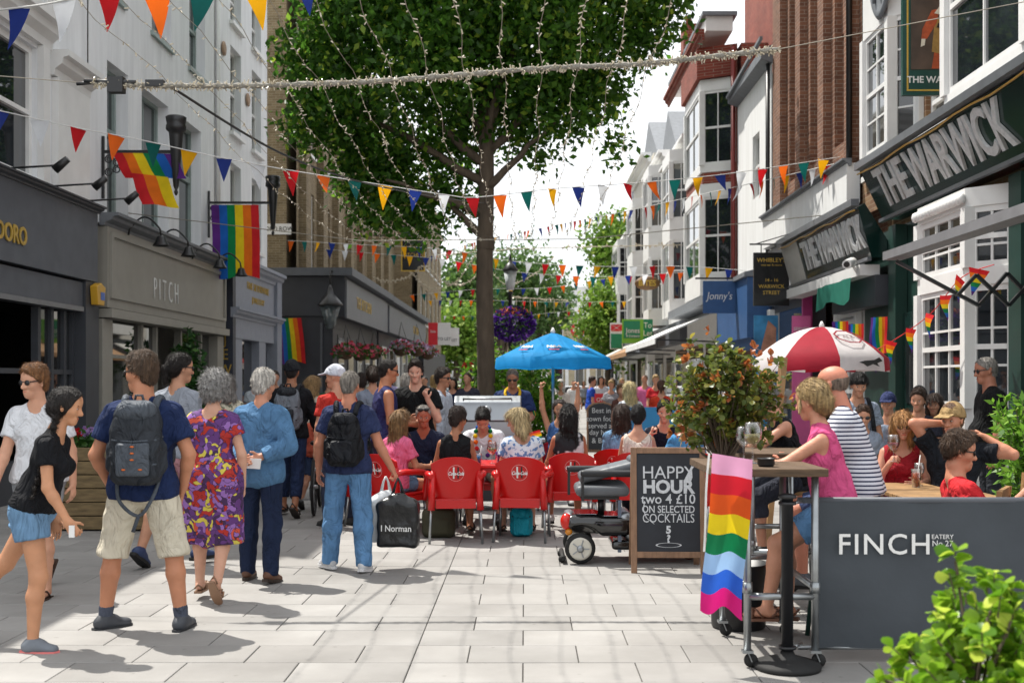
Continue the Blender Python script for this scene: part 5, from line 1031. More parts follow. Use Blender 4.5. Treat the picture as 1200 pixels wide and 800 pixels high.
dp = thing('door_plant', 'tall dark green leafy plant in a pot at the greige shop doorway', 'plant', (-6.35, 21.75, 0)); tips = shell_tips((-6.35, 21.75, 1.75), (.32, .35, .8), 200, 61, -1, .2); shrub('x', 'x', None, [((-6.35, 21.75, .4), (-6.35, 21.75, 1.6), .03)], tips, 8, .12, leaf_mat('doorway_leaves', '1f3d1c', '35602a', '5f8a3a', .35), dp, .012, .5, seed=14); b = MB(); b.lathe([(.17, 0), (.22, .4), (.2, .4), (.18, .34)], (-6.35, 21.75, .002), 20); b.build('pot', m_pot, dp)
# ---- timber planter with red flowers
pl_ = thing('timber_planter', 'planked timber planter box with red geraniums by the shopfronts', 'planter', (-4.85, 12.75, 0)); x0, x1, y0, y1 = -5.05, -3.85, 12.4, 13.3
for k in range(6):
    z0 = .02+.148*k; b = MB(); b.box((x0, y0, z0), (x1, y0+.04, z0+.138)); b.build('plank', m_wood, pl_, bev=.006); b = MB(); b.box((x0, y0+.042, z0), (x0+.04, y1, z0+.138)); b.build('plank', m_wood, pl_, bev=.006); b = MB(); b.box((x1-.04, y0+.042, z0), (x1, y1, z0+.138)); b.build('plank', m_wood, pl_, bev=.006)
b = MB(); b.box((x0+.045, y0+.045, .02), (x1-.045, y1, .84)); b.build('soil', m_soil, pl_)
m_gl = leaf_mat('geranium_leaves', '274a1e', '3f6a2a', '5d8a3a', .4); Rr = np.random.default_rng(51); n = 700; C = np.stack([Rr.uniform(x0+.05, x1-.05, n), Rr.uniform(y0+.05, y1-.1, n), .85+.2*Rr.random(n)], 1)
ribbon_leaves('foliage', C, np.tile([0, 0, .7], (n, 1))+Rr.normal(size=(n, 3))*.6, .07, m_gl, pl_, .8)
m_ger = leaf_mat('red_petals', 'b01018', 'd02028', 'e04048', .4)
for k in range(13):
    c = np.array([Rr.uniform(x0+.06, x1-.1), Rr.uniform(y0+.04, y0+.4), 1.02+.08*Rr.random()]); C = c+Rr.normal(size=(40, 3))*.025; ribbon_leaves('flower', C, Rr.normal(size=(40, 3))+[0, 0, .4], .035, m_ger if k % 4 else leaf_mat('lilac_petals', '8a6aa8', 'b79acb', None, .4), pl_, .9, seed=k)
# ---- hanging baskets and the lamp post
def basket(label, p, r, leafm, petals, group, n=260, size=.07):
    t = thing('hanging_basket', label, 'basket', p, group=group); p = Vector(p); b = MB(); b.lathe([(.02, -r*.75), (r*.5, -r*.6), (r*.8, -r*.1), (r*.82, 0), (.02, 0)], p, 14); b.build('basket', m_woodd, t); b = MB()
    for a in range(3): b.tube([p+Vector((r*.75*math.cos(a*2.1), r*.75*math.sin(a*2.1), 0)), p+Vector((0, 0, r*2.4))], .008, 4)
    b.build('chain', m_black, t); Rb = np.random.default_rng(int(abs(p.x*100+p.y*7))); d = Rb.normal(size=(n, 3)); d /= np.linalg.norm(d, axis=1)[:, None]; d[:, 2] = np.abs(d[:, 2])*.9-.35
    ribbon_leaves('foliage', np.array(p)+d*r*1.0, d, size, leafm, t, .7, seed=2)
    for q, pm in enumerate(petals):
        d = Rb.normal(size=(n, 3)); d /= np.linalg.norm(d, axis=1)[:, None]; d[:, 2] = np.abs(d[:, 2])*.95-.3; ribbon_leaves('flowers', np.array(p)+d*r*1.12, d, size*.75, pm, t, .95, seed=q+5)
m_pink = leaf_mat('pink_petals', 'b5304a', 'd8607a', None, .4); m_lil = leaf_mat('pale_petals', 'a58ab8', 'd5c8dd', None, .4); m_vio = leaf_mat('violet_petals', '3a1470', '5c2a9c', '8a5ac0', .35); m_cor = leaf_mat('coral_petals', 'd8604a', 'e89070', None, .4)
for k, (px, py, z) in enumerate(((405, 412, 33), (422, 414, 35), (438, 413, 37), (470, 408, 44), (488, 409, 46.5), (501, 413, 49))):
    basket(('first small basket of pink flowers hanging on the corner pub', 'second small basket of pink flowers hanging on the corner pub', 'third small basket of pink flowers hanging on the corner pub', 'pale basket of flowers nearest on the second dark shopfront', 'pale basket of flowers in the middle of the second dark shopfront', 'pale basket of flowers at the far end of the second dark shopfront')[k], wp(px, py, z), .32 if k < 3 else .42, m_gl, [m_pink] if k < 3 else [m_lil, m_pink], 'hanging baskets on the dark pub fronts', 90, .12)
lp = thing('lamp_post', 'black lamp post with glass lantern rising through a purple flower basket', 'lamp post', (wp(598, 440, 29).x, 29, 0)); lx = wp(598, 440, 29).x
b = MB(); b.lathe([(.14, 0), (.14, .5), (.09, .6), (.07, 1.2), (.055, 1.3), (.045, 3.8), (.08, 3.85), (.04, 3.9)], (lx, 29, 0), 12); b.build('post', m_black, lp)
b = MB(); b.lathe([(.09, 3.92), (.17, 4.4)], (lx, 29, 0), 4); ln = b.build('lantern', mat('lantern_glass', 'cfd6d8', .15, .05, spec=.8), lp); b = MB(); b.lathe([(.2, 4.4), (.2, 4.43), (.1, 4.58), (.05, 4.62), (.03, 4.75), (.01, 4.85)], (lx, 29, 0), 8); b.build('cap', m_black, ln)
n = 900; Rb = np.random.default_rng(77); pz = wp(601, 378, 29)
def dome(r, lo): d = Rb.normal(size=(n, 3)); d /= np.linalg.norm(d, axis=1)[:, None]; return d
d = dome(.5, 0); ribbon_leaves('foliage', np.array(pz)+d*[.46, .46, .36], d, .1, m_gl, lp, .7); d = dome(.5, 0); ribbon_leaves('flowers', np.array(pz)+d*[.5, .5, .38]-[0, 0, .03], d, .1, m_vio, lp, .95); d = dome(.5, 0); d[:, 2] = .55+.4*np.abs(d[:, 2]); ribbon_leaves('coral_flowers', (np.array(pz)+d*[.38, .38, .34])[:200], d[:200], .09, m_cor, lp, .95)
rf = thing('flower_bowl', 'bowl of red flowers on a post among the far crowd, left of the trunk', 'flowers', (wp(552, 440, 40).x, 40, 0)); p = wp(552, 432, 40); b = MB(); b.tube([(p.x, 40, 0), (p.x, 40, p.z)], .03); b.build('post', m_black, rf); d = dome(1, 0)[:300]; d[:, 2] = np.abs(d[:, 2]); ribbon_leaves('flowers', np.array(p)+d*[.26, .26, .2], d, .1, leaf_mat('poppy_petals', 'b02018', 'd84a38', None, .3), rf, .9)
ld = thing('wall_lantern', 'black iron lantern hanging at the corner of the dark pub fascia', 'lantern', wp(387, 380, 32.5)); p = wp(387, 379, 32.4); b = MB(); b.lathe([(.11, -.15), (.3, .5)], p, 4); b.build('glass', mat('smoked_glass', '5a6468', .15, .2, spec=.8), ld); b = MB(); b.lathe([(.36, .5), (.36, .54), (.16, .78), (.1, .84), (.07, 1.0), (.02, 1.1)], p, 8); b.build('cap', m_black, ld); b = MB(); b.tube([p+Vector((0, 0, 1.1)), p+Vector((0, 0, 1.5)), p+Vector((0, .5, 1.5))], .025); b.build('bracket', m_black, ld)
# ---- big umbrellas
def parasol(name, label, x, y, r, rim, top, mats, n=8, val=.16, pole=None, rot=0, dome=1.15):
    t = thing(name, label, 'umbrella', (x, y, 0)); b = MB(); b.tube([(x, y, 0), (x, y, top-.02)], .022, 8); b.build('pole', pole or m_steel, t); b = MB(); b.lathe([(.28, .002), (.28, .05), (.06, .09), (.03, .35)], (x, y, 0), 18); b.build('base', m_pot, t)
    can = MB(); can.smooth = True
    for k in range(n):
        can.cm = k % len(mats); a0, a1 = 2*math.pi*k/n+rot, 2*math.pi*(k+1)/n+rot; rows = []
        for j in range(7):
            f = j/6; row_ = []
            for i in range(7):
                a = a0+(a1-a0)*i/6; sag = 1-.045*math.sin(math.pi*i/6)*f; row_.append((x+r*f*sag*math.cos(a), y+r*f*sag*math.sin(a), top-(top-rim)*(f**dome)-.03*math.sin(math.pi*i/6)*f*(1-f)*2))
            rows.append(row_)
        last = rows[-1]; rows.append([(q[0]+.02*(q[0]-x), q[1]+.02*(q[1]-y), q[2]-val*(1-.12*math.sin(math.pi*i/6))) for i, q in enumerate(last)]); can.grid(rows)
    can.build('canopy', mats, t)
    for k in range(n): a = 2*math.pi*k/n+rot; b = MB(); b.tube([(x, y, top-.07), (x+r*.97*math.cos(a), y+r*.97*math.sin(a), rim-.02)], .008, 4); b.build('rib', pole or m_steel, t)
    b = MB(); b.lathe([(.03, 0), (.035, .04), (.01, .09)], (x, y, top-.02), 10); b.build('finial', m_wpaint, t); return t
def on_canopy(x, y, r, rim, top, ang, f, lift=.02, dome=1.15):
    z = top-(top-rim)*(f**dome); out = Vector((math.cos(ang), math.sin(ang), 0)); slope = Vector((r*math.cos(ang), r*math.sin(ang), -(top-rim)*dome*f**(dome-1))).normalized(); up = -slope; rt = up.cross(Vector((math.cos(ang), math.sin(ang), .5)).normalized()); rt = Vector((-math.sin(ang), math.cos(ang), 0)); nrm = rt.cross(up); return Vector((x, y, 0))+out*r*f+Vector((0, 0, z))+nrm*lift*1.3, rt, up
m_ub = thin('umbrella_blue', '1f97d8', .45); ux, uy, ur = wp(648, 440, 16.8).x, 16.8, .87; bu = parasol('beach_umbrella', 'bright blue umbrella with small white and red prints over the street tables', ux, uy, ur, 1.95, 2.33, [m_ub], rot=R(22.5))
for a in (-130, -90, -50):
    p, rt, up = on_canopy(ux, uy, ur, 1.95, 2.33, R(a), .66, .012); lettering('N&A', .1, m_wpaint, rt, up, p, bu, ext=.002, bold=.004); p, rt, up = on_canopy(ux, uy, ur, 1.95, 2.33, R(a), .76, .012); lettering('~~', .12, mat('print_red', 'c03a3a', .5, .05), rt, up, p, bu, ext=.002, bold=.006)
m_ur = thin('umbrella_red', 'a01c30', .3); m_uw = thin('umbrella_white', 'd8d4d4', .3); rx_, ry_ = wp(963, 440, 14.5).x, 14.5; ru = parasol('parasol', 'red and white segmented parasol with a fox print in front of the pub', rx_, ry_, .84, 1.9, 2.3, [m_uw, m_ur], rot=R(0), val=.17, dome=1.9)
p, rt, up = on_canopy(rx_, ry_, .84, 1.9, 2.3, R(-67), .6, .007, 1.9); b = MB(); 
for rr in ((.17, .15),):
    for k in range(8):
        a0, a1 = 2*math.pi*(k+.5)/8, 2*math.pi*(k+1.5)/8; nn = rt.cross(up); b.prism([p+(rt*math.cos(a)*1.15+up*math.sin(a))*q for a, q in ((a0, rr[0]), (a1, rr[0]), (a1, rr[1]), (a0, rr[1]))], nn*.004)
b.build('octagon_print', mat('print_maroon', '8a1a28', .5, .05), ru); lettering('ALE', .1, mat('print_grey', '8a7a7a', .5, .05), rt, up, p, ru, ext=.002)
p, rt, up = on_canopy(rx_, ry_, .84, 1.9, 2.3, R(-62), 1.0, .03, 1.9); b = MB(); nn = rt.cross(Vector((0, 0, 1))); fx = [(-.13, -.02), (-.2, 0), (-.12, .02), (.02, .03), (.09, .06), (.14, .02), (.06, -.01), (.1, -.05), (.0, -.02), (-.08, -.05)]; b.prism([p+rt*(u*1.1)+Vector((0, -.015, v-.09)) for u, v in fx], nn*.006); b.build('fox_print', m_black, ru)
# ---- red armchair
def arm_chair():
    t = thing('plastic_armchair', 'x', 'chair', (0, 0, 0), group='red plastic armchairs')
    P_ = []                                                          # backrest: bowed panel, arched top (faces -y; the sitter looks to +y)
    def back(th):
        rows = []
        for j in range(9):
            v = j/8; row_ = []
            for i in range(11):
                u = -1+2*i/10; z = .40+v*.46*(1-.16*abs(u)**2.6); hw = .215+.035*v-.01*(1-v); row_.append((u*hw, -.2-.1*v+.07*abs(u)**2+th, z))
            rows.append(row_)
        return rows
    b = MB(); f, k = back(0), back(.022); b.grid(f); b.grid([list(reversed(r)) for r in k])
    for A_, B_ in ((f[0], k[0]), (f[-1], k[-1])): b.grid([A_, B_])
    b.grid([[r[0] for r in f], [r[0] for r in k]]); b.grid([[r[-1] for r in f], [r[-1] for r in k]]); b.build('backrest', m_red, t, False)
    b = MB(); b.prism([(-.22, -.21, .41), (.22, -.21, .41), (.24, .22, .43), (.2, .26, .425), (-.2, .26, .425), (-.24, .22, .43)], (0, 0, .03)); b.build('seat', m_red, t, False, bev=.012); b = MB(); [b.bar((s*.225, -.2, .385), (s*.235, .22, .395), .03, .06) for s in (-1, 1)]; b.bar((-.2, .235, .395), (.2, .235, .395), .03, .06); b.bar((-.2, -.215, .385), (.2, -.215, .385), .03, .08); b.build('seat_rim', m_red, t, False)
    for s in (-1, 1):
        b = MB(); b.tube([(s*.235, -.24, .66), (s*.275, -.12, .675), (s*.285, .06, .67), (s*.28, .17, .655), (s*.27, .22, .6), (s*.25, .215, .42), (s*.245, .21, .36)], [.03, .032, .034, .034, .032, .034, .036], 8); b.build('armrest', m_red, t, False)
        b = MB(); b.tube([(s*.225, -.2, .72), (s*.235, -.225, .5), (s*.245, -.24, .33)], [.028, .034, .037], 8); b.build('leg_socket', m_red, t, False)
        for y0, y1 in ((-.24, -.29), (.21, .25)): b = MB(); b.tube([(s*.245, y0, .37), (s*.262, y1, .002)], .0135, 8); b.build('leg', m_steel, t, False)
    # printed disc on the back
    b = MB(); cz, cy = .7, -.288
    def bp(x, z): v = (z-.40)/.46; return Vector((x, -.2-.1*v+.07*(abs(x)/.24)**2-.003, z))
    def ring(r0, r1, n=24): [b.poly([bp(r*math.cos(a), cz+r*math.sin(a)) for a, r in ((2*math.pi*k/n, r0), (2*math.pi*(k+1)/n, r0), (2*math.pi*(k+1)/n, r1), (2*math.pi*k/n, r1))]) for k in range(n)]
    ring(.082, .078); b.build('printed_ring', mat('print_pink', 'e0a0a0', .5, .02), t, False)
    for x0, m in ((-.022, m_wpaint), (.022, m_black)): b = MB(); b.poly([bp(x0-.008, cz-.055), bp(x0+.008, cz-.055), bp(x0+.008, cz+.06), bp(x0-.008, cz+.06)]); b.build('printed_bottle', m, t, False)
    me = text_mesh('Coca-Cola', .05, .0005, bold=.0012, shear=.3, sx=.72); M = Matrix(((1, 0, 0), (0, 0, -1), (0, 1, 0))).to_4x4(); M = Matrix.Translation(bp(0, cz-.005)+Vector((0, -.003, 0))) @ Matrix.Rotation(R(12), 4, 'X') @ M; me.transform(Matrix.Translation(bp(0, cz-.005)+Vector((0, -.004, 0))) @ Matrix(((1, 0, 0, 0), (0, .21, -.978, 0), (0, .978, .21, 0), (0, 0, 0, 1)))); me.materials.clear(); me.materials.append(m_wpaint); link('printed_script', me, t, False)
    return t
CH = []
for k, (px, py, rz, lab) in enumerate(((532, 637, 4, 'red plastic armchair seen square from behind, under the woman in black'), (612, 636, -6, 'red plastic armchair seen from behind, under the woman in the blue floral blouse'), (458, 630, -38, 'red plastic armchair turned to the right, under the girl in pink'), (668, 625, 6, 'red plastic armchair just left of the mobility scooter'), (497, 618, 176, 'red plastic armchair facing the camera under the man in the dark polo shirt'), (566, 612, 180, 'red plastic armchair behind the red table, under the young man in white'), (838, 630, 30, 'red plastic armchair half hidden behind the happy hour board'), (436, 622, -70, 'red plastic armchair half hidden beside the carrier bags'))):
    x, y = gp(px, py); o = arm_chair() if k == 0 else copy_tree(CH[0]); y += .28; o.location = (x, y, 0); o.rotation_euler = (0, 0, R(rz)); o['label'] = lab; CH.append(o)
    for c in o.children: c.location = (0, 0, 0)
# ---- red table with drinks
tbx, tby = wp(575, 545, 12.3).x, 12.35
tb = thing('red_table', 'red square plastic table covered in drinks between the red armchairs', 'table', (tbx, tby, 0)); b = MB(); b.box((-.45, -.4, .71), (.4, .4, .745)); b.build('table_top', m_red, tb, False, bev=.01); b = MB(); b.box((-.4, -.35, .66), (.35, .35, .709)); b.build('apron', m_red, tb, False)
for sx in (-.38, .33):
    for sy_ in (-.33, .33): b = MB(); b.tube([(sx, sy_, .66), (sx, sy_, .002)], .02); b.build('leg', m_steel, tb, False)
def wine_glass(label, p, fill='cfc06a', s=1.0, group=None):
    t = thing('wine_glass', label, 'glass', p, group=group); b = MB(); b.lathe([(.036*s, 0), (.036*s, .003), (.005*s, .008), (.0045*s, .085*s), (.02*s, .095*s), (.044*s, .125*s), (.048*s, .16*s), (.04*s, .21*s), (.0385*s, .21*s), (.046*s, .16*s), (.042*s, .126*s), (.018*s, .1*s), (.001, .098*s)], (0, 0, 0), 18); b.build('bowl', m_glassclear, t, False)
    if fill: b = MB(); b.lathe([(.002, .1*s), (.018*s, .102*s), (.041*s, .127*s), (.0455*s, .15*s), (.002, .15*s)], (0, 0, 0), 16); b.build('drink', mat('drink_'+fill, fill, .1, 0, trans=.6), t, False)
    return t
def tumbler(label, p, col, h=.13, straw=True, r=.035, name='tumbler'):
    t = thing(name, label, 'drink', p); b = MB(); b.lathe([(r*.8, 0), (r, h), (r*.94, h), (r*.74, .006), (.001, .006)], (0, 0, 0), 16); b.build('glass', m_glassclear, t, False); b = MB(); b.lathe([(r*.73, .007), (r*.9, h*.78), (.001, h*.78)], (0, 0, 0), 14); b.build('drink', mat('drink_'+col, col, .15, 0, trans=.5), t, False)
    if straw: b = MB(); b.tube([(0, 0, .01), (r*.9, .005, h*1.75)], .0035, 6); b.build('straw', m_wpaint, t, False)
    return t
def bottle(label, p, col, lab_col, h=.24, r=.031, name='bottle'):
    t = thing(name, label, 'bottle', p); b = MB(); b.lathe([(r*.9, 0), (r, .01), (r, h*.55), (r*.45, h*.74), (r*.42, h*.97), (r*.5, h), (.001, h)], (0, 0, 0), 14); b.build('glass', mat('bottle_'+col, col, .1, 0, spec=.8, trans=.3), t, False); b = MB(); b.lathe([(r*1.03, h*.16), (r*1.03, h*.46)], (0, 0, 0), 14); b.build('label', mat('label_'+lab_col, lab_col, .5, .1), t, False); return t
TZ = .746
tumbler('green drink with a white straw at the left of the red table', (tbx-.22, tby-.2, TZ), '7ab82c', .17); tumbler('blue cocktail with a straw on the red table', (tbx-.12, tby-.25, TZ), '2a8fd0', .11); wine_glass('large gin glass with lime in the middle of the red table', (tbx+.02, tby-.2, TZ), 'b9c8a0', 1.1); bottle('brown beer bottle with a red label on the red table', (tbx+.16, tby-.18, TZ), '3a1d0e', 'b01818'); tumbler('purple drink behind the gin glass on the red table', (tbx+.08, tby+.02, TZ), '6a3aa0', .14)
hf = flag('hand_flag', 'small rainbow hand flag standing on the red table beside the floral blouse', (tbx+.36, tby-.05, 1.05), (.9, 0, .25), (.25, 0, -1), .17, .13, list(reversed(rb_m)), .01, across=False); b = MB(); b.tube([(tbx+.36, tby-.05, 1.06), (tbx+.3, tby-.05, .746)], .004, 6); b.build('stick', m_wpaint, hf)
# ---- bags
m_bag = mat('black_polythene', '16181b', .28, .3, 8, .8, 9); m_bagw = mat('white_polythene', 'd5d8da', .35, .1, 8, .8, 9)
def carrier(name, label, p, rz, m, w_, d, h, words=None):
    t = thing(name, label, 'bag', p, rz); ax = np.eye(3)
    prims = [rbox((0, 0, h*.42), (w_/2, d/2, h*.42), .03, k=.02), rbox((0, 0, h*.78), (w_/2*.72, d/2*.6, h*.12), .03, k=.09), rbox((0, 0, h*.92), (w_/2*.32, d/2*.4, h*.08), .02, k=.07)]
    solid('bag', prims, m, .014, t, noise=(.009, 24, 1.1), rel=1)
    b = MB(); [b.tube([(s*w_*.14, 0, h*.95), (s*.02, 0, h*1.18), (0, 0, h*1.28)], [.016, .01, .008], 6) for s in (-1, 1)]; b.build('handle', m, t, False)
    if words: me = text_mesh(words, .075, .001, sx=.9, bold=.001); me.transform(Matrix.Translation((0, -d/2-.014, h*.36)) @ Matrix(((1, 0, 0, 0), (0, 0, -1, 0), (0, 1, 0, 0), (0, 0, 0, 1)))); me.materials.clear(); me.materials.append(m_wpaint); link('lettering', me, t, False)
    return t
t = thing('handbag', 'dark green bag on the ground under the red table', 'bag', (*gp(514, 629), 0)); solid('bag', [rbox((0, 0, .15), (.17, .1, .15), .06), rbox((0, -.09, .12), (.12, .03, .09), .03)], mat('olive_canvas', '3a3826', .8, .2), .016, t, noise=(.006, 20, 2)); 
t = thing('rucksack', 'turquoise rucksack on the ground behind the right red armchair', 'bag', (*gp(611, 628), 0)); solid('bag', [rbox((0, 0, .15), (.12, .09, .15), .07), rbox((0, -.08, .11), (.09, .04, .09), .03)], cloth('turquoise_nylon', '1a93a8', .5), .015, t, noise=(.006, 22, 1)); b = MB(); b.tube([(-.09, -.07, .22), (0, -.1, .1), (.09, -.07, .22)], .012, 6); b.build('strap', m_black, t, False)
# ---- chalk boards
m_oak = mat('frame_wood', '8a6a52', .65, .2, 8, .3, 40, stretch=(4, 4, 1)); m_slate = mat('chalk_slate', '22262e', .55, .25, 5); m_chalk = mat('chalk', 'c9ccd0', .95, .12, 60)
AX, AY = wp(784, 600, 9.65).x, 9.65
ab = thing('chalkboard', 'wood framed chalkboard advertising happy hour cocktails beside the scooter', 'chalkboard', (AX, AY, 0), R(-2)); W_, H_ = .63, 1.05; tilt = math.atan2(.2, 1.04)
def AB(x, z, k=0): return (x, z*math.tan(tilt)*.5+k, z)
for x0, x1, z0, z1 in ((-W_/2, -W_/2+.05, 0, H_), (W_/2-.05, W_/2, 0, H_), (-W_/2+.05, W_/2-.05, H_-.05, H_), (-W_/2+.05, W_/2-.05, .13, .18)): b = MB(); b.prism([AB(x0, z0), AB(x1, z0), AB(x1, z1), AB(x0, z1)], (0, .035, 0)); b.build('frame_rail', m_oak, ab, False, bev=.004)
b = MB(); b.prism([AB(-W_/2+.05, .18, .012), AB(W_/2-.05, .18, .012), AB(W_/2-.05, H_-.05, .012), AB(-W_/2+.05, H_-.05, .012)], (0, .01, 0)); b.build('slate', m_slate, ab, False)
b = MB(); [b.bar((s*(W_/2-.03), .5, 0.005), (s*(W_/2-.03), .16, 1.0), .05, .03) for s in (-1, 1)]; b.bar((-.28, .4, .3), (.28, .4, .3), .03); b.build('rear_frame', m_oak, ab, False)
upv = Vector((0, math.tan(tilt)*.5, 1)).normalized()
def chalk(s_, x, z, size, sx=1, bold=0, root=ab, rot=0, fn=AB, k=.008, m=m_chalk):
    me = text_mesh(s_, size, .0008, sx=sx, bold=bold); r = Vector((1, 0, 0)); n = r.cross(upv); M = Matrix((r, upv, n)).transposed().to_4x4(); M.translation = Vector(fn(x, z, k)); me.transform(M @ Matrix.Rotation(rot, 4, 'Z')); me.materials.clear(); me.materials.append(m); link('chalk_lettering', me, root, False)
chalk('HAPPY', 0, .835, .15, .98); chalk('HOUR', 0, .715, .15, 1.0, .006); chalk('two 4 £10', 0, .615, .115, .95, .001); chalk('ON SELECTED', 0, .53, .085, .82, .001); chalk('COCKTAILS', 0, .455, .105, .78); chalk('5', 0, .36, .085, 1, .004); chalk('?', 0, .285, .09, 1, .004)
b = MB()
for k in range(24):
    a0, a1 = 2*math.pi*k/24, 2*math.pi*(k+1)/24
    b.poly([AB(.11*q*math.cos(a), .235+.02*q*math.sin(a), .008) for a, q in ((a0, 1), (a1, 1), (a1, .86), (a0, .86))])
for s in (-1, 1):
    pts = [(s*.2, .9), (s*.185, .8), (s*.175, .68), (s*.2, .6), (s*.21, .53), (s*.185, .46), (s*.12, .41)]
    if s < 0: 
        for (xa, za), (xb, zb) in zip(pts[3:], pts[4:]): b.poly([AB(xa-.004, za, .008), AB(xa+.004, za, .008), AB(xb+.004, zb, .008), AB(xb-.004, zb, .008)])
    else: b.poly([AB(.13, .77, .008), AB(.2, .9, .008), AB(.205, .8, .008), AB(.19, .76, .008)])
b.build('chalk_drawing', m_chalk, ab, False)
cb2 = thing('chalkboard', 'arched top chalkboard with handwriting standing farther up the street', 'chalkboard', (wp(705, 520, 26.5).x, 26.5, 0)); b = MB(); o_ = [(-.34, 0), (.34, 0), (.34, .98)]+[(.34*math.cos(a), .98+.17*math.sin(a)) for a in np.linspace(.2, math.pi-.2, 8)]+[(-.34, .98)]; b.prism([(x, z*.12, z) for x, z in o_], (0, .04, 0)); b.build('frame', m_oak, cb2, False); b = MB(); b.prism([(x*.88, z*.12-.004, .06+z*.92) for x, z in o_], (0, .003, 0)); b.build('slate', m_slate, cb2, False)
for s_, z in (('Best in', .95), ('town food', .76), ('served all', .6), ('day here', .45), ('& Beer', .26)): chalk(s_, 0, z, .17, .95, root=cb2, fn=lambda x, z, k: (x, z*.12-.012, z))
# ---- mobility scooter (its front hidden by the chalkboard)
sc_ = thing('mobility_scooter', 'black mobility scooter with folded grey armrests parked by the chalkboard', 'scooter', (*gp(700, 661), 0)); m_bod = mat('scooter_black', '0c0d10', .12, .1, coat=.8); m_vin = mat('grey_vinyl', '5d6166', .45, .08, 6); m_tail = mat('tail_red', 'c02015', .2, .05)
# x to the right (forward), y away from the camera
solid('body', [rbox((.05, .27, .33), (.3, .27, .09), .07, k=.04), rbox((-.12, .27, .36), (.16, .26, .07), .06, k=.04), rbox((.55, .27, .16), (.42, .25, .04), .03, k=.06), rc((-.14, -.02, .14), .2, (-.14, .1, .14), .2, op='s', k=.02)], m_bod, .016, sc_, rel=1)
b = MB(); b.box((.32, .03, .2), (.95, .5, .215)); b.build('foot_mat', m_rub, sc_, False); b = MB(); b.box((.3, .012, .14), (.95, .016, .165)); b.build('side_trim', m_stain, sc_, False)
solid('side_panel', [rbox((.28, .27, .33), (.06, .25, .13), .05, M=[[.94, 0, .34], [0, 1, 0], [-.34, 0, .94]])], m_stain, .016, sc_)
for y in (.03, .51):
    wh = MB(); wh.lathe([(.07, -.035), (.115, -.04), (.134, -.028), (.137, 0), (.134, .028), (.115, .04), (.07, .035)], (-.15, y, .138), 28, axis=(0, 1, 0)); wl = wh.build('wheel', m_rub, sc_, False); b = MB(); b.lathe([(.03, -.046), (.078, -.043), (.1, -.046), (.1, -.03), (.09, -.032), (.07, -.02)], (-.15, y, .138), 24, axis=(0, 1, 0)); b.build('rim', mat('rim_cream', 'c8c4b8', .4, .05), wl, False); b = MB(); b.lathe([(.012, -.065), (.03, -.06), (.036, -.03)], (-.15, y, .138), 14, axis=(0, 1, 0)); [b.bar((-.15+.03*math.cos(a), y-.04, .138+.03*math.sin(a)), (-.15+.08*math.cos(a), y-.038, .138+.08*math.sin(a)), .022, .01) for a in np.arange(0, 6.28, 1.2566)]; b.build('hub', m_stain, wl, False)
b = MB(); b.ball((-.27, .06, .37), (.055, .05, .075), 12, 8); b.build('tail_light', m_tail, sc_, False); b = MB(); b.ball((-.25, .045, .28), (.035, .03, .03), 10, 6); b.build('indicator', mat('amber_lens', 'c07818', .2, .05), sc_, False)
b = MB(); b.ball((-.24, .27, .42), (.05, .2, .03), 12, 6); b.build('rear_cap', m_stain, sc_, False)
b = MB(); b.tube([(-.3, .0, .05), (-.3, .54, .05)], .022); b.build('bumper', m_rub, sc_, False)
for y in (.1, .44): b = MB(); b.lathe([(.01, -.02), (.03, -.015), (.03, .015), (.01, .02)], (-.31, y, .032), 12, axis=(0, 1, 0)); b.build('anti_tip_wheel', m_rub, sc_, False)
b = MB(); b.tube([(.05, .27, .4), (.05, .27, .58)], .03); b.build('seat_post', m_black, sc_, False); b = MB(); b.box((-.14, .1, .56), (.2, .45, .585)); b.build('seat_plate', m_black, sc_, False)
solid('seat_cushion', [rbox((.05, .27, .64), (.24, .25, .05), .045, k=.02), rc((-.1, .27, .66), .07, (.2, .27, .665), .06, k=.04)], m_vin, .015, sc_, rel=1)
solid('folded_backrest', [rbox((.1, .3, .8), (.26, .22, .045), .04, M=[[.97, 0, .24], [0, 1, 0], [-.24, 0, .97]])], m_vin, .016, sc_, rel=1)
solid('headrest', [rbox((.42, .3, .9), (.13, .16, .04), .04)], m_vin, .016, sc_)
for y, dx in ((-.02, 0), (.54, -.1)):
    solid('armrest', [rbox((.1+dx, y, .8), (.25, .035, .03), .022)], m_pot, .013, sc_); b = MB(); b.bar((-.13+dx, y, .56), (-.13+dx, y, .8), .025); b.build('armrest_post', m_black, sc_, False)
b = MB(); b.tube([(.9, .27, .2), (.8, .27, .75)], .03); b.build('tiller', m_black, sc_, False); b = MB(); b.tube([(.78, .02, .78), (.8, .27, .8), (.78, .52, .78)], .018); b.build('handlebar', m_black, sc_, False); b = MB(); b.lathe([(.05, -.03), (.11, -.03), (.115, 0), (.11, .03), (.05, .03)], (.85, .27, .118), 20, axis=(0, 1, 0)); b.build('front_wheel', m_rub, sc_, False)
for q in ((.25, .02, .45, 'x'),): b = MB(); b.bar((.2, .06, .1), (.2, .06, .56), .03, .05); b.build('frame_strut', mat('blue_grey_metal', '6a7688', .4, .1, metal=.5), sc_, False)
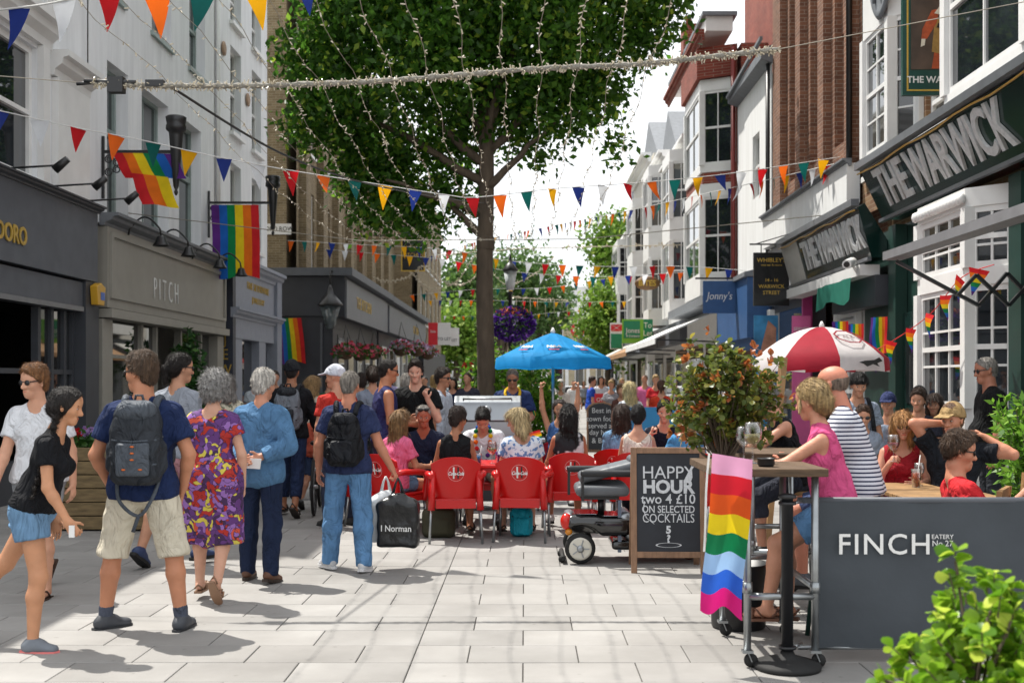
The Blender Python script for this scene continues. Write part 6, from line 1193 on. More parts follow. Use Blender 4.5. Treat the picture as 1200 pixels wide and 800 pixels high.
# ---- barrier with lettering and pole
m_ban = mat('banner_canvas', '3c4248', .75, .1, 3, .25, 8); BY = 6.55; bx0, bx1 = wp(952, 600, BY).x, 3.3
bn = thing('cafe_barrier', 'dark grey canvas cafe barrier lettered FINCH in the right foreground', 'barrier', (bx0, BY, 0)); zt, zb = .925, .09
b = MB(); b.grid([[(bx0+(bx1-bx0)*i/24, BY+.006*math.sin(i*.9)+.008*math.sin(j*1.2+i*.4), zb+(zt-zb)*j/8) for i in range(25)] for j in range(9)]); b.build('canvas', m_ban, bn); b = MB(); b.tube([(bx0-.08, BY+.015, zt+.005), (bx1, BY+.015, zt+.005)], .018, 10); b.build('top_rail', m_char2, bn); b = MB(); b.tube([(bx0-.08, BY+.02, zb+.0), (bx1, BY+.02, zb)], .012, 8); b.build('bottom_rail', m_steel, bn)
lettering('FINCH', .165, m_wpaint, (1, 0, 0), UPR, (wp(1035, 638, BY).x, BY-.02, wp(1035, 638, BY).z), bn, ext=.002, sx=1.02, bold=.001, space=1.12); p = wp(1103, 634, BY); lettering('EATERY', .036, m_wpaint, (1, 0, 0), UPR, (p.x, BY-.02, p.z+.028), bn, ext=.001); lettering('No 27', .046, m_wpaint, (1, 0, 0), UPR, (p.x, BY-.02, p.z-.01), bn, ext=.001)
bpx = wp(925, 700, 6.4).x
bpole = thing('barrier_post', 'black barrier post on a round weighted base beside the FINCH canvas', 'post', (bpx, 6.45, 0)); b = MB(); b.lathe([(.033, .03), (.033, .95), (.05, .955), (.05, .972), (.02, .98)], (bpx, 6.45, 0), 18); b.build('post', m_pot, bpole); b = MB(); b.lathe([(.185, .002), (.19, .02), (.18, .035), (.1, .06), (.045, .075), (.035, .1)], (bpx, 6.45, 0), 30); b.build('base', m_rub, bpole)
for z in (.925, .12): b = MB(); b.lathe([(.05, -.008), (.05, .008)], (bpx, 6.45, z), 14); b.build('collar', m_pot, bpole); b = MB(); b.tube([(bpx+.04, 6.46, z), (bx0-.06, BY, z)], .01, 6); b.build('hook', m_steel, bpole)
# ---- scaffold tube bar tables
def bar_table(label, x0, x1, y0, y1, h, planks=3, inset=.06):
    t = thing('bar_table', label, 'table', ((x0+x1)/2, (y0+y1)/2, 0), group='scaffold tube bar tables'); w_ = (y1-y0)/planks
    for k in range(planks): b = MB(); b.box((x0, y0+w_*k+.004, h-.045), (x1, y0+w_*(k+1)-.004, h)); b.build('plank', m_woodd, t, bev=.005)
    for x in (x0+inset, x1-.06):
        for y in (y0+.07, y1-.07):
            b = MB(); b.tube([(x, y, .1), (x, y, h-.046)], .0215, 10); b.build('leg', m_steel, t); b = MB(); [b.tube([(x, y, z-.03), (x, y, z+.03)], .028, 10) for z in (.45,)]; b.build('fitting', m_steel, t)
            b = MB(); b.lathe([(.012, -.016), (.038, -.014), (.04, 0), (.038, .014), (.012, .016)], (x+.02, y, .042), 16, axis=(0, 1, 0)); c_ = b.build('castor', m_rub, t); b = MB(); b.box((x-.03, y-.03, .085), (x+.03, y+.03, .1)); b.bar((x, y-.024, .09), (x+.02, y-.024, .04), .02, .005); b.build('castor_fork', m_steel, c_)
        b = MB(); b.tube([(x, y0+.07, .45), (x, y1-.07, .45)], .02, 10); b.build('rail', m_steel, t)
    b = MB(); b.tube([(x0+inset, y1-.07, .5), (x1-.06, y1-.07, .5)], .02, 10); b.build('rail', m_steel, t); b = MB(); b.tube([(x0+inset, y0+.07, .4), (x1-.06, y0+.07, .4)], .02, 10); b.build('rail', m_steel, t); return t
bar_table('near scaffold tube bar table draped with the striped flag', 1.05, 1.69, 6.4, 7.35, 1.12, inset=.2)
bar_table('farther scaffold tube bar table behind the woman in pink', 1.55, 2.1, 8.1, 8.9, 1.1)
PR = [('pale_pink', 'e3a3c6'), ('red', 'cf2030'), ('orange', 'e2581c'), ('yellow', 'eed21e'), ('green', '0f7a4a'), ('sky', '9cc0e8'), ('blue', '2f62c8'), ('magenta', 'd4207c')]
pm_ = [thin('pride_'+n, h, .35) for n, h in PR]
pf = flag('pride_flag', 'eight striped pride flag hanging from the end of the near bar table', wp(835, 531, 6.36), (1, 0, -.16), (-.06, 0, -1), .225, .86, pm_, .04, across=False, phase=.6)
b = MB(); p = wp(835, 531, 6.355); b.grid([[p+Vector((-.012*i-.012+.0*j, .002, -.86*j/8*1.0-.0))+Vector((-.052*j/8, .03*math.sin(j), 0)) for i in (0, 1)] for j in range(6)]); b.build('hem', thin('flag_hem', 'd8d8d8', .4), pf)
wine_glass('large gin glass with pale wine on the near bar table', (wp(882, 540, 6.85).x, 6.85, 1.121), 'cfc890', 1.15); wine_glass('second gin glass partly behind the first on the near bar table', (wp(872, 540, 7.0).x, 7.02, 1.121), None, 1.0)
t = thing('ashtray', 'round black ashtray on the front edge of the near bar table', 'ashtray', (wp(899, 540, 6.55).x, 6.58, 1.121)); b = MB(); b.lathe([(.04, 0), (.05, .015), (.048, .04), (.053, .043), (.053, .048), (.043, .048), (.038, .012), (.001, .012)], (0, 0, 0), 20); b.build('bowl', m_pot, t, False)
t = thing('planter_box', 'small black box planter standing on the bar table below the red tipped shrub', 'planter', (wp(857, 520, 8.2).x, 8.25, 1.1)); b = MB(); b.box((-.09, -.09, 0), (.09, .09, .17)); b.build('box', m_pot, t, False, bev=.006)
# stools
def stool(label, x, y, h=.76):
    t = thing('bar_stool', label, 'stool', (x, y, 0), group='bar stools at the scaffold tables'); b = MB(); b.lathe([(.17, 0), (.175, .02), (.165, .035)], (0, 0, h-.035), 20); b.build('seat', m_teak, t, False)
    for k in range(4): a = math.pi/4+k*math.pi/2; b = MB(); b.tube([(.12*math.cos(a), .12*math.sin(a), h-.035), (.2*math.cos(a), .2*math.sin(a), .004)], .016, 8); b.build('leg', m_bottle2, t, False)
    b = MB(); b.lathe([(.165, 0), (.175, .008), (.165, .016)], (0, 0, .25), 20); b.build('foot_ring', m_bottle2, t, False)
stool('bar stool under the woman in pink', 1.93, 7.15, .72); stool('bar stool under the man in the striped shirt', 2.3, 7.9); stool('bar stool under the grey haired woman', 2.15, 9.05)
# ---- picnic tables and chairs in the pub garden
def slat_table(label, x0, x1, y0, y1, h, n=6):
    t = thing('picnic_table', label, 'table', ((x0+x1)/2, (y0+y1)/2, 0), group='slatted wooden tables'); w_ = (y1-y0)/n
    for k in range(n): b = MB(); b.box((x0, y0+w_*k+.005, h-.03), (x1, y0+w_*(k+1)-.005, h)); b.build('slat', m_teak, t, bev=.004)
    b = MB(); b.box((x0+.05, y0+.03, h-.09), (x1-.05, y0+.06, h-.032)); b.build('rail', m_teak, t)
    for x in (x0+.08, x1-.08):
        for y in (y0+.1, y1-.1): b = MB(); b.bar((x, y, .002), (x, y, h-.032), .06); b.build('leg', m_teak, t)
    return t
slat_table('slatted wooden table in front of the woman in red', wp(1036, 570, 9.4).x, wp(1085, 570, 9.4).x+.15, 9.3, 9.9, .74); slat_table('slatted wooden table in front of the young man in the red shirt', wp(1056, 580, 8.3).x, wp(1172, 580, 8.3).x, 8.2, 8.8, .78)
tumbler('orange cocktail with mint and straw on the slatted table', (wp(1076, 560, 9.4).x, 9.45, .742), 'c0561c', .15, True, .04); wine_glass('empty wine glass beside the orange cocktail', (wp(1082, 560, 9.5).x, 9.6, .742), None, .9)
def slat_chair(label, x, y, rz, fold=False):
    t = thing('wooden_chair', label, 'chair', (x, y, 0), R(rz), group='wooden slatted chairs')
    for s in (-1, 1): b = MB(); b.bar((s*.21, -.2, .002), (s*.21, -.28, .9), .035); b.build('back_leg', m_teak, t, False); b = MB(); b.bar((s*.21, .2, .002), (s*.21, .2, .44), .035); b.build('leg', m_teak, t, False)
    for k in range(5): b = MB(); b.box((-.21, -.2+.085*k, .44), (.21, -.125+.085*k, .458)); b.build('seat_slat', m_teak, t, False)
    for k in range(5): b = MB(); b.bar((-.15+.075*k, -.225, .5), (-.15+.075*k, -.268, .84), .03, .014); b.build('back_slat', m_teak, t, False)
    b = MB(); b.bar((-.22, -.275, .87), (.22, -.275, .87), .03, .06); b.build('top_rail', m_teak, t, False); return t
slat_chair('wooden slatted chair at the right edge behind the barrier', wp(1188, 560, 8.6).x, 8.7, 100); slat_chair('wooden slatted chair under the woman in red', wp(1050, 560, 10).x, 10.25, 180); slat_chair('wooden slatted chair under the young man in the red shirt', wp(1128, 560, 7.7).x, 7.75, 60); slat_chair('wooden slatted chair under the man in the flat cap', wp(1120, 560, 9.4).x+.05, 9.75, 160)
tt = thing('wooden_post', 'leaning brown wooden parasol pole left of the red and white parasol', 'post', (wp(905, 500, 10.5).x, 10.5, 0)); b = MB(); b.bar((wp(897, 500, 10.5).x, 10.5, .004), wp(918, 419, 10.5), .13, .05); b.build('plank', m_teak, tt)
# ---- barbecue
gx, gy = wp(572, 500, 14.6).x, 14.6
bq = thing('barbecue', 'stainless steel hooded barbecue in front of the tree trunk', 'barbecue', (gx, gy, 0)); b = MB(); b.prism([(-.42, -.28, 1.12), (-.42, -.22, 1.36), (-.42, -.08, 1.43), (-.42, .28, 1.43), (-.42, .3, 1.12)], (.84, 0, 0)); b.build('hood', m_stain, bq, False, bev=.015); b = MB(); b.box((-.4, -.27, .85), (.4, .28, 1.11)); b.build('firebox', m_stain, bq, False); b = MB(); b.box((-.38, -.25, .12), (.38, .25, .84)); b.build('cabinet', m_char, bq, False); b = MB(); b.tube([(-.3, -.27, 1.38), (-.3, -.33, 1.4), (.3, -.33, 1.4), (.3, -.27, 1.38)], .014); b.build('handle', m_steel, bq, False); b = MB(); b.lathe([(.05, 0), (.05, .012), (.03, .015)], (0, -.26, 1.26), 16, axis=(0, -1, 0)); b.build('gauge', m_steel, bq, False)
for s in (-1, 1): b = MB(); b.box((s*.43, -.25, .86), (s*.72, .25, .89)); b.build('side_shelf', m_stain, bq, False)
for x in (-.33, .33):
    for y in (-.2, .2): b = MB(); b.tube([(x, y, .002), (x, y, .12)], .03); b.build('foot', m_rub, bq, False)
# ---- blue wind break, red board and small things beyond
p0, p1 = wp(735, 505, 15.5), wp(797, 477, 15.5); t = thing('cafe_barrier', 'bright blue canvas barrier behind the seated group on the right of centre', 'barrier', (p0.x, 15.5, 0)); b = MB(); b.box((p0.x, 15.5, .12), (p1.x, 15.53, p1.z)); b.build('canvas', mat('wind_break_blue', '2277a8', .6, .06), t); lettering('cafe', .16, m_wpaint, (1, 0, 0), UPR, ((p0.x+p1.x)/2, 15.49, p1.z-.3), t, ext=.002)
for x in (p0.x, p1.x): b = MB(); b.tube([(x, 15.56, .002), (x, 15.56, p1.z+.03)], .02); b.build('post', m_steel, t)
p0, p1 = wp(697, 474, 30), wp(717, 461, 30); t = thing('sandwich_board', 'small red board standing beyond the arched chalkboard', 'sign', (p0.x, 30, 0)); b = MB(); b.box((p0.x, 30, .2), (p1.x, 30.04, p1.z)); b.build('board', m_redp, t); lettering('OPEN', .14, m_wpaint, (1, 0, 0), UPR, ((p0.x+p1.x)/2, 29.99, p1.z-.16), t); [MB().bar((x, 30.1, .002), (x, 30.05, .25), .03).build('leg', m_black, t) for x in (p0.x+.03, p1.x-.03)]
# ---- bicycle
bx, by = gp(366, 604); bk = thing('bicycle', 'black bicycle wheeled along by the man in the dark cap', 'bicycle', (bx+.02, by, 0), R(96))
for x in (0, 1.02):
    b = MB(); b.lathe([(.31, -.014), (.335, -.018), (.345, 0), (.335, .018), (.31, .014)], (x, 0, .347), 36, axis=(0, 1, 0)); 
    b = MB(); pts = [(x+.33*math.cos(a), 0, .347+.33*math.sin(a)) for a in np.linspace(0, 2*math.pi, 37)]; b.tube(pts, .018, 8, False); wl = b.build('wheel', m_rub, bk, False); b = MB(); [b.tube([(x, 0, .347), (x+.31*math.cos(a), 0, .347+.31*math.sin(a))], .0025, 4, False) for a in np.arange(0, 6.28, .42)]; tag(b.build('spokes', m_steel, wl, False), kind='stuff'); b = MB(); b.lathe([(.02, -.05), (.03, 0), (.02, .05)], (x, 0, .347), 10, axis=(0, 1, 0)); b.build('hub', m_steel, wl, False)
b = MB()
for a, c in (((.42, 0, .3), (.28, 0, .82)), ((.28, 0, .78), (.86, 0, .8)), ((.42, 0, .3), (.88, 0, .68)), ((0, 0, .347), (.42, 0, .3)), ((0, 0, .347), (.29, 0, .75)), ((.84, 0, .95), (.9, 0, .65)), ((.9, .05, .65), (1.02, .05, .347)), ((.9, -.05, .65), (1.02, -.05, .347))): b.tube([a, c], .016, 8)
b.tube([(.9, -.055, .65), (.9, .055, .65)], .018); b.build('frame', m_black, bk, False); b = MB(); b.tube([(.84, -.3, 1.0), (.86, -.08, .98), (.84, 0, .95), (.86, .08, .98), (.84, .3, 1.0)], .013); b.build('handlebar', m_black, bk, False); b = MB(); b.ball((.25, 0, .86), (.13, .07, .035), 12, 7); b.build('saddle', m_black, bk, False); b = MB(); b.lathe([(.02, -.01), (.09, -.006), (.09, .006), (.02, .01)], (.42, -.05, .3), 20, axis=(0, 1, 0)); [b.bar((.42, s*.08, .3), (.42+s*.05, s*.08, .3-s*.16), .02) for s in (-1, 1)]; [b.box((.42+s*.05-.04, s*.1, .3-s*.16), (.42+s*.05+.04, s*.18, .32-s*.16)) for s in (-1, 1)]; b.build('crank', m_steel, bk, False)
# ---- parked cars at the far end
def car(label, x, y, rz, col):
    t = thing('parked_car', label, 'car', (x, y, 0), R(rz), group='cars at the far end'); m = mat('car_'+col, col, .2, .03, coat=.7)
    solid('body', [rbox((0, 0, .55), (2.05, .85, .32), .18, k=.1), rbox((.15, 0, 1.05), (1.15, .72, .33), .22, k=.12)], m, .07, t, rel=1)
    for s in (-1, 1): b = MB(); b.prism([(-.8, s*.765, .95), (1.1, s*.765, .95), (.8, s*.7, 1.3), (-.55, s*.7, 1.3)], (0, s*.01, 0)); b.build('side_window', m_glass2, t, False); b = MB(); b.ball((-2.0, s*.6, .68), (.08, .17, .1)); b.build('headlight', m_stain, t, False)
    b = MB(); b.prism([(-1.02, -.6, .92), (-1.02, .6, .92), (-.82, .52, 1.3), (-.82, -.52, 1.3)], (-.02, 0, .01)); b.build('windscreen', m_glass2, t, False)
    for x_ in (-1.25, 1.3):
        for s in (-1, 1): b = MB(); b.lathe([(.2, -.1), (.31, -.1), (.32, 0), (.31, .1), (.2, .1)], (x_, s*.78, .32), 18, axis=(0, 1, 0)); wl = b.build('wheel', m_rub, t, False); b = MB(); b.lathe([(.19, -.105), (.19, .105)], (x_, s*.78, .32), 14, axis=(0, 1, 0)); b.build('rim', m_stain, wl, False)
car('white car parked at the far end under the blue umbrella, left one', wp(641, 450, 72).x, 72, 80, 'd4d6d8'); car('silver car parked at the far end under the blue umbrella, right one', wp(668, 450, 78).x, 78, 20, 'b5b9bd')
# ================================================================ people
def nrm(v): v = np.array(v, float); return v/np.linalg.norm(v)
def rotm(ax, deg):
    a = R(deg); c, s = math.cos(a), math.sin(a)
    return np.array({'x': [[1, 0, 0], [0, c, -s], [0, s, c]], 'y': [[c, 0, s], [0, 1, 0], [-s, 0, c]], 'z': [[c, -s, 0], [s, c, 0], [0, 0, 1]]}[ax])
def skin_mat(h): return mat('skin_'+h, h, .5, .07, 14, .12, 60, spec=.35, sss=.12)
def hair_mat(h): return mat('hair_'+h, h, .48, .5, 60, 1, 120, spec=.4, stretch=(1, 1, .2))
def hair_solid(ps, m, h, t, nz, style, HD, hs, dist):      # a scalp of hair with loose strands laid over it
    Vv, Q = sdf_mesh(ps, h, (), nz)
    if len(Q) == 0: return
    if dist > 19: return link('hair', npmesh('hair', Vv, Q, m), t, False)
    A = Vv[Q[:, 0]]; nn = np.cross(Vv[Q[:, 2]]-A, Vv[Q[:, 3]]-Vv[Q[:, 1]]); nn /= np.linalg.norm(nn, axis=1)[:, None]+1e-9
    n = 4200 if dist < 11 else 2200; pk = rng.integers(0, len(Q), n); w4 = rng.random((n, 4)); w4 /= w4.sum(1)[:, None]; P_ = (Vv[Q[pk]]*w4[:, :, None]).sum(1); N_ = nn[pk]
    q_ = P_-HD(0, 0, 0); ly = (q_ @ (HD(0, 1, 0)-HD(0, 0, 0)))/hs**2; lz = (q_ @ (HD(0, 0, 1)-HD(0, 0, 0)))/hs**2; ok = ~((ly > .03) & (lz < .075)); P_, N_ = P_[ok], N_[ok]; n = len(P_)
    L0, lift, jit = {'short': (.022, .25, .4), 'crop': (.012, .5, .6), 'quiff': (.03, .3, .22), 'fringe': (.045, .12, .25), 'bald': (.006, .5, .5), 'curly': (.032, .9, 1.4), 'bob': (.08, .06, .15), 'long': (.1, .08, .18), 'bun': (.05, .08, .25), 'pony': (.05, .08, .25), 'updo': (.06, .05, .18), 'braids': (.03, .1, .3)}.get(style, (.03, .3, .4))
    crown_ = HD(0, -.05, .12); d = P_-crown_; d[:, 2] -= .06 if style not in ('quiff',) else -.03
    if style in ('bun', 'pony', 'updo', 'braids'): d = HD(0, -.12, .0)-P_
    d = d-N_*(d*N_).sum(1)[:, None]; d /= np.linalg.norm(d, axis=1)[:, None]+1e-6; d = d+jit*rng.normal(size=(n, 3))+lift*N_*rng.random((n, 1)); d /= np.linalg.norm(d, axis=1)[:, None]
    sv = np.cross(d, N_); sv /= np.linalg.norm(sv, axis=1)[:, None]+1e-6; L_ = (L0*hs*(.5+rng.random(n)))[:, None]; wd = max(.0016, dist*.00022)
    a = P_-sv*wd+N_*.0005; b = P_+sv*wd+N_*.0005; mid = P_+d*L_*.55+N_*.001; c = P_+d*L_-N_*L_*.18*(style != 'curly'); V2 = np.stack([a, b, mid+sv*wd*.8, c, mid-sv*wd*.8], 1).reshape(-1, 3); k = 5*np.arange(n)[:, None]+len(Vv)
    Q2 = np.concatenate([k+[0, 1, 2, 4], k+[4, 2, 3, 3]]); me = bpy.data.meshes.new('hair'); F_ = [tuple(q) for q in Q.tolist()]+[tuple(q) for q in (k+[0, 1, 2, 4]).tolist()]+[tuple(q) for q in (k+[4, 2, 3])[:, :3].tolist()]
    me.from_pydata(np.concatenate([Vv, V2]).tolist(), [], F_); me.materials.append(m); me.polygons.foreach_set('use_smooth', np.ones(len(F_), bool)); me.update(); return link('hair', me, t, False)
STAND = dict(LA=((.2, -.04, -1), (.06, .2, -1)), RA=((.2, -.04, -1), (.06, .2, -1)), LL=((.07, .02, -1), (.04, -.05, -1)), RL=((.07, .02, -1), (.04, -.05, -1)))
WALK = dict(LA=((.18, .25, -1), (.05, .55, -1)), RA=((.18, -.3, -1), (.06, .0, -1)), LL=((.04, -.25, -1), (.03, -.5, -1)), RL=((.05, .32, -1), (.03, .02, -1)), LF=-35)
WALKM = dict(LA=WALK['RA'], RA=WALK['LA'], LL=WALK['RL'], RL=WALK['LL'], RF=-35)
SIT = dict(seat=.455, LA=((.25, .35, -1), (-.1, 1, -.05)), RA=((.25, .35, -1), (-.1, 1, -.05)), LL=((.14, 1, -.04), (.02, -.05, -1)), RL=((.14, 1, -.04), (.02, -.05, -1)))
HIGH = dict(seat=.77, LA=((.25, .5, -1), (-.15, 1, -.1)), RA=((.25, .5, -1), (-.15, 1, -.1)), LL=((.12, 1, -.35), (.02, -.1, -1)), RL=((.12, 1, -.3), (.02, .1, -1)))
PEOPLE = 0
def person(label, loc, rz, H=1.75, sex='m', pose=STAND, skin='bd8a70', hair=('short', '2e2119'), top=None, bottom=None, shoes=None, glasses=None, face=True, belly=0, wide=1.0, group=None, vox=None, **kw):
    global PEOPLE; PEOPLE += 1
    Pz = dict(STAND); Pz.update(pose); Pz.update(kw); s = H/1.75; dist = loc[1]; h = vox or max(.0105, dist*.00115); fine = max(.0058, h*.5); far = dist > 19; female = sex == 'f'; g = .9 if female else 1.0; g *= wide
    t = thing('person', label, 'person', (loc[0], loc[1], 0), R(rz), group)
    # skeleton
    def limb2(j0, d, l1, l2, side): a = nrm((d[0][0]*side, d[0][1], d[0][2])); b_ = nrm((d[1][0]*side, d[1][1], d[1][2])); return j0, j0+a*l1*s, j0+a*l1*s+b_*l2*s
    hipw = .092 if not female else .095; legs = {}
    P0 = V3(0, 0, 0)
    for nm, sd in (('L', -1), ('R', 1)): legs[nm] = limb2(P0+V3(sd*hipw*s, 0, -.02*s), Pz[nm+'L'], .43, .415, sd)
    fp = {n: Pz.get(n+'F', 0) for n in 'LR'}
    if 'seat' in Pz: z0 = Pz['seat']+.105*s
    else:
        lows = []
        for n in 'LR': lows.append(legs[n][2][2]-(.078*s if fp[n] == 0 else (.078+.15*math.sin(R(abs(fp[n])))*(1 if fp[n] < 0 else .4))*s))
        z0 = -min(lows)
    off = V3(0, 0, z0); P0 = P0+off; legs = {n: tuple(q+off for q in v) for n, v in legs.items()}
    Rt = rotm('x', -Pz.get('lean', 3)) @ rotm('y', Pz.get('side', 0)); Rs = Rt @ rotm('z', Pz.get('twist', 0))
    T = lambda x, y, z: P0+Rt @ V3(x, y, z)*s; TS = lambda x, y, z: P0+Rs @ V3(x, y, z)*s
    up, fw, rt = Rt @ V3(0, 0, 1), Rs @ V3(0, 1, 0), Rs @ V3(1, 0, 0)
    hd = Pz.get('head', (0, 0, 0)); Rh = rotm('x', -Pz.get('lean', 3)*.35) @ rotm('z', hd[0]) @ rotm('x', -hd[1]) @ rotm('y', hd[2] if len(hd) > 2 else 0)
    nj = TS(0, .0, .555); hc = nj+Rh @ V3(0, .022, .148)*s; hs = s*(1.0 if H > 1.5 else 1.12)
    HD = lambda x, y, z: hc+Rh @ V3(x, y, z)*hs
    shw = .172 if not female else .152; shw *= (1+.6*(wide-1)); arms = {}
    for nm, sd in (('L', -1), ('R', 1)): arms[nm] = limb2(TS(sd*shw, -.005, .445), Pz[nm+'A'], .285, .25, sd)
    # ---- prims
    def torso(o=0, hem=None, top_=True):
        fwp = Rt @ V3(0, 1, 0); sq = lambda q: (fwp, q); fs = (fw, .72); cut = [(T(0, 0, hem), -up)] if hem is not None else None; P_ = []
        hr = (.118 if not female else .125)*g**.5
        P_.append(rc(T(-.062, -.005, -.01), (hr+o)*s, T(.062, -.005, -.01), (hr+o)*s, k=.03, sq=sq(.9), cut=cut))
        P_.append(rc(T(-.04, 0, .02), ((.118 if not female else .108)*g**.3+o+belly*.25)*s, T(0, 0, .2), ((.125 if not female else .108)*wide**.5+o+belly*.3)*s, k=.05, sq=sq(.8), cut=cut)); P_.append(rc(T(.04, 0, .02), ((.118 if not female else .108)*g**.3+o+belly*.25)*s, T(0, 0, .2), ((.125 if not female else .108)*wide**.5+o+belly*.3)*s, k=.05, sq=sq(.8), cut=cut))
        if belly: P_.append(rc(T(0, .05+belly*.4, .1), (.1+belly*.5+o)*s, k=.06, cut=cut))
        cw = .075 if not female else .055
        P_.append(rc(TS(-cw, 0, .33), (.122*g+o)*s, TS(cw, 0, .33), (.122*g+o)*s, k=.05, sq=(fw, .82), cut=cut))
        if top_:
            P_.append(rc(TS(-shw*.72, -.005, .425), (.07*g+o)*s, TS(shw*.72, -.005, .425), (.07*g+o)*s, k=.05))
            for sd in (-1, 1): P_.append(rc(TS(sd*shw*.75, -.01, .455), (.045*g+o)*s, TS(sd*.02, -.01, .53), (.045+o*.5)*s, k=.04))
        if female and not kw.get('flat'):
            for sd in (-1, 1): P_.append(rc(TS(sd*.062, .085, .31), (.066+o)*s, k=.035))
        return P_
    ar = (.05, .041, .04, .028) if not female else (.043, .036, .035, .025); ar = tuple(a*(.6+.4*wide)*(1 if H > 1.5 else .9) for a in ar)
    lr = (.084, .055, .056, .036) if not female else (.088, .056, .054, .034); lr = tuple(a*(.6+.4*wide) for a in lr)
    def arm(n, o=0, to=2.0, k=.03):
        a, b_, c = arms[n]; P_ = []
        if to <= 1: e = a+(b_-a)*to; P_.append(rc(a, (ar[0]+o)*s, e, (ar[0]+(ar[1]-ar[0])*to+o*1.5)*s, k=k, cut=[(e, nrm(b_-a))])); return P_
        P_.append(rc(a, (ar[0]+o)*s, b_, (ar[1]+o)*s, k=k)); f = to-1; e = b_+(c-b_)*f
        P_.append(rc(b_, (ar[1]+o)*s, b_+(c-b_)*.3, (ar[2]+o)*s, k=.02)); P_.append(rc(b_+(c-b_)*min(.25, f*.5), (ar[2]+o)*s, e, (ar[2]+(ar[3]-ar[2])*f+o)*s, k=.02, cut=[(e, nrm(c-b_))] if o else None)); return P_
    def leg(n, o=0, to=2.0, o2=None, k=.03):
        a, b_, c = legs[n]; o2 = o if o2 is None else o2; P_ = []
        if to <= 1: e = a+(b_-a)*to; P_.append(rc(a, (lr[0]+o)*s, e, (lr[0]+(lr[1]-lr[0])*to+o2)*s, k=k, cut=[(e, nrm(b_-a))])); return P_
        f = to-1; e = b_+(c-b_)*f; P_.append(rc(a, (lr[0]+o)*s, b_, (lr[1]+(o+o2)/2)*s, k=k, cut=[(e, nrm(c-b_))] if o and f < .25 else None)); back = nrm(np.cross(np.cross(c-b_, V3(0, 1, 0)), c-b_))*-.012*s
        cutt = [(e, nrm(c-b_))] if o else None
        P_.append(rc(b_, (lr[1]+(o+o2)/2)*s, b_+(c-b_)*min(.32, f)+back, (lr[2]+(o+o2)/2)*s, k=.025, cut=cutt))
        if f > .32: P_.append(rc(b_+(c-b_)*.32+back, (lr[2]+(o+o2)/2)*s, e, (lr[2]+(lr[3]-lr[2])*min(1, (f-.32)/.68)+o2)*s, k=.025, cut=cutt))
        return P_
    feet = {}
    for n, sd in (('L', -1), ('R', 1)):
        yaw = -sd*Pz.get('toe', 8)+(Pz.get(n+'Y', 0)); Rf = rotm('z', yaw) @ rotm('x', fp[n]); feet[n] = (legs[n][2], Rf)
    def foot_prims(n, o=0, sole=.0):
        a, Rf = feet[n]; Q_ = lambda x, y, z: a+Rf @ V3(x, y, z)*s; cut = [(Q_(0, 0, -.075-sole), -(Rf @ V3(0, 0, 1)))]; ux = Rf @ V3(0, 0, 1)
        return [rc(Q_(0, -.035, -.04), (.034+o)*s, Q_(0, .05, -.035), (.036+o)*s, k=.02, cut=cut), rc(Q_(0, .04, -.045), (.036+o)*s, Q_(0, .135, -.056), (.03+o)*s, k=.02, cut=cut, sq=(ux, .8)), rc(Q_(0, .0, 0), (.034+o)*s, Q_(0, -.01, -.04), (.036+o)*s, k=.02)]
    def hand(n, sd):
        a, b_, c = arms[n]; d = nrm(Pz.get(n+'Hd', c-b_)) if n+'Hd' in Pz else nrm(c-b_); inn = V3(-sd, 0, 0)
        if n+'Pn' in Pz: inn = np.array(Pz[n+'Pn'], float)
        nn = inn-d*inn.dot(d); nn = nn/np.linalg.norm(nn) if np.linalg.norm(nn) > .1 else nrm(np.cross(d, V3(0, 0, 1))); tt = np.cross(d, nn)
        if tt.dot(V3(0, .8, 1)) < 0: tt = -tt
        cu = Pz.get(n+'C', .45); fr = max(.0085*s, fine*.85)*(1 if not female else .92); P_ = [rc(c, .028*s, c+d*.02*s, .03*s, k=.012, sq=(nn, .75)), rc(c+d*.02*s, .034*s, c+d*.075*s, .038*s, k=.012, sq=(nn, .42))]
        for i in range(4):
            q = c+(d*(.088-.004*abs(i-1.2))+tt*(.029-.0195*i))*s; l1, l2 = ((.042, .034), (.047, .036), (.043, .035), (.033, .028))[i]; d1 = d*math.cos(cu)+nn*math.sin(cu); d2 = d*math.cos(cu*2.2)+nn*math.sin(cu*2.2); m_ = q+d1*l1*s
            P_ += [rc(q-d*.012*s, fr*1.08, m_, fr, k=.004), rc(m_, fr, m_+d2*l2*s, fr*.85, k=.003)]
        q = c+(d*.025+tt*.03)*s; d1 = nrm(d*.65+tt*.6+nn*(.25+cu*.4)); d2 = nrm(d*.8+tt*.2+nn*(.3+cu*.7)); P_ += [rc(q-tt*.012*s, .015*s, q+d1*.04*s, fr*1.25, k=.012), rc(q+d1*.04*s, fr*1.2, q+d1*.04*s+d2*.03*s, fr, k=.004)]
        return P_, c+d*.08*s, nn, tt, d
    hands = {n: hand(n, sd) for n, sd in (('L', -1), ('R', 1))}
    lat = Rh @ V3(1, 0, 0); hfw = Rh @ V3(0, 1, 0)
    def skull(o=0): return [rc(HD(0, -.02, .035), (.092+o)*hs, k=.02, sq=(lat, .84)), rc(HD(0, .022, .04), (.078+o)*hs, k=.03, sq=(lat, .88))]
    jw = .062 if not female else .055
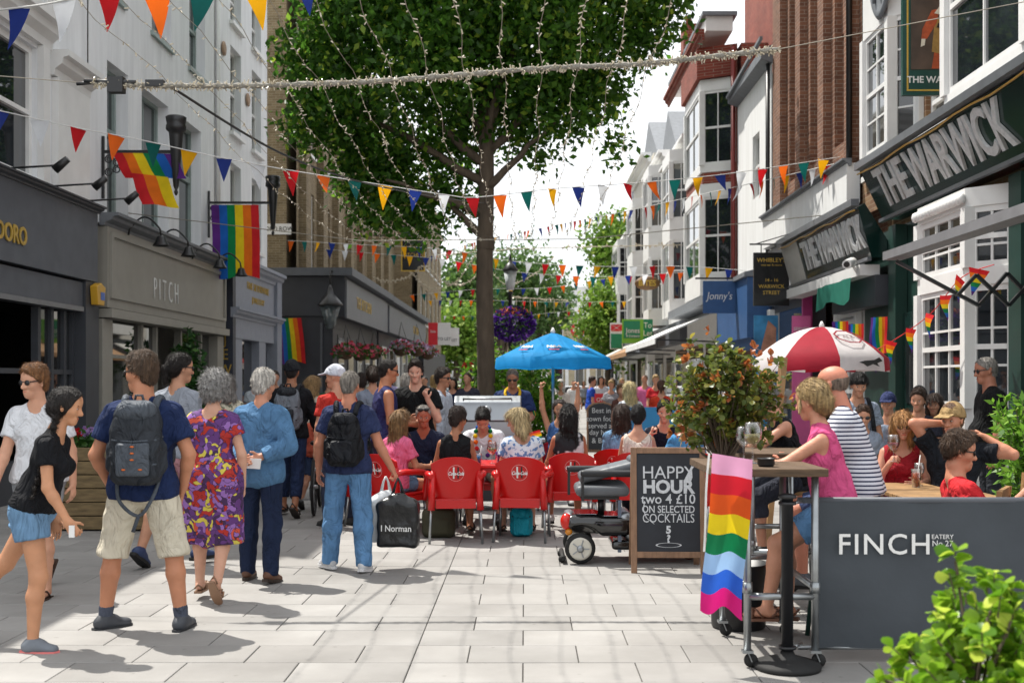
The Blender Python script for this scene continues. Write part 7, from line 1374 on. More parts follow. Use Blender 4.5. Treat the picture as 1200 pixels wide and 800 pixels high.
    head_p = skull()+[rc(HD(0, .022, -.035), jw*hs, HD(0, .045, -.075), (.042 if not female else .036)*hs, k=.03, sq=(lat, .95)), rc(HD(0, .06, -.098), .02*hs, k=.025), rc(HD(-.03, .068, .022), .016*hs, HD(.03, .068, .022), .016*hs, k=.02), rc(HD(0, .086, .002), .010*hs, HD(0, .103, -.034), .0145*hs, k=.012), rc(HD(-.012, .09, -.036), .011*hs, HD(.012, .09, -.036), .011*hs, k=.008), rc(HD(-.017, .074, -.068), .0125*hs, HD(.017, .074, -.068), .0125*hs, k=.012)]
    for sd in (-1, 1): head_p += [rc(HD(sd*.033, .055, -.02), .03*hs, k=.025), rc(HD(sd*.077, -.012, .012), .018*hs, HD(sd*.076, -.006, -.022), .012*hs, k=.006, sq=(lat, .5)), rc(HD(sd*.031, .088, .0), .013*hs, k=.012, op='s')]
    neck = [rc(TS(0, -.01, .44), (.062*g)*s, nj+Rh @ V3(0, .0, .06)*s, (.056*g if not female else .046)*s, k=.03)]
    body = torso()+neck+head_p+arm('L')+arm('R')+leg('L')+leg('R')+foot_prims('L', -.006)+foot_prims('R', -.006)
    for n in 'LR': body += hands[n][0]
    zones = [] if far else [(HD(0, 0, .01)-.125*hs, HD(0, 0, .01)+.125*hs, fine)]+([] if dist > 16 else [(hands[n][1]-.085*s, hands[n][1]+.085*s, fine) for n in 'LR'])
    o_body = solid('body', body, skin_mat(skin), h, t, zones=zones)
    # ---- clothes
    def wear(name, prims, m, nz=.004, hh=None): return solid(name, prims, m, hh or h, t, noise=(nz, 17, PEOPLE*1.3, .0035) if not far else None, rel=1)
    if top:
        o = top.get('o', .014); sl_ = top.get('sleeve', .62); hem = top.get('hem', -.06); ps = torso(o, hem)
        oh = max(o*1.3, (bottom or {}).get('o', .012)+.012); ps.append(rc(T(-.062, -.005, -.03), (.126+oh+belly*.2)*s, T(-.025, 0, .16), (.125+o+belly*.3)*s, k=.03, sq=(Rt @ V3(0, 1, 0), .92), cut=[(T(0, 0, hem), -up)])); ps.append(rc(T(.062, -.005, -.03), (.126+oh+belly*.2)*s, T(.025, 0, .16), (.125+o+belly*.3)*s, k=.03, sq=(Rt @ V3(0, 1, 0), .92), cut=[(T(0, 0, hem), -up)]))
        if sl_: 
            for n in 'LR': ps += arm(n, o*1.15+.004, sl_, .03)
        else:
            for n, sd in (('L', -1), ('R', 1)): ps.append(rc(arms[n][0]+rt*sd*.05*s, .062*s, arms[n][0]+rt*sd*.06*s-up*.06*s, .06*s, k=.01, op='s'))
        ps.append(rc(TS(0, .0, .50), top.get('neck', .068)*s, nj+up*.1*s, (top.get('neck', .068)+.01)*s, k=.012, op='s'))
        if top.get('vneck'): ps.append(rc(TS(0, .12, .42), .05*s, TS(0, .1, .52), .08*s, k=.01, op='s'))
        if top.get('collar'): ps += [rc(TS(-.055, -.03, .525), .014*s, TS(.055, -.03, .525), .014*s, k=.01), rc(TS(-.06, -.02, .52), .013*s, TS(-.045, .06, .475), .015*s, k=.01), rc(TS(.06, -.02, .52), .013*s, TS(.045, .06, .475), .015*s, k=.01)]
        wear(top.get('name', 'shirt'), ps, top['m'])
    if bottom:
        o = bottom.get('o', .012); ln = bottom.get('len', 2.0); cut = [(T(0, 0, bottom.get('waist', .09)), up)]
        if bottom.get('skirt'):
            kn = (legs['L'][1]+legs['R'][1])/2; e = P0+(kn-P0)*ln; ps = [rc(T(-.06, 0, -.01), (.13+o)*s, T(.06, 0, -.01), (.13+o)*s, sq=(fw, .92), k=.03, cut=cut)]
            for n, sd in (('L', -1), ('R', 1)): kk = legs[n][1]; e2 = legs[n][0]+(kk-legs[n][0])*min(ln, 1.25); ps.append(rc(legs[n][0], (.115+o)*s, e2, (.1+o+bottom.get('flare', .02))*s, k=.09, cut=[(e2, nrm(kk-legs[n][0]+V3(0, 0, -.2)))]))
        else:
            ps = [rc(T(-.062, -.005, -.01), (.124+o)*s, T(.062, -.005, -.01), (.124+o)*s, sq=(Rt @ V3(0, 1, 0), .92), k=.03, cut=cut)]
            if belly: ps.append(rc(T(0, .02, .05), (.12+belly*.3+o)*s, k=.04, cut=cut))
            for n in 'LR': ps += leg(n, o+.004, ln, bottom.get('hemo', .016), .02)
        wear(bottom.get('name', 'trousers'), ps, bottom['m'])
    if shoes:
        for n in 'LR':
            if shoes.get('kind') in ('sandal', 'flipflop'):
                a, Rf = feet[n]; Q_ = lambda x, y, z: a+Rf @ V3(x, y, z)*s; b = MB(); ux = Rf @ V3(0, 0, 1)
                ol = [(-.03, -.075), (.03, -.075), (.036, 0), (.046, .09), (.03, .16), (0, .175), (-.03, .16), (-.046, .09), (-.036, 0)]
                b.prism([Vector(Q_(x, y, -.0755)) for x, y in ol], Vector(-ux*.018*s)); b.tube([Vector(Q_(*q)) for q in ((-.043, .03, -.07), (-.03, .07, -.02), (0, .11, -.015), (.03, .07, -.02), (.043, .03, -.07))], .007*s, 5)
                if shoes['kind'] == 'sandal': b.tube([Vector(Q_(*q)) for q in ((-.042, .1, -.07), (-.03, .1, -.022), (.03, .1, -.022), (.042, .1, -.07))], .012*s, 5); b.tube([Vector(Q_(*q)) for q in ((-.036, -.03, -.06), (0, -.075, -.02), (.036, -.03, -.06))], .008*s, 5)
                b.build('sandal', shoes['m'], t, False)
            else:
                ps = foot_prims(n, .010); a, Rf = feet[n]; Q_ = lambda x, y, z: a+Rf @ V3(x, y, z)*s; cut0 = [(Q_(0, 0, .015 if not shoes.get('boot') else .06), Rf @ V3(0, 0, 1))]; sh_ = solid('shoe', ps, shoes['m'], min(h, .011) if not far else h, t, cuts=cut0, rel=1)
                if not far:
                    b = MB(); ol = [(-.028, -.08), (0, -.09), (.028, -.08), (.04, 0), (.049, .09), (.036, .16), (0, .184), (-.036, .16), (-.049, .09), (-.04, 0)]; b.prism([Vector(Q_(x, y, -.092)) for x, y in ol], Vector((Rf @ V3(0, 0, 1))*.026*s)); b.build('sole', shoes.get('sole', m_rub), sh_, False)
    if kw.get('socks'):
        for n in 'LR': a, b_, c = legs[n]; q = c+(b_-c)*.17; solid('sock', [rc(c, (lr[3]+.006)*s, q, (lr[3]+.011)*s, cut=[(q, nrm(b_-c))])], kw['socks'], h, t)
    # ---- hair, hat
    style, hcol = hair if hair else (None, None)
    if style:
        hm = hair_mat(hcol); hz = fine if not far else h*.8; zz = [(V3(-9, -9, -9), V3(9, 9, 9), hz)]; nz = (.004, 60, PEOPLE)
        lowp = [(HD(0, .095, .078), Rh @ nrm((0, .72, -1))), (HD(0, .068, .06), Rh @ nrm((0, 1, -.55)))]
        sk = lambda o, cut=None: [dict(p, cut=cut) for p in skull(o)]
        face_cut = rc(HD(0, .115, -.02), .088*hs, HD(0, .115, -.1), .08*hs, op='s', k=.015, sq=(lat, .78))
        if style == 'short': ps = sk(.011, lowp)+[rc(HD(0, .03, .085), .066*hs, HD(0, -.03, .08), .078*hs, k=.02, sq=(lat, .95), cut=lowp)]+[rc(HD(0, -.062, -.03), .05*hs, k=.02, sq=(lat, 1.15), cut=[(HD(0, 0, -.075), Rh @ V3(0, 0, -1)), (HD(0, -.02, 0), Rh @ V3(0, 1, 0))])]
        elif style == 'crop': ps = sk(.005, lowp)+[rc(HD(0, -.055, -.03), .05*hs, k=.02, sq=(lat, 1.15), cut=[(HD(0, 0, -.07), Rh @ V3(0, 0, -1)), (HD(0, -.02, 0), Rh @ V3(0, 1, 0))])]
        elif style == 'quiff': ps = sk(.008, lowp)+[rc(HD(0, .055, .1), .045*hs, HD(0, -.03, .095), .06*hs, k=.03, cut=lowp)]
        elif style == 'fringe': ps = sk(.008, lowp[:1])+sk(.013, [(HD(0, 0, .03), Rh @ V3(0, 0, -1))])
        elif style == 'bald': ps = [dict(p, cut=[(HD(0, .0, .03), Rh @ nrm((0, .1, 1))), (HD(0, .0, .0), Rh @ V3(0, 1, 0)), (HD(0, 0, -.05), Rh @ V3(0, 0, -1))]) for p in skull(.004)]
        elif style == 'curly': ps = sk(.024)+[rc(HD(0, -.05, -.01), .088*hs, k=.03), rc(HD(0, .0, .07), .09*hs, k=.03), face_cut, rc(HD(0, .09, -.02), .085*hs, op='s', k=.01, sq=(lat, .85))]; nz = (.013, 75, PEOPLE)
        elif style in ('bob', 'long', 'verylong'):
            L_ = {'bob': .12, 'long': .24, 'verylong': .34}[style]; ps = sk(.013)+[rc(HD(0, -.045, .01), .09*hs, HD(0, -.055, -.08), .082*hs, k=.03)]
            for sd in (-1, 1): ps.append(rc(HD(sd*.062, -.01, .0), .04*hs, HD(sd*.072, -.0, -.05-L_*.5), .034*hs, k=.03))
            for sd in (-1, 0, 1): ps.append(rc(HD(sd*.045, -.055, -.05), .045*hs, hc+(Rh @ V3(sd*.075, -.075, -.05)-V3(0, .015, L_))*hs, .035*hs, k=.03))
            ps += [face_cut]
        elif style in ('bun', 'pony', 'updo'):
            ps = sk(.008, lowp)+[rc(HD(0, -.06, -.03), .055*hs, k=.03, sq=(lat, 1.2), cut=[(HD(0, 0, -.075), Rh @ V3(0, 0, -1)), (HD(0, -.02, 0), Rh @ V3(0, 1, 0))])]
            if style == 'bun': ps.append(rc(HD(0, -.105, .03), .042*hs, k=.015))
            elif style == 'updo': ps += [rc(HD(0, -.08, -.02), .06*hs, HD(.01, -.085, -.06), .045*hs, k=.02), rc(HD(0, -.03, .06), .085*hs, k=.03), rc(HD(-.05, .045, .02), .02*hs, HD(-.075, .06, -.07), .008*hs, k=.01)]
            else: ps += [rc(HD(0, -.1, .02), .026*hs, HD(0, -.14, -.02), .03*hs, k=.015), rc(HD(0, -.14, -.02), .03*hs, HD(0, -.135, -.14), .016*hs, k=.01)]
        elif style == 'braids':
            ps = sk(.008, [(HD(0, .068, .06), Rh @ nrm((0, 1, -.55)))])+[rc(HD(0, -.05, -.02), .075*hs, k=.03), face_cut]
            for sd in (-1, 1):
                q0, q1 = HD(sd*.065, -.035, -.075), TS(sd*.2, .03, .1)
                for k_ in range(19): f = k_/18; c_ = q0+(q1-q0)*f+rt*.012*(-1)**k_*s; ps.append(rc(c_, (.023-.008*f)*hs, k=.012))
        elif style == 'cap': ps = None
        if ps: hair_solid(ps, hm, h if far else fine*1.15, t, nz if not far else None, style, HD, hs, dist if not kw.get('cap') or style == 'long' else 99)
        if style == 'cap' or kw.get('cap'):
            cm = kw.get('cap') or cloth('cap_'+hcol, hcol); cp = [(HD(0, 0, .03), Rh @ nrm((0, .18, -1)))]
            pc = [dict(p, cut=cp) for p in skull(.021)]+[rc(HD(0, -.01, .085), .072*hs, k=.02, cut=cp)]+([rbox(HD(0, .125, .045), (.07*hs, .06*hs, .006*hs), .005, M=(Rh @ rotm('x', -12)).T, k=.012)] if not kw.get('beanie') else [])
            solid('cap', pc, cm, h if far else fine*1.2, t)
    if not far and face:
        dk = mat('eye_dark', '1a1210', .2, 0, spec=.8); lipm = mat('lips_'+skin, tuple(c*k_ for c, k_ in zip(srgb(skin), (.95, .5, .5))), .45, .05)
        def ell(name, p, r, m, par=t):
            b = MB(); b.ball((0, 0, 0), r, 10, 6); me = b.mesh(m); M = Matrix([list(q) for q in Rh]).to_4x4(); M.translation = Vector(p); me.transform(M); return link(name, me, par, False)
        if not glasses or glasses == 'on_head':
            for sd in (-1, 1): e_ = ell('eye', HD(sd*.031, .0755, 0), (.0135*hs, .009*hs, .0075*hs), mat('eye_white', 'c8bfb6', .3, 0)); ell('iris', HD(sd*.031, .0815, 0), (.0062*hs, .0045*hs, .0065*hs), dk, e_); ell('eyebrow', HD(sd*.033, .083, .021), (.018*hs, .006*hs, .0038*hs), hair_mat(hcol or '3a2a20'))
        ell('mouth', HD(0, .0845, -.068), (.023*hs, .006*hs, .0068*hs), lipm)
        if glasses:
            b = MB(); M = Matrix([list(q) for q in Rh]).to_4x4(); dz = .09 if glasses == 'on_head' else .002; M.translation = Vector(HD(0, 0, dz)); b.T = M @ Matrix.Scale(hs, 4)
            for sd in (-1, 1): b.ball((sd*.033, .09, 0), (.03, .008, .021), 12, 7); b.bar((sd*.062, .085, .008), (sd*.083, -.01, .012), .005, .008)
            b.bar((-.012, .096, .006), (.012, .096, .006), .006); b.T = None; b.build('sunglasses', m_black if glasses is not True else m_black, t, False)
    info = dict(t=t, T=T, TS=TS, HD=HD, Rt=Rt, Rs=Rs, Rh=Rh, arms=arms, legs=legs, hands=hands, s=s, up=up, fw=fw, rt=rt, h=h, P0=P0)
    return info
def wpt(inf, p):                                   # a point of a person's frame in the world
    t = inf['t']; c, s = math.cos(t.rotation_euler.z), math.sin(t.rotation_euler.z); return Vector((t.location.x+c*p[0]-s*p[1], t.location.y+s*p[0]+c*p[1], p[2]))
def backpack(inf, label, m, m2, W=.29, H=.47, D=.16, z0=.02, accents=None, strap=True, clips=None):
    t0 = inf['t']; t = thing('backpack', label, 'backpack', t0.location, t0.rotation_euler.z); TS, s, Rs = inf['TS'], inf['s'], inf['Rs']; A = Rs.T; yb = -.115-D/2; zc = z0+H/2
    ps = [rbox(TS(0, yb, zc-H*.1), (W/2*s, D/2*s, H*.4*s), .07, M=A, k=.05), rbox(TS(0, yb-D*.26, zc-.09), (W/2*.8*s, D/2*.6*s, H*.27*s), .06, M=A, k=.05), rc(TS(-W*.2, yb+.02, zc+H*.36), D*.42*s, TS(W*.2, yb+.02, zc+H*.36), D*.42*s, k=.08), rc(TS(-W/2, yb+.01, zc-H*.28), .035*s, TS(-W/2, yb+.01, zc-.02), .03*s, k=.03), rc(TS(W/2, yb+.01, zc-H*.28), .035*s, TS(W/2, yb+.01, zc-.02), .03*s, k=.03)]
    solid('pack', ps, m, min(inf['h'], .014), t, noise=(.005, 21, 2, .003), rel=1)
    for z_ in (zc+.02, zc-.13): b = MB(); b.tube([Vector(TS(-W*.5, yb+.02, z_+.02)), Vector(TS(-W*.42, yb-D*.45, z_)), Vector(TS(0, yb-D*.66, z_-.01)), Vector(TS(W*.42, yb-D*.45, z_)), Vector(TS(W*.5, yb+.02, z_+.02))], .007, 6); b.build('compression_strap', m2, t, False)
    solid('front_pocket', [rbox(TS(0, yb-D*.62, zc-.1), (W/2*.66*s, .02*s, H*.2*s), .019, M=A)], m2, min(inf['h'], .013), t, noise=(.003, 25, 1))
    solid('lid', [rc(TS(-W*.17, yb-.015, zc+H*.38), D*.42*s, TS(W*.17, yb-.015, zc+H*.38), D*.42*s, cut=[(TS(0, 0, zc+H*.31), -Rs @ V3(0, -.35, 1))])], m2, min(inf['h'], .013), t)
    for sd in (-1, 1):
        b = MB(); P_ = [Vector(TS(sd*.085, -.13, .44)), Vector(TS(sd*.1, -.07, .535)), Vector(TS(sd*.11, .02, .535)), Vector(TS(sd*.12, .12, .42)), Vector(TS(sd*.14, .13, .28)), Vector(TS(sd*.165, .06, .15)), Vector(TS(sd*.13, -.12, .1))]; P_ = smooth_path(P_, 4)
        b.tube(P_, [.024*s]*len(P_), 8); b.build('shoulder_strap', m2, t, False)
    b = MB(); b.tube([Vector(TS(-.03, -.13, zc+H/2-.01)), Vector(TS(-.02, -.14, zc+H/2+.04)), Vector(TS(.02, -.14, zc+H/2+.04)), Vector(TS(.03, -.13, zc+H/2-.01))], .009, 6); b.build('grab_handle', m2, t, False)
    if accents:
        for x, z in ((0, zc-.02), (0, zc-.06), (0, zc-.1), (-.05, zc-.16), (.05, zc-.16)): b = MB(); q = Vector(TS(x, yb-D*.74, z)); b.ball(q, (.014, .008, .006), 8, 5); b.build('orange_tab', accents, t, False)
    if clips:
        b = MB(); P_ = [Vector(TS(-.13, -.14, .04)), Vector(TS(-.1, -.2, -.1)), Vector(TS(.02, -.22, -.19)), Vector(TS(.1, -.2, -.08)), Vector(TS(.13, -.14, .04))]; b.tube(smooth_path(P_, 5), .012, 6); b.tube([P_[2], P_[2]+Vector((-.03, -.02, -.1))], .012, 6); b.build('loose_strap', m2, t, False)
    return t
def gx_(px, z): return ((px-VX)*z/FPX, z)
def tee(col, **k): return dict(m=cloth('cotton_'+col, col), **k)
def legsw(col, ln=2.0, **k): return dict(m=cloth('cloth_'+col, col, bscale=18), len=ln, **k)
def shoe(col, sole=None, **k): d = dict(m=mat('shoe_'+col, col, .6, .15), **k); d.update(sole=mat('sole_'+sole, sole, .6, .05) if sole else m_rub); return d
DENIM = cloth('pale_denim', '6f93b5', var=.2); DENIM2 = cloth('blue_denim', '5d86b0', var=.2); NAVYD = cloth('dark_denim', '1c2740'); CHAM = cloth('denim_shirt', '4f7599')
def floral():
    m = mat('floral_print', '5c2f6b', .8, 0); n = m.node_tree; L = n.links.new; b = n.nodes['Principled BSDF']; t = n.nodes.new('ShaderNodeTexCoord'); nz_ = n.nodes.new('ShaderNodeTexNoise'); nz_.inputs['Scale'].default_value = 9; L(t.outputs['Object'], nz_.inputs['Vector'])
    mxv = n.nodes.new('ShaderNodeMixRGB'); mxv.inputs[0].default_value = .2; L(t.outputs['Object'], mxv.inputs[1]); L(nz_.outputs['Color'], mxv.inputs[2])
    v = n.nodes.new('ShaderNodeTexVoronoi'); v.inputs['Scale'].default_value = 25; L(mxv.outputs[0], v.inputs['Vector']); s_ = n.nodes.new('ShaderNodeSeparateColor'); L(v.outputs['Color'], s_.inputs[0]); r = n.nodes.new('ShaderNodeValToRGB'); r.color_ramp.interpolation = 'CONSTANT'
    e = r.color_ramp.elements; e[0].color = (*srgb('5a3070'), 1); e[1].position = .3; e[1].color = (*srgb('8d62a8'), 1)
    for p, c in ((.48, 'a8271f'), (.68, '3c1f4a'), (.8, 'c9b84a'), (.92, 'c04a38')): q = e.new(p); q.color = (*srgb(c), 1)
    L(s_.outputs[0], r.inputs[0]); v2 = n.nodes.new('ShaderNodeTexVoronoi'); v2.feature = 'DISTANCE_TO_EDGE'; v2.inputs['Scale'].default_value = 25; L(mxv.outputs[0], v2.inputs['Vector']); r2 = n.nodes.new('ShaderNodeValToRGB'); r2.color_ramp.elements[0].position = .02; r2.color_ramp.elements[1].position = .05; r2.color_ramp.elements[0].color = (*srgb('2e1636'), 1); L(v2.outputs[0], r2.inputs[0]); mm = n.nodes.new('ShaderNodeMixRGB'); mm.blend_type = 'MULTIPLY'; mm.inputs[0].default_value = .85; L(r.outputs[0], mm.inputs[1]); L(r2.outputs[0], mm.inputs[2]); L(mm.outputs[0], b.inputs['Base Color']); return m
def dotted(name, base, spot, sc=22, th=.42):
    m = mat(name, base, .85, 0, bump=.4, bscale=14); n = m.node_tree; L = n.links.new; b = n.nodes['Principled BSDF']; t = n.nodes.new('ShaderNodeTexCoord'); a = n.nodes.new('ShaderNodeTexNoise'); a.inputs['Scale'].default_value = sc; a.inputs['Detail'].default_value = 2; L(t.outputs['Object'], a.inputs['Vector']); r = n.nodes.new('ShaderNodeValToRGB'); e = r.color_ramp.elements; e[0].position = th; e[0].color = (*srgb(spot), 1); e[1].position = th+.04; e[1].color = (*srgb(base), 1); L(a.outputs['Fac'], r.inputs[0]); L(r.outputs[0], b.inputs['Base Color']); return m
def striped(name, c1, c2, freq):
    m = mat(name, c1, .85, 0, bump=.4, bscale=12); n = m.node_tree; L = n.links.new; b = n.nodes['Principled BSDF']; t = n.nodes.new('ShaderNodeTexCoord'); s_ = n.nodes.new('ShaderNodeSeparateXYZ'); L(t.outputs['Object'], s_.inputs[0]); k = n.nodes.new('ShaderNodeMath'); k.operation = 'MULTIPLY'; k.inputs[1].default_value = freq; L(s_.outputs[2], k.inputs[0]); f = n.nodes.new('ShaderNodeMath'); f.operation = 'FRACT'; L(k.outputs[0], f.inputs[0]); r = n.nodes.new('ShaderNodeValToRGB'); r.color_ramp.interpolation = 'CONSTANT'; e = r.color_ramp.elements; e[0].color = (*srgb(c1), 1); e[1].position = .62; e[1].color = (*srgb(c2), 1); L(f.outputs[0], r.inputs[0]); L(r.outputs[0], b.inputs['Base Color']); return m
FLOR = floral()
# ---------------------------------------------------------------- walkers on the left
a = person('woman in black t-shirt and denim shorts with long dark braids striding to the right', gx_(40, 6.95), -86, 1.58, 'f', WALK, skin='bf8a68', hair=('braids', '1c1512'), top=tee('15161a', hem=.0, sleeve=.5, o=.012), bottom=dict(m=DENIM, len=.42, o=.02, hemo=.04, name='shorts', waist=.12), shoes=shoe('6a7078', 'e07a78'), lean=17, head=(4, 4), LL=((.04, -.62, -1), (.03, -.95, -1)), LF=-35, RL=((.04, .16, -1), (.03, -.08, -1)), RA=((.2, .12, -1), (.05, .6, -1)), LA=((.2, -.3, -1), (0, .1, -1)), RC=1.0, face=True)
p = wpt(a, a['hands']['R'][1]); t = thing('phone', 'small pale phone held by the woman in the denim shorts', 'phone', p); b = MB(); b.box((-.016, -.035, -.03), (.016, -.027, .04)); b.build('case', m_wpaint, t, False)
person('man in white t-shirt and sunglasses with short ginger hair walking towards the camera', gx_(46, 8.7), 176, 1.72, 'm', WALKM, skin='c9977c', hair=('short', '8a5f3a'), top=tee('d4d6da'), bottom=legsw('8d9094', 1.0, hemo=.04, o=.025, name='shorts'), shoes=dict(kind='flipflop', m=mat('flipflop_brown', '3d2b20', .7, .1)), glasses=True, head=(-25, 2), RL=((.06, -.2, -1), (.05, -1.0, -1)), RF=-50)
navy_polo = person('tall man in navy polo and beige shorts seen from behind, sunglasses, looking left', gx_(168, 7.5), 6, 1.78, 'm', STAND, skin='b97f60', hair=('short', '54402f'), top=tee('1c2a4e', collar=True, hem=-.1, sleeve=.66, o=.018), bottom=legsw('c9c1ae', 1.06, hemo=.045, o=.028, name='shorts', waist=.06), shoes=shoe('3d4046', '26282c'), socks=cloth('sock_grey', '4a4f5c'), glasses=True, head=(62, 0), lean=2, LA=((.42, -.12, -1), (-.3, .62, -1)), RA=((.42, -.15, -1), (-.25, .45, -1)), LL=((.24, .06, -1), (.12, .0, -1)), RL=((.24, -.04, -1), (.14, -.12, -1)), LY=-60, RY=-5, wide=1.08)
backpack(navy_polo, 'large charcoal backpack with orange tabs on the man in the navy polo', cloth('pack_charcoal', '2c3036', .6), cloth('pack_grey', '4a5058', .6), .31, .52, .17, .0, accents=mat('orange_tab', 'c8601c', .5, .05), clips=True)
person('dark haired person with ponytail in grey t-shirt walking beyond the man in the navy polo', gx_(206, 10.1), -24, 1.8, 'm', WALK, skin='b5856a', hair=('pony', '1d1613'), top=tee('8a8f98'), bottom=legsw('b98a92', .8, name='shorts', o=.03), shoes=shoe('24365c'), glasses=True, head=(-28, 0))
person('woman with grey curly hair in a purple and red floral dress seen from behind', gx_(249, 8.45), -6, 1.58, 'f', WALKM, skin='c99a82', hair=('curly', '9b9997'), top=dict(m=FLOR, name='dress_bodice', sleeve=.42, neck=.085, o=.018, hem=-.1), bottom=dict(m=FLOR, skirt=True, len=1.22, o=.035, flare=.015, waist=.14, name='dress_skirt'), shoes=dict(kind='sandal', m=mat('sandal_tan', '8a6a52', .6, .1)), RL=((.05, -.05, -1), (.03, -.55, -1)), LL=((.05, .12, -1), (.03, .02, -1)), RF=-55, LF=0, RA=((.3, .0, -1), (-.05, .25, -1)), LA=((.25, .1, -1), (-.1, .5, -1)), wide=1.08, lean=2, head=(-6, 0))
om = person('white haired old man in long denim shirt with hands clasped behind his back', gx_(305, 9.3), -10, 1.66, 'm', WALK, skin='bd866c', hair=('short', 'cfcac2'), top=dict(m=CHAM, sleeve=1.96, hem=-.16, o=.026, collar=True), bottom=dict(m=NAVYD, len=2.1, o=.014, hemo=.028), shoes=shoe('5a3a28', '2a1e16'), LA=((.42, -.3, -1), (-.85, -.5, -.42)), RA=((.45, -.3, -1), (-.75, -.55, -.32)), LL=((.06, .1, -1), (.03, 0, -1)), RL=((.07, -.05, -1), (.04, -.22, -1)), LF=0, RF=-10, LPn=(0, -1, .2), RPn=(0, -1, .2), head=(-14, 3))
p = wpt(om, om['hands']['L'][1]); t = thing('papers', 'rolled white papers held behind the old man in the denim shirt', 'papers', p, R(-10)); b = MB(); b.prism([(-.13, -.045, -.035), (.12, -.06, -.045), (.13, -.055, .035), (-.12, -.04, .04)], (0, .012, 0)); b.build('sheets', m_wpaint, t, False)
person('grey haired woman in patterned top half hidden beyond the floral dress', gx_(266, 13.2), 20, 1.64, 'f', WALK, hair=('bob', '8e8a86'), top=dict(m=dotted('pattern_top', 'b9b4a0', '6a6a58', 30), sleeve=.6), bottom=legsw('3a3d48', 2.1), shoes=shoe('303030'))
cm_ = person('man in dark cap and black long sleeved top wheeling a bicycle away', gx_(341, 13.8), -3, 1.8, 'm', WALKM, skin='9c6a4e', hair=('crop', '1a1512'), cap=cloth('cap_black', '1d1f24'), beanie=True, top=tee('15161a', sleeve=1.97), bottom=legsw('1e2a46', 1.8, hemo=.025), shoes=dict(kind='sandal', m=mat('sandal_dark', '2d2520', .7, .1)), RA=((.3, .25, -1), (.1, .6, -1)))
backpack(cm_, 'pale grey and black backpack on the man with the bicycle', cloth('pack_pale', '6a7078', .6), cloth('pack_black', '24272c', .6), .3, .5, .15, .02)
person('blonde woman in sleeveless top walking beyond the bicycle', gx_(364, 16.2), -30, 1.64, 'f', WALK, skin='c08a6c', hair=('long', 'a8875c'), top=tee('c8b8a8', sleeve=0, neck=.09), bottom=legsw('5a4a58', .6, name='shorts'), shoes=shoe('888888'))
person('small dark haired child in coral top beside the bicycle', gx_(370, 14.6), -20, 1.27, 'm', WALK, hair=('short', '241a14'), top=tee('c8604a'), bottom=legsw('3a4a6a', .9, name='shorts'), shoes=shoe('3a3a3a'))
jm = person('grey haired man in navy t-shirt and pale jeans walking away with carrier bags', gx_(408, 9.8), -4, 1.66, 'm', STAND, skin='b97c62', hair=('crop', '8d867e'), top=tee('2a3354', hem=-.08), bottom=dict(m=DENIM2, len=2.12, o=.02, hemo=.034), shoes=shoe('c9cacc', 'd8d8d8'), LA=((.3, -.05, -1), (.12, .3, -1)), RA=((.36, -.0, -1), (.5, .2, -1)), LL=((.14, .16, -1), (.08, .02, -1)), RL=((.1, -.02, -1), (.06, -.16, -1)), LY=35, RF=-8, RC=1.2, wide=1.06, head=(-8, 2))
backpack(jm, 'black backpack with one front pocket on the man in pale jeans', cloth('pack_jet', '121317', .6), cloth('pack_jet2', '1b1d22', .6), .3, .47, .15, -.02)
p = wpt(jm, jm['hands']['R'][1]); carrier('carrier_bag', 'black carrier bag with white lettering held by the man in jeans', (p.x+.02, p.y-.02, p.z-.6), R(-6), m_bag, .36, .14, .46, 'I Norman'); carrier('carrier_bag', 'white carrier bag hanging behind the black one', (p.x-.1, p.y+.1, p.z-.57), R(20), m_bagw, .3, .12, .44)
b = MB(); q = Vector(jm['arms']['L'][2]); b.lathe([(.031, -.012), (.031, .012)], q+Vector((0, 0, .012)), 14, axis=Vector(jm['arms']['L'][2]-jm['arms']['L'][1])); b.build('watch', m_steel, jm['t'], False)
person('man in red top and white cap hidden behind the grey haired man', gx_(396, 12.9), 35, 1.76, 'm', STAND, hair=('cap', 'c9ccd6'), top=tee('b03028'), bottom=legsw('33384a'), shoes=shoe('333333'), head=(40, 0))
# ---------------------------------------------------------------- standing group by the pub
tk_ = person('muscular man in navy vest with bare tattooed arm standing in profile holding a glass', gx_(449, 13.0), -72, 1.84, 'm', STAND, skin='b07658', hair=('crop', '1d1612'), top=tee('2a2d58', sleeve=0, neck=.085), bottom=legsw('40445a', 1.0, name='shorts'), shoes=shoe('444444'), glasses=True, RA=((.25, .05, -1), (-.05, 1, -.12)), LA=((.25, .2, -1), (-.1, 1, .0)), wide=1.12, head=(0, 2), RC=1.0)
p = wpt(tk_, tk_['hands']['R'][1]); tumbler('pint glass held by the man in the navy vest', (p.x, p.y, p.z-.05), 'b9bcb8', .15, False, .04, 'pint_glass')
bt = person('big man in black t-shirt facing the camera with one hand raised to his mouth', gx_(488, 13.6), 172, 1.83, 'm', STAND, skin='cfa08a', hair=('quiff', '2a1d16'), top=tee('0e1012', o=.022), bottom=legsw('2a3040'), shoes=shoe('333333'), LA=((.3, .3, -1), (-.42, .42, 1)), RA=((.25, .1, -1), (-.25, 1, .05)), LC=.9, RC=1.0, belly=.03, wide=1.15, LPn=(-.6, -.8, 0), head=(8, 4))
p = wpt(bt, bt['hands']['R'][1]); bottle('small blue water bottle held by the man in black', (p.x, p.y-.03, p.z-.08), '4a90c8', '2a6ab8', .2, .03)
person('man in white short sleeved shirt with dark hair and sunglasses facing right', gx_(515, 15.2), -112, 1.76, 'm', STAND, skin='a9755a', hair=('short', '2c211a'), top=tee('b8bfcc', collar=True, o=.02), bottom=legsw('353c50'), shoes=shoe('333333'), glasses=True)
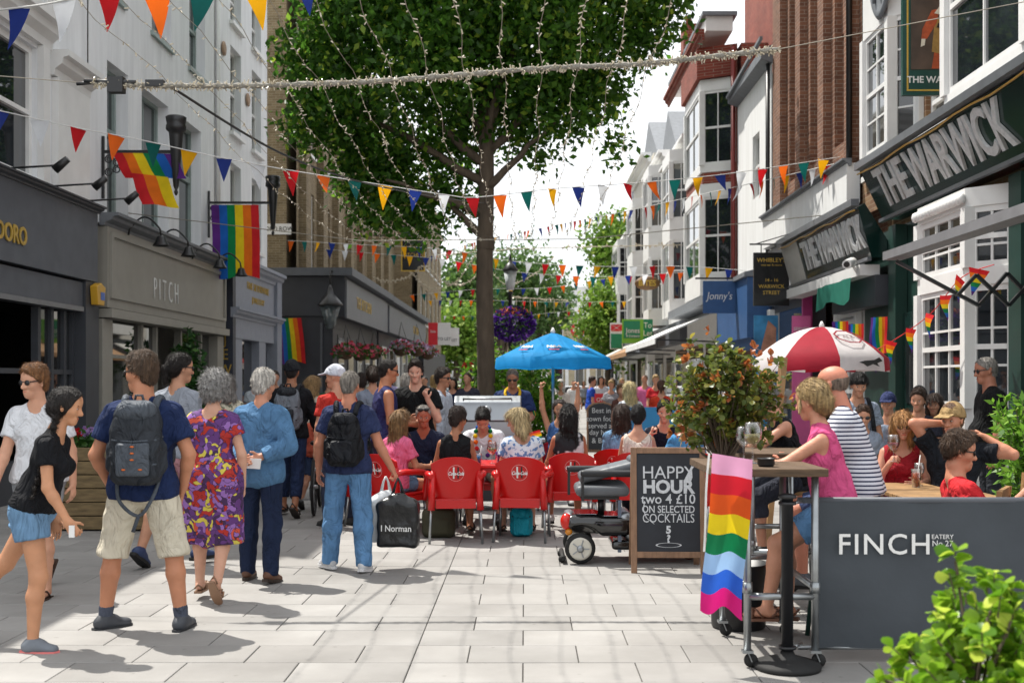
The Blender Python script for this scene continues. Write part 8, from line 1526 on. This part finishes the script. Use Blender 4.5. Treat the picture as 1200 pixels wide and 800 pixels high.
person('person with topknot in grey t-shirt behind the man in the vest', gx_(437, 15.2), 10, 1.79, 'f', STAND, hair=('bun', '3a2a20'), top=tee('7d8594'), bottom=legsw('3a3d48'), shoes=shoe('333333'))
person('grey haired man in white shirt seen from behind between the vest and black t-shirt', gx_(476, 15.8), 5, 1.68, 'm', STAND, hair=('short', '9a948c'), top=tee('c4c8ce'), bottom=legsw('555a66'), shoes=shoe('333333'))
person('person in white top among the crowd before the dark pub front', gx_(424, 17), 30, 1.7, 'f', STAND, hair=('short', '2a1c16'), top=tee('c9ccd4'), bottom=legsw('2a2d38'), shoes=shoe('333333'))
bqm = person('man in sunglasses and navy shirt with yellow and green braid behind the barbecue', gx_(601, 15.9), 178, 1.77, 'm', STAND, skin='9c6c54', hair=('crop', '6a645e'), top=tee('22305a', sleeve=.8, o=.022), bottom=legsw('333333'), shoes=shoe('333333'), glasses=True, head=(0, 14), RA=((.3, .3, -1), (-.1, 1, -.2)), LA=((.3, .3, -1), (-.1, 1, -.2)), wide=1.1)
for sd, m in ((-1, 'c9a21c'), (1, 'c9a21c')):
    b = MB(); b.tube(smooth_path([Vector(bqm['TS'](sd*.06, -.06, .56)), Vector(bqm['TS'](sd*.1, .05, .52)), Vector(bqm['TS'](sd*.08, .14, .4)), Vector(bqm['TS'](sd*.06, .15, .2))], 4), .022, 6); b.build('yellow_braid', cloth('braid_yellow', m), bqm['t'], False); a0, a1, _ = bqm['arms']['L' if sd < 0 else 'R']; b = MB(); o_ = V3(sd*.052, .03, .01); b.tube([Vector(a0+o_), Vector(a1+o_*.9)], .014, 6); b.build('sleeve_stripe', cloth('braid_yellow', m), bqm['t'], False); b = MB(); o_ = V3(sd*.045, .045, .01); b.tube([Vector(a0+o_), Vector(a1+o_*.9)], .012, 6); b.build('sleeve_stripe', cloth('braid_green', '1c7a4a'), bqm['t'], False)
# ---------------------------------------------------------------- seated round the red table
def on_chair(k, dy=0): c = CH[k]; return (c.location.x, c.location.y)
def sit(label, k, **kw): c = CH[k]; return person(label, on_chair(k), math.degrees(c.rotation_euler.z)+kw.pop('turn', 0), **kw)
sit('girl with long fair hair in bright pink t-shirt seated with her back to the camera', 2, H=1.6, sex='f', pose=SIT, skin='b98468', hair=('long', '8a6a44'), top=tee('d9688c', o=.016), bottom=dict(m=DENIM, len=.5, name='shorts', o=.014), shoes=dict(kind='sandal', m=mat('sandal_tan', '8a6a52', .6, .1)), lean=8)
sit('older man in dark polo shirt, sunglasses on his head, facing the camera', 4, H=1.74, sex='m', pose=SIT, skin='a35f48', hair=('crop', 'a09a92'), top=tee('1b2238', collar=True), bottom=legsw('3a4050', 1.0, name='shorts'), shoes=shoe('333333'), glasses='on_head', lean=20, head=(10, 0), belly=.02)
sit('woman with short dark hair in black sleeveless top seated square from behind', 0, H=1.66, sex='f', pose=SIT, skin='a06c50', hair=('short', '2c1e18'), top=tee('141518', sleeve=0, neck=.06), bottom=legsw('22242a', .9, name='shorts'), shoes=dict(kind='sandal', m=mat('sandal_dark', '2d2520', .7, .1)), glasses=True, lean=3, head=(-40, 6))
wl_ = sit('young man in white t-shirt with a rainbow flower garland looking down at the table', 5, H=1.76, sex='m', pose=SIT, skin='bd8a72', hair=('quiff', '15110f'), top=tee('d5d8de', o=.02), bottom=legsw('8a8578', .95, name='shorts'), shoes=shoe('2a2c30'), lean=24, head=(0, 30))
for sd in (-1, 1):
    pts = smooth_path([Vector(wl_['TS'](sd*.05, -.05, .57)), Vector(wl_['TS'](sd*.085, .05, .52)), Vector(wl_['TS'](sd*.07, .15, .38)), Vector(wl_['TS'](sd*.03, .18, .2))], 5)
    for i, q in enumerate(pts[::2]): b = MB(); b.ball(q, .027, 8, 5); b.build('garland_flower', rb_m[i % 6], wl_['t'], False)
sit('blonde woman in white and blue floral blouse seated with head turned to the left', 1, H=1.66, sex='f', pose=SIT, skin='c08e76', hair=('bob', 'c2ac80'), top=dict(m=dotted('blue_floral', 'c9cfd8', '5a7cab', 26, .44), sleeve=.5, neck=.1, o=.022), bottom=dict(m=DENIM, len=.8, skirt=True, name='skirt'), shoes=dict(kind='sandal', m=mat('sandal_dark', '2d2520', .7, .1)), lean=5, head=(70, 12), turn=14)
sit('woman in black and white vest with black cap seated just left of the scooter', 3, H=1.68, sex='f', pose=SIT, skin='a87458', hair=('long', '15110f'), cap=cloth('cap_jet', '101114'), top=dict(m=dotted('black_white_top', '16171c', 'c9c9cc', 5, .42), sleeve=0, neck=.08), bottom=legsw('2a3048', .6, name='shorts'), shoes=shoe('c0c0c0'), lean=5, head=(-12, 5))
ag = person('young woman with both arms stretched up facing the camera behind the red table', gx_(656, 14.6), 176, 1.64, 'f', SIT, skin='b58468', hair=('bun', '2a1c16'), top=tee('3a5a8a', sleeve=0), bottom=legsw('2c3040', .6, name='shorts'), shoes=shoe('888888'), LA=((.3, .1, 1), (.05, .1, 1)), RA=((.3, .1, 1), (.05, .1, 1)), LC=1.0, RC=1.0, seat=.5)
def extra_chair(x, y, rz, lab): o = copy_tree(CH[0]); o.location = (x, y, 0); o.rotation_euler = (0, 0, R(rz)); o['label'] = lab; [setattr(c, 'location', (0, 0, 0)) for c in o.children]; return o
extra_chair(*gx_(656, 14.6), 176, 'red plastic armchair under the young woman with raised arms')
for px, z, rz, lab, kw in ((727, 13.1, -20, 'woman with long brown hair in pale denim blouse, back to the camera', dict(sex='f', H=1.68, hair=('long', '3a2820'), top=dict(m=DENIM, sleeve=1.5, o=.02), bottom=legsw('2a2c38'), skin='bd8a70')), (747, 12.5, -10, 'woman with short black hair in strappy pale top, back to the camera', dict(sex='f', H=1.66, hair=('short', '0f0d0e'), top=tee('c9bfb4', sleeve=0, neck=.12), bottom=legsw('2a2c38'), skin='b98a72', lean=8)), (779, 13.9, 172, 'dark haired man in navy shirt facing the camera with hand on chin', dict(sex='m', H=1.78, hair=('short', '14100e'), top=tee('161b2a', sleeve=.7), bottom=legsw('2a2c38'), skin='c4937c', lean=18, RA=((.15, .6, -1), (-.25, .35, 1)), RC=1.3)), (806, 12.4, 12, 'woman with straight blonde hair in sky blue t-shirt, back to the camera', dict(sex='f', H=1.66, hair=('long', 'c9b07a'), top=tee('4a88b8'), bottom=legsw('2a2c38'), skin='c99a80'))):
    kw.setdefault('lean', 6); person(lab, gx_(px, z), rz, pose=SIT, shoes=shoe('333333'), **kw); x, y = gx_(px, z); extra_chair(x, y, rz, 'red plastic armchair under the '+lab.split(',')[0].split(' facing')[0])
x, y = gx_(760, 13.15); t = copy_tree(tb); t.location = (x, y, 0); t['label'] = 'red square plastic table behind the happy hour chalkboard'; [setattr(c, 'location', (0, 0, 0)) for c in t.children]
tumbler('amber pint of beer on the table behind the chalkboard', (wp(762, 500, 12.9).x, 12.85, .746), 'b06a14', .16, False, .042, 'pint_glass')
# ---------------------------------------------------------------- right hand terrace
PINK = cloth('pink_vest', 'c9507e')
person('blonde woman in pink sleeveless top on a bar stool at the flag draped table', (1.93, 7.15), 74, 1.66, 'f', HIGH, skin='c08a70', hair=('updo', 'bfa272'), top=dict(m=PINK, sleeve=0, neck=.06, hem=-.12, o=.022), bottom=dict(m=DENIM2, len=.62, name='shorts', o=.022, hemo=.03), shoes=dict(kind='sandal', m=mat('sandal_brown', '6a4634', .6, .1)), lean=12, head=(-22, 4), RA=((.2, .75, -.72), (-.06, 1, -.18)), LA=((.15, .9, -.6), (-.1, 1, -.12)), LL=((.1, .85, -.5), (.0, .15, -1)), RL=((.16, .8, -.62), (.0, -.05, -1)), RC=.2, LC=.3, wide=1.08, seat=.73, RPn=(0, 0, -1), LPn=(0, 0, -1))
person('bald man in navy and white striped t-shirt and sunglasses on a bar stool', (2.3, 7.9), 70, 1.8, 'm', HIGH, skin='c07e66', hair=('bald', '8a7a6c'), top=dict(m=striped('navy_stripe', 'cdd0d8', '1e2444', 36), sleeve=.7, o=.022), bottom=legsw('3a4668', .9, name='shorts'), shoes=shoe('555a60'), glasses=True, lean=14, head=(-18, 4), belly=.04, wide=1.1)
person('grey haired woman in black vest leaning on the farther bar table', (2.15, 9.05), 96, 1.64, 'f', HIGH, skin='b5826a', hair=('short', '8d8a8a'), top=tee('15161a', sleeve=0), bottom=legsw('2c2f3a', 1.4), shoes=shoe('333333'), lean=22, head=(-6, 14), RA=((.2, .8, -.8), (-.1, .9, .1)), LA=((.2, .9, -.6), (-.15, .6, .9)))
by_ = person('dark haired boy in pale grey t-shirt with backpack straps facing the camera', gx_(1004, 11.8), 178, 1.68, 'm', STAND, skin='b5846a', hair=('fringe', '15110f'), top=tee('8a94a4'), bottom=legsw('3a4258', 1.0, name='shorts'), shoes=shoe('444444'), head=(0, 10))
backpack(by_, 'black backpack worn by the boy in the grey t-shirt', cloth('pack_jet', '121317', .6), cloth('pack_jet2', '1b1d22', .6), .26, .4, .13)
person('small child in sunglasses standing in front of the boy', gx_(1011, 11.2), 170, 1.34, 'm', STAND, hair=('short', '4a3426'), top=tee('8a94a4'), bottom=legsw('3a4258', 1.0, name='shorts'), shoes=shoe('444444'), glasses=True)
rw = person('woman with long strawberry blonde hair and sunglasses in a red top sipping from a glass', gx_(1056, 10.2), 166, 1.68, 'f', SIT, skin='c08a72', hair=('long', 'b5834e'), top=tee('8e1a24', sleeve=0, neck=.1, vneck=True), bottom=dict(m=PINK, len=.95, skirt=True, name='skirt'), shoes=dict(kind='sandal', m=mat('sandal_brown', '6a4634', .6, .1)), glasses=True, lean=7, RA=((.25, .3, -1), (-.4, .7, .75)), LA=((.3, .35, -1), (-.5, .9, .0)), RC=1.0, head=(6, 6))
p = wpt(rw, rw['hands']['R'][1]); wine_glass('gin glass with a striped straw held by the woman in red', (p.x, p.y-.03, p.z-.02), 'c87a80', 1.1)
person('man in flat cap and black t-shirt lounging with both hands behind his head', gx_(1117, 9.75), 150, 1.8, 'm', SIT, skin='b98066', hair=('short', '6a4c34'), cap=cloth('cap_tan', '9a8058'), top=tee('14181f', sleeve=.6, o=.022), bottom=legsw('a8a294', 1.0, name='shorts'), shoes=shoe('333333'), LA=((1, .1, -.05), (-.8, -.1, .5)), RA=((.5, .4, .85), (-.8, -.45, .0)), lean=-8, head=(-20, 6))
ry = person('young man with quiff and sunglasses in red t-shirt lounging in profile to the right', gx_(1156, 7.6), -96, 1.76, 'm', SIT, skin='c08468', hair=('quiff', '4a3524'), top=tee('c0282e', o=.018), bottom=legsw('2a2f3e', 1.0, name='shorts'), shoes=shoe('333333'), glasses=True, lean=-22, seat=.37, head=(-4, 12), LA=((.3, .2, -1), (0, 1, .1)), RA=((.3, .2, -1), (0, 1, .0)))
person('person in black vest cut off by the right edge of the picture', (3.27, 7.45), 75, 1.74, 'm', SIT, skin='cf9c84', hair=('short', '3a2a1e'), top=tee('12141a', sleeve=0), bottom=legsw('12141a', 1.0, name='shorts'), shoes=shoe('333333'), lean=-16, RA=((.4, .5, -.6), (0, 1, -.2)))
slat_chair('wooden slatted chair under the person at the right edge', 3.27, 7.45, 75)
person('stout grey haired man in black t-shirt and sunglasses standing by the white bow window', gx_(1163, 11.6), 84, 1.83, 'm', STAND, skin='a8705a', hair=('crop', '8f8a84'), top=tee('101113', o=.022), bottom=legsw('2a2d33', 2.05), shoes=shoe('222222'), glasses=True, belly=.06, wide=1.12, head=(6, 4))
for px, z, e, hr, c, lab in ((1077, 13.0, .6, ('short', '3a2618'), '2a2c38', 'dark haired person in black top seated behind the woman in red'), (1042, 13.4, .55, ('cap', '2a3358'), '7a8494', 'person in blue cap and grey top seated beside the boy'), (1096, 13.2, .55, ('bob', '3c2a20'), '5a3a34', 'brown haired woman seated behind the man in the flat cap'), (1078, 14.2, .62, ('cap', '17181c'), '30343c', 'person in black cap seated nearest the dark green pub door')):
    person(lab, gx_(px, z), 150, 1.72, 'm', SIT, hair=hr, top=tee(c), bottom=legsw('33384a'), shoes=shoe('333333'), seat=e); stool('stool under the '+lab.split(' seated')[0], *gx_(px, z), e)
# ---------------------------------------------------------------- up the street
def walker(lab, px, z, rz, H=1.72, sex='m', hair=('short', '2e2119'), top='8a94a4', bot='33384a', ln=2.0, pose=WALK, **kw): return person(lab, gx_(px, z), rz, H, sex, pose, hair=hair, top=tee(top, sleeve=kw.pop('sleeve', .62)), bottom=legsw(bot, ln), shoes=shoe('333333'), group='people farther up the street', **kw)
walker('woman in white headscarf and cream top with pink scarf walking towards the camera', 657, 25, 178, 1.62, 'f', ('long', 'd0ccc6'), 'cfc4bc', '17181c', sleeve=1.9)
walker('blonde woman in white top seen from behind beyond the arched chalkboard', 739, 17.2, 15, 1.56, 'f', ('long', 'd3c08c'), 'cfd2d6', '33384a')
walker('woman with brown ponytail in orange red t-shirt beyond the blue barrier', 775, 19.5, -10, 1.6, 'f', ('pony', '4a2f20'), 'c03a22', '2a2d38')
walker('curly brown haired woman seated beyond the arched chalkboard', 728, 22, 170, 1.5, 'f', ('curly', '6a4a30'), '5a3a34', '33384a')
walker('man in royal blue t-shirt standing in profile beyond the blue umbrella', 692, 31, -80, 1.74, 'm', ('short', '3a2a20'), '2048a8', '5a4a3a', pose=STAND)
cr = [('far walker in dark jacket beneath the blue umbrella', 642, 34, 170, '20263a'), ('far person in pale blue shirt near the tan awning', 718, 40, 10, '8fb4c8'), ('far person in white shirt by the shop doors', 729, 36, 175, 'd0d2d6'), ('far person in brown top by the shop doors', 737, 33, 190, '6a4632'), ('far walker in maroon left of the tan awning', 708, 45, 170, '6a2a34'), ('far walker in black near the no entry sign', 697, 52, 0, '1c1d22'), ('far walker in grey right of the no entry sign', 684, 58, 180, '8a8f98'), ('far person in pink dress under the tan awning', 756, 30, 160, 'd06a9a'), ('far person in red coat under the tan awning', 768, 27, 185, 'b8242c'),
      ('far walker in navy left of the trunk', 531, 24, 175, '1f2a48'), ('far blonde walker in grey left of the trunk', 539, 27, 178, '7d8594'), ('far dark haired woman in floral vest left of the trunk', 549, 23, 160, '3a3a48'), ('far walker in pale blue beside the flower bowl', 555, 30, 0, '9fb4cf'), ('far person in teal beneath the hanging baskets', 520, 38, 170, '2a7a86'), ('far person in white beneath the hanging baskets', 508, 33, 10, 'cfd2d6'), ('far walker in black beneath the hanging baskets', 498, 28, 175, '1c1d22'), ('far walker in blue check near the pub windows', 487, 40, 180, '5a7aa8'), ('far person in lilac by the corner pub door', 455, 25, 165, 'a8a0c8'), ('far walker in beige by the corner pub', 412, 26, 175, 'b8aa90'), ('far person in dark green by the corner pub', 385, 24, 10, '2a4a38'), ('far person in grey hat right of the blue umbrella', 716, 28, 178, '8a8a90'), ('far person in striped top right of the blue umbrella', 704, 34, 185, 'c8c8d0'), ('far walker in orange beside the white car', 628, 44, 180, 'c86a2a'), ('far walker in white beside the silver car', 672, 40, 178, 'd8d8d8'), ('far person in navy cap outside the jeweller', 322, 22, -160, '2a3048'), ('far walker in light shirt outside the jeweller', 300, 24, 175, 'b8c0c8')]
hc_ = ['2e2119', '5a4028', 'a88a58', '15110f', '8d8780', '3a2618']
for i, (lab, px, z, rz, c) in enumerate(cr): walker(lab, px, z, rz, 1.6+.2*((i*37) % 10)/10, 'fm'[i % 2], (('short', 'bob', 'long', 'crop')[i % 4], hc_[i % 6]), c, ('2a2d38', '4a4a52', '6a6454', '2c3a5a')[i % 4], (2.0, .9)[i % 3 == 0], (WALK, STAND, WALKM)[i % 3])
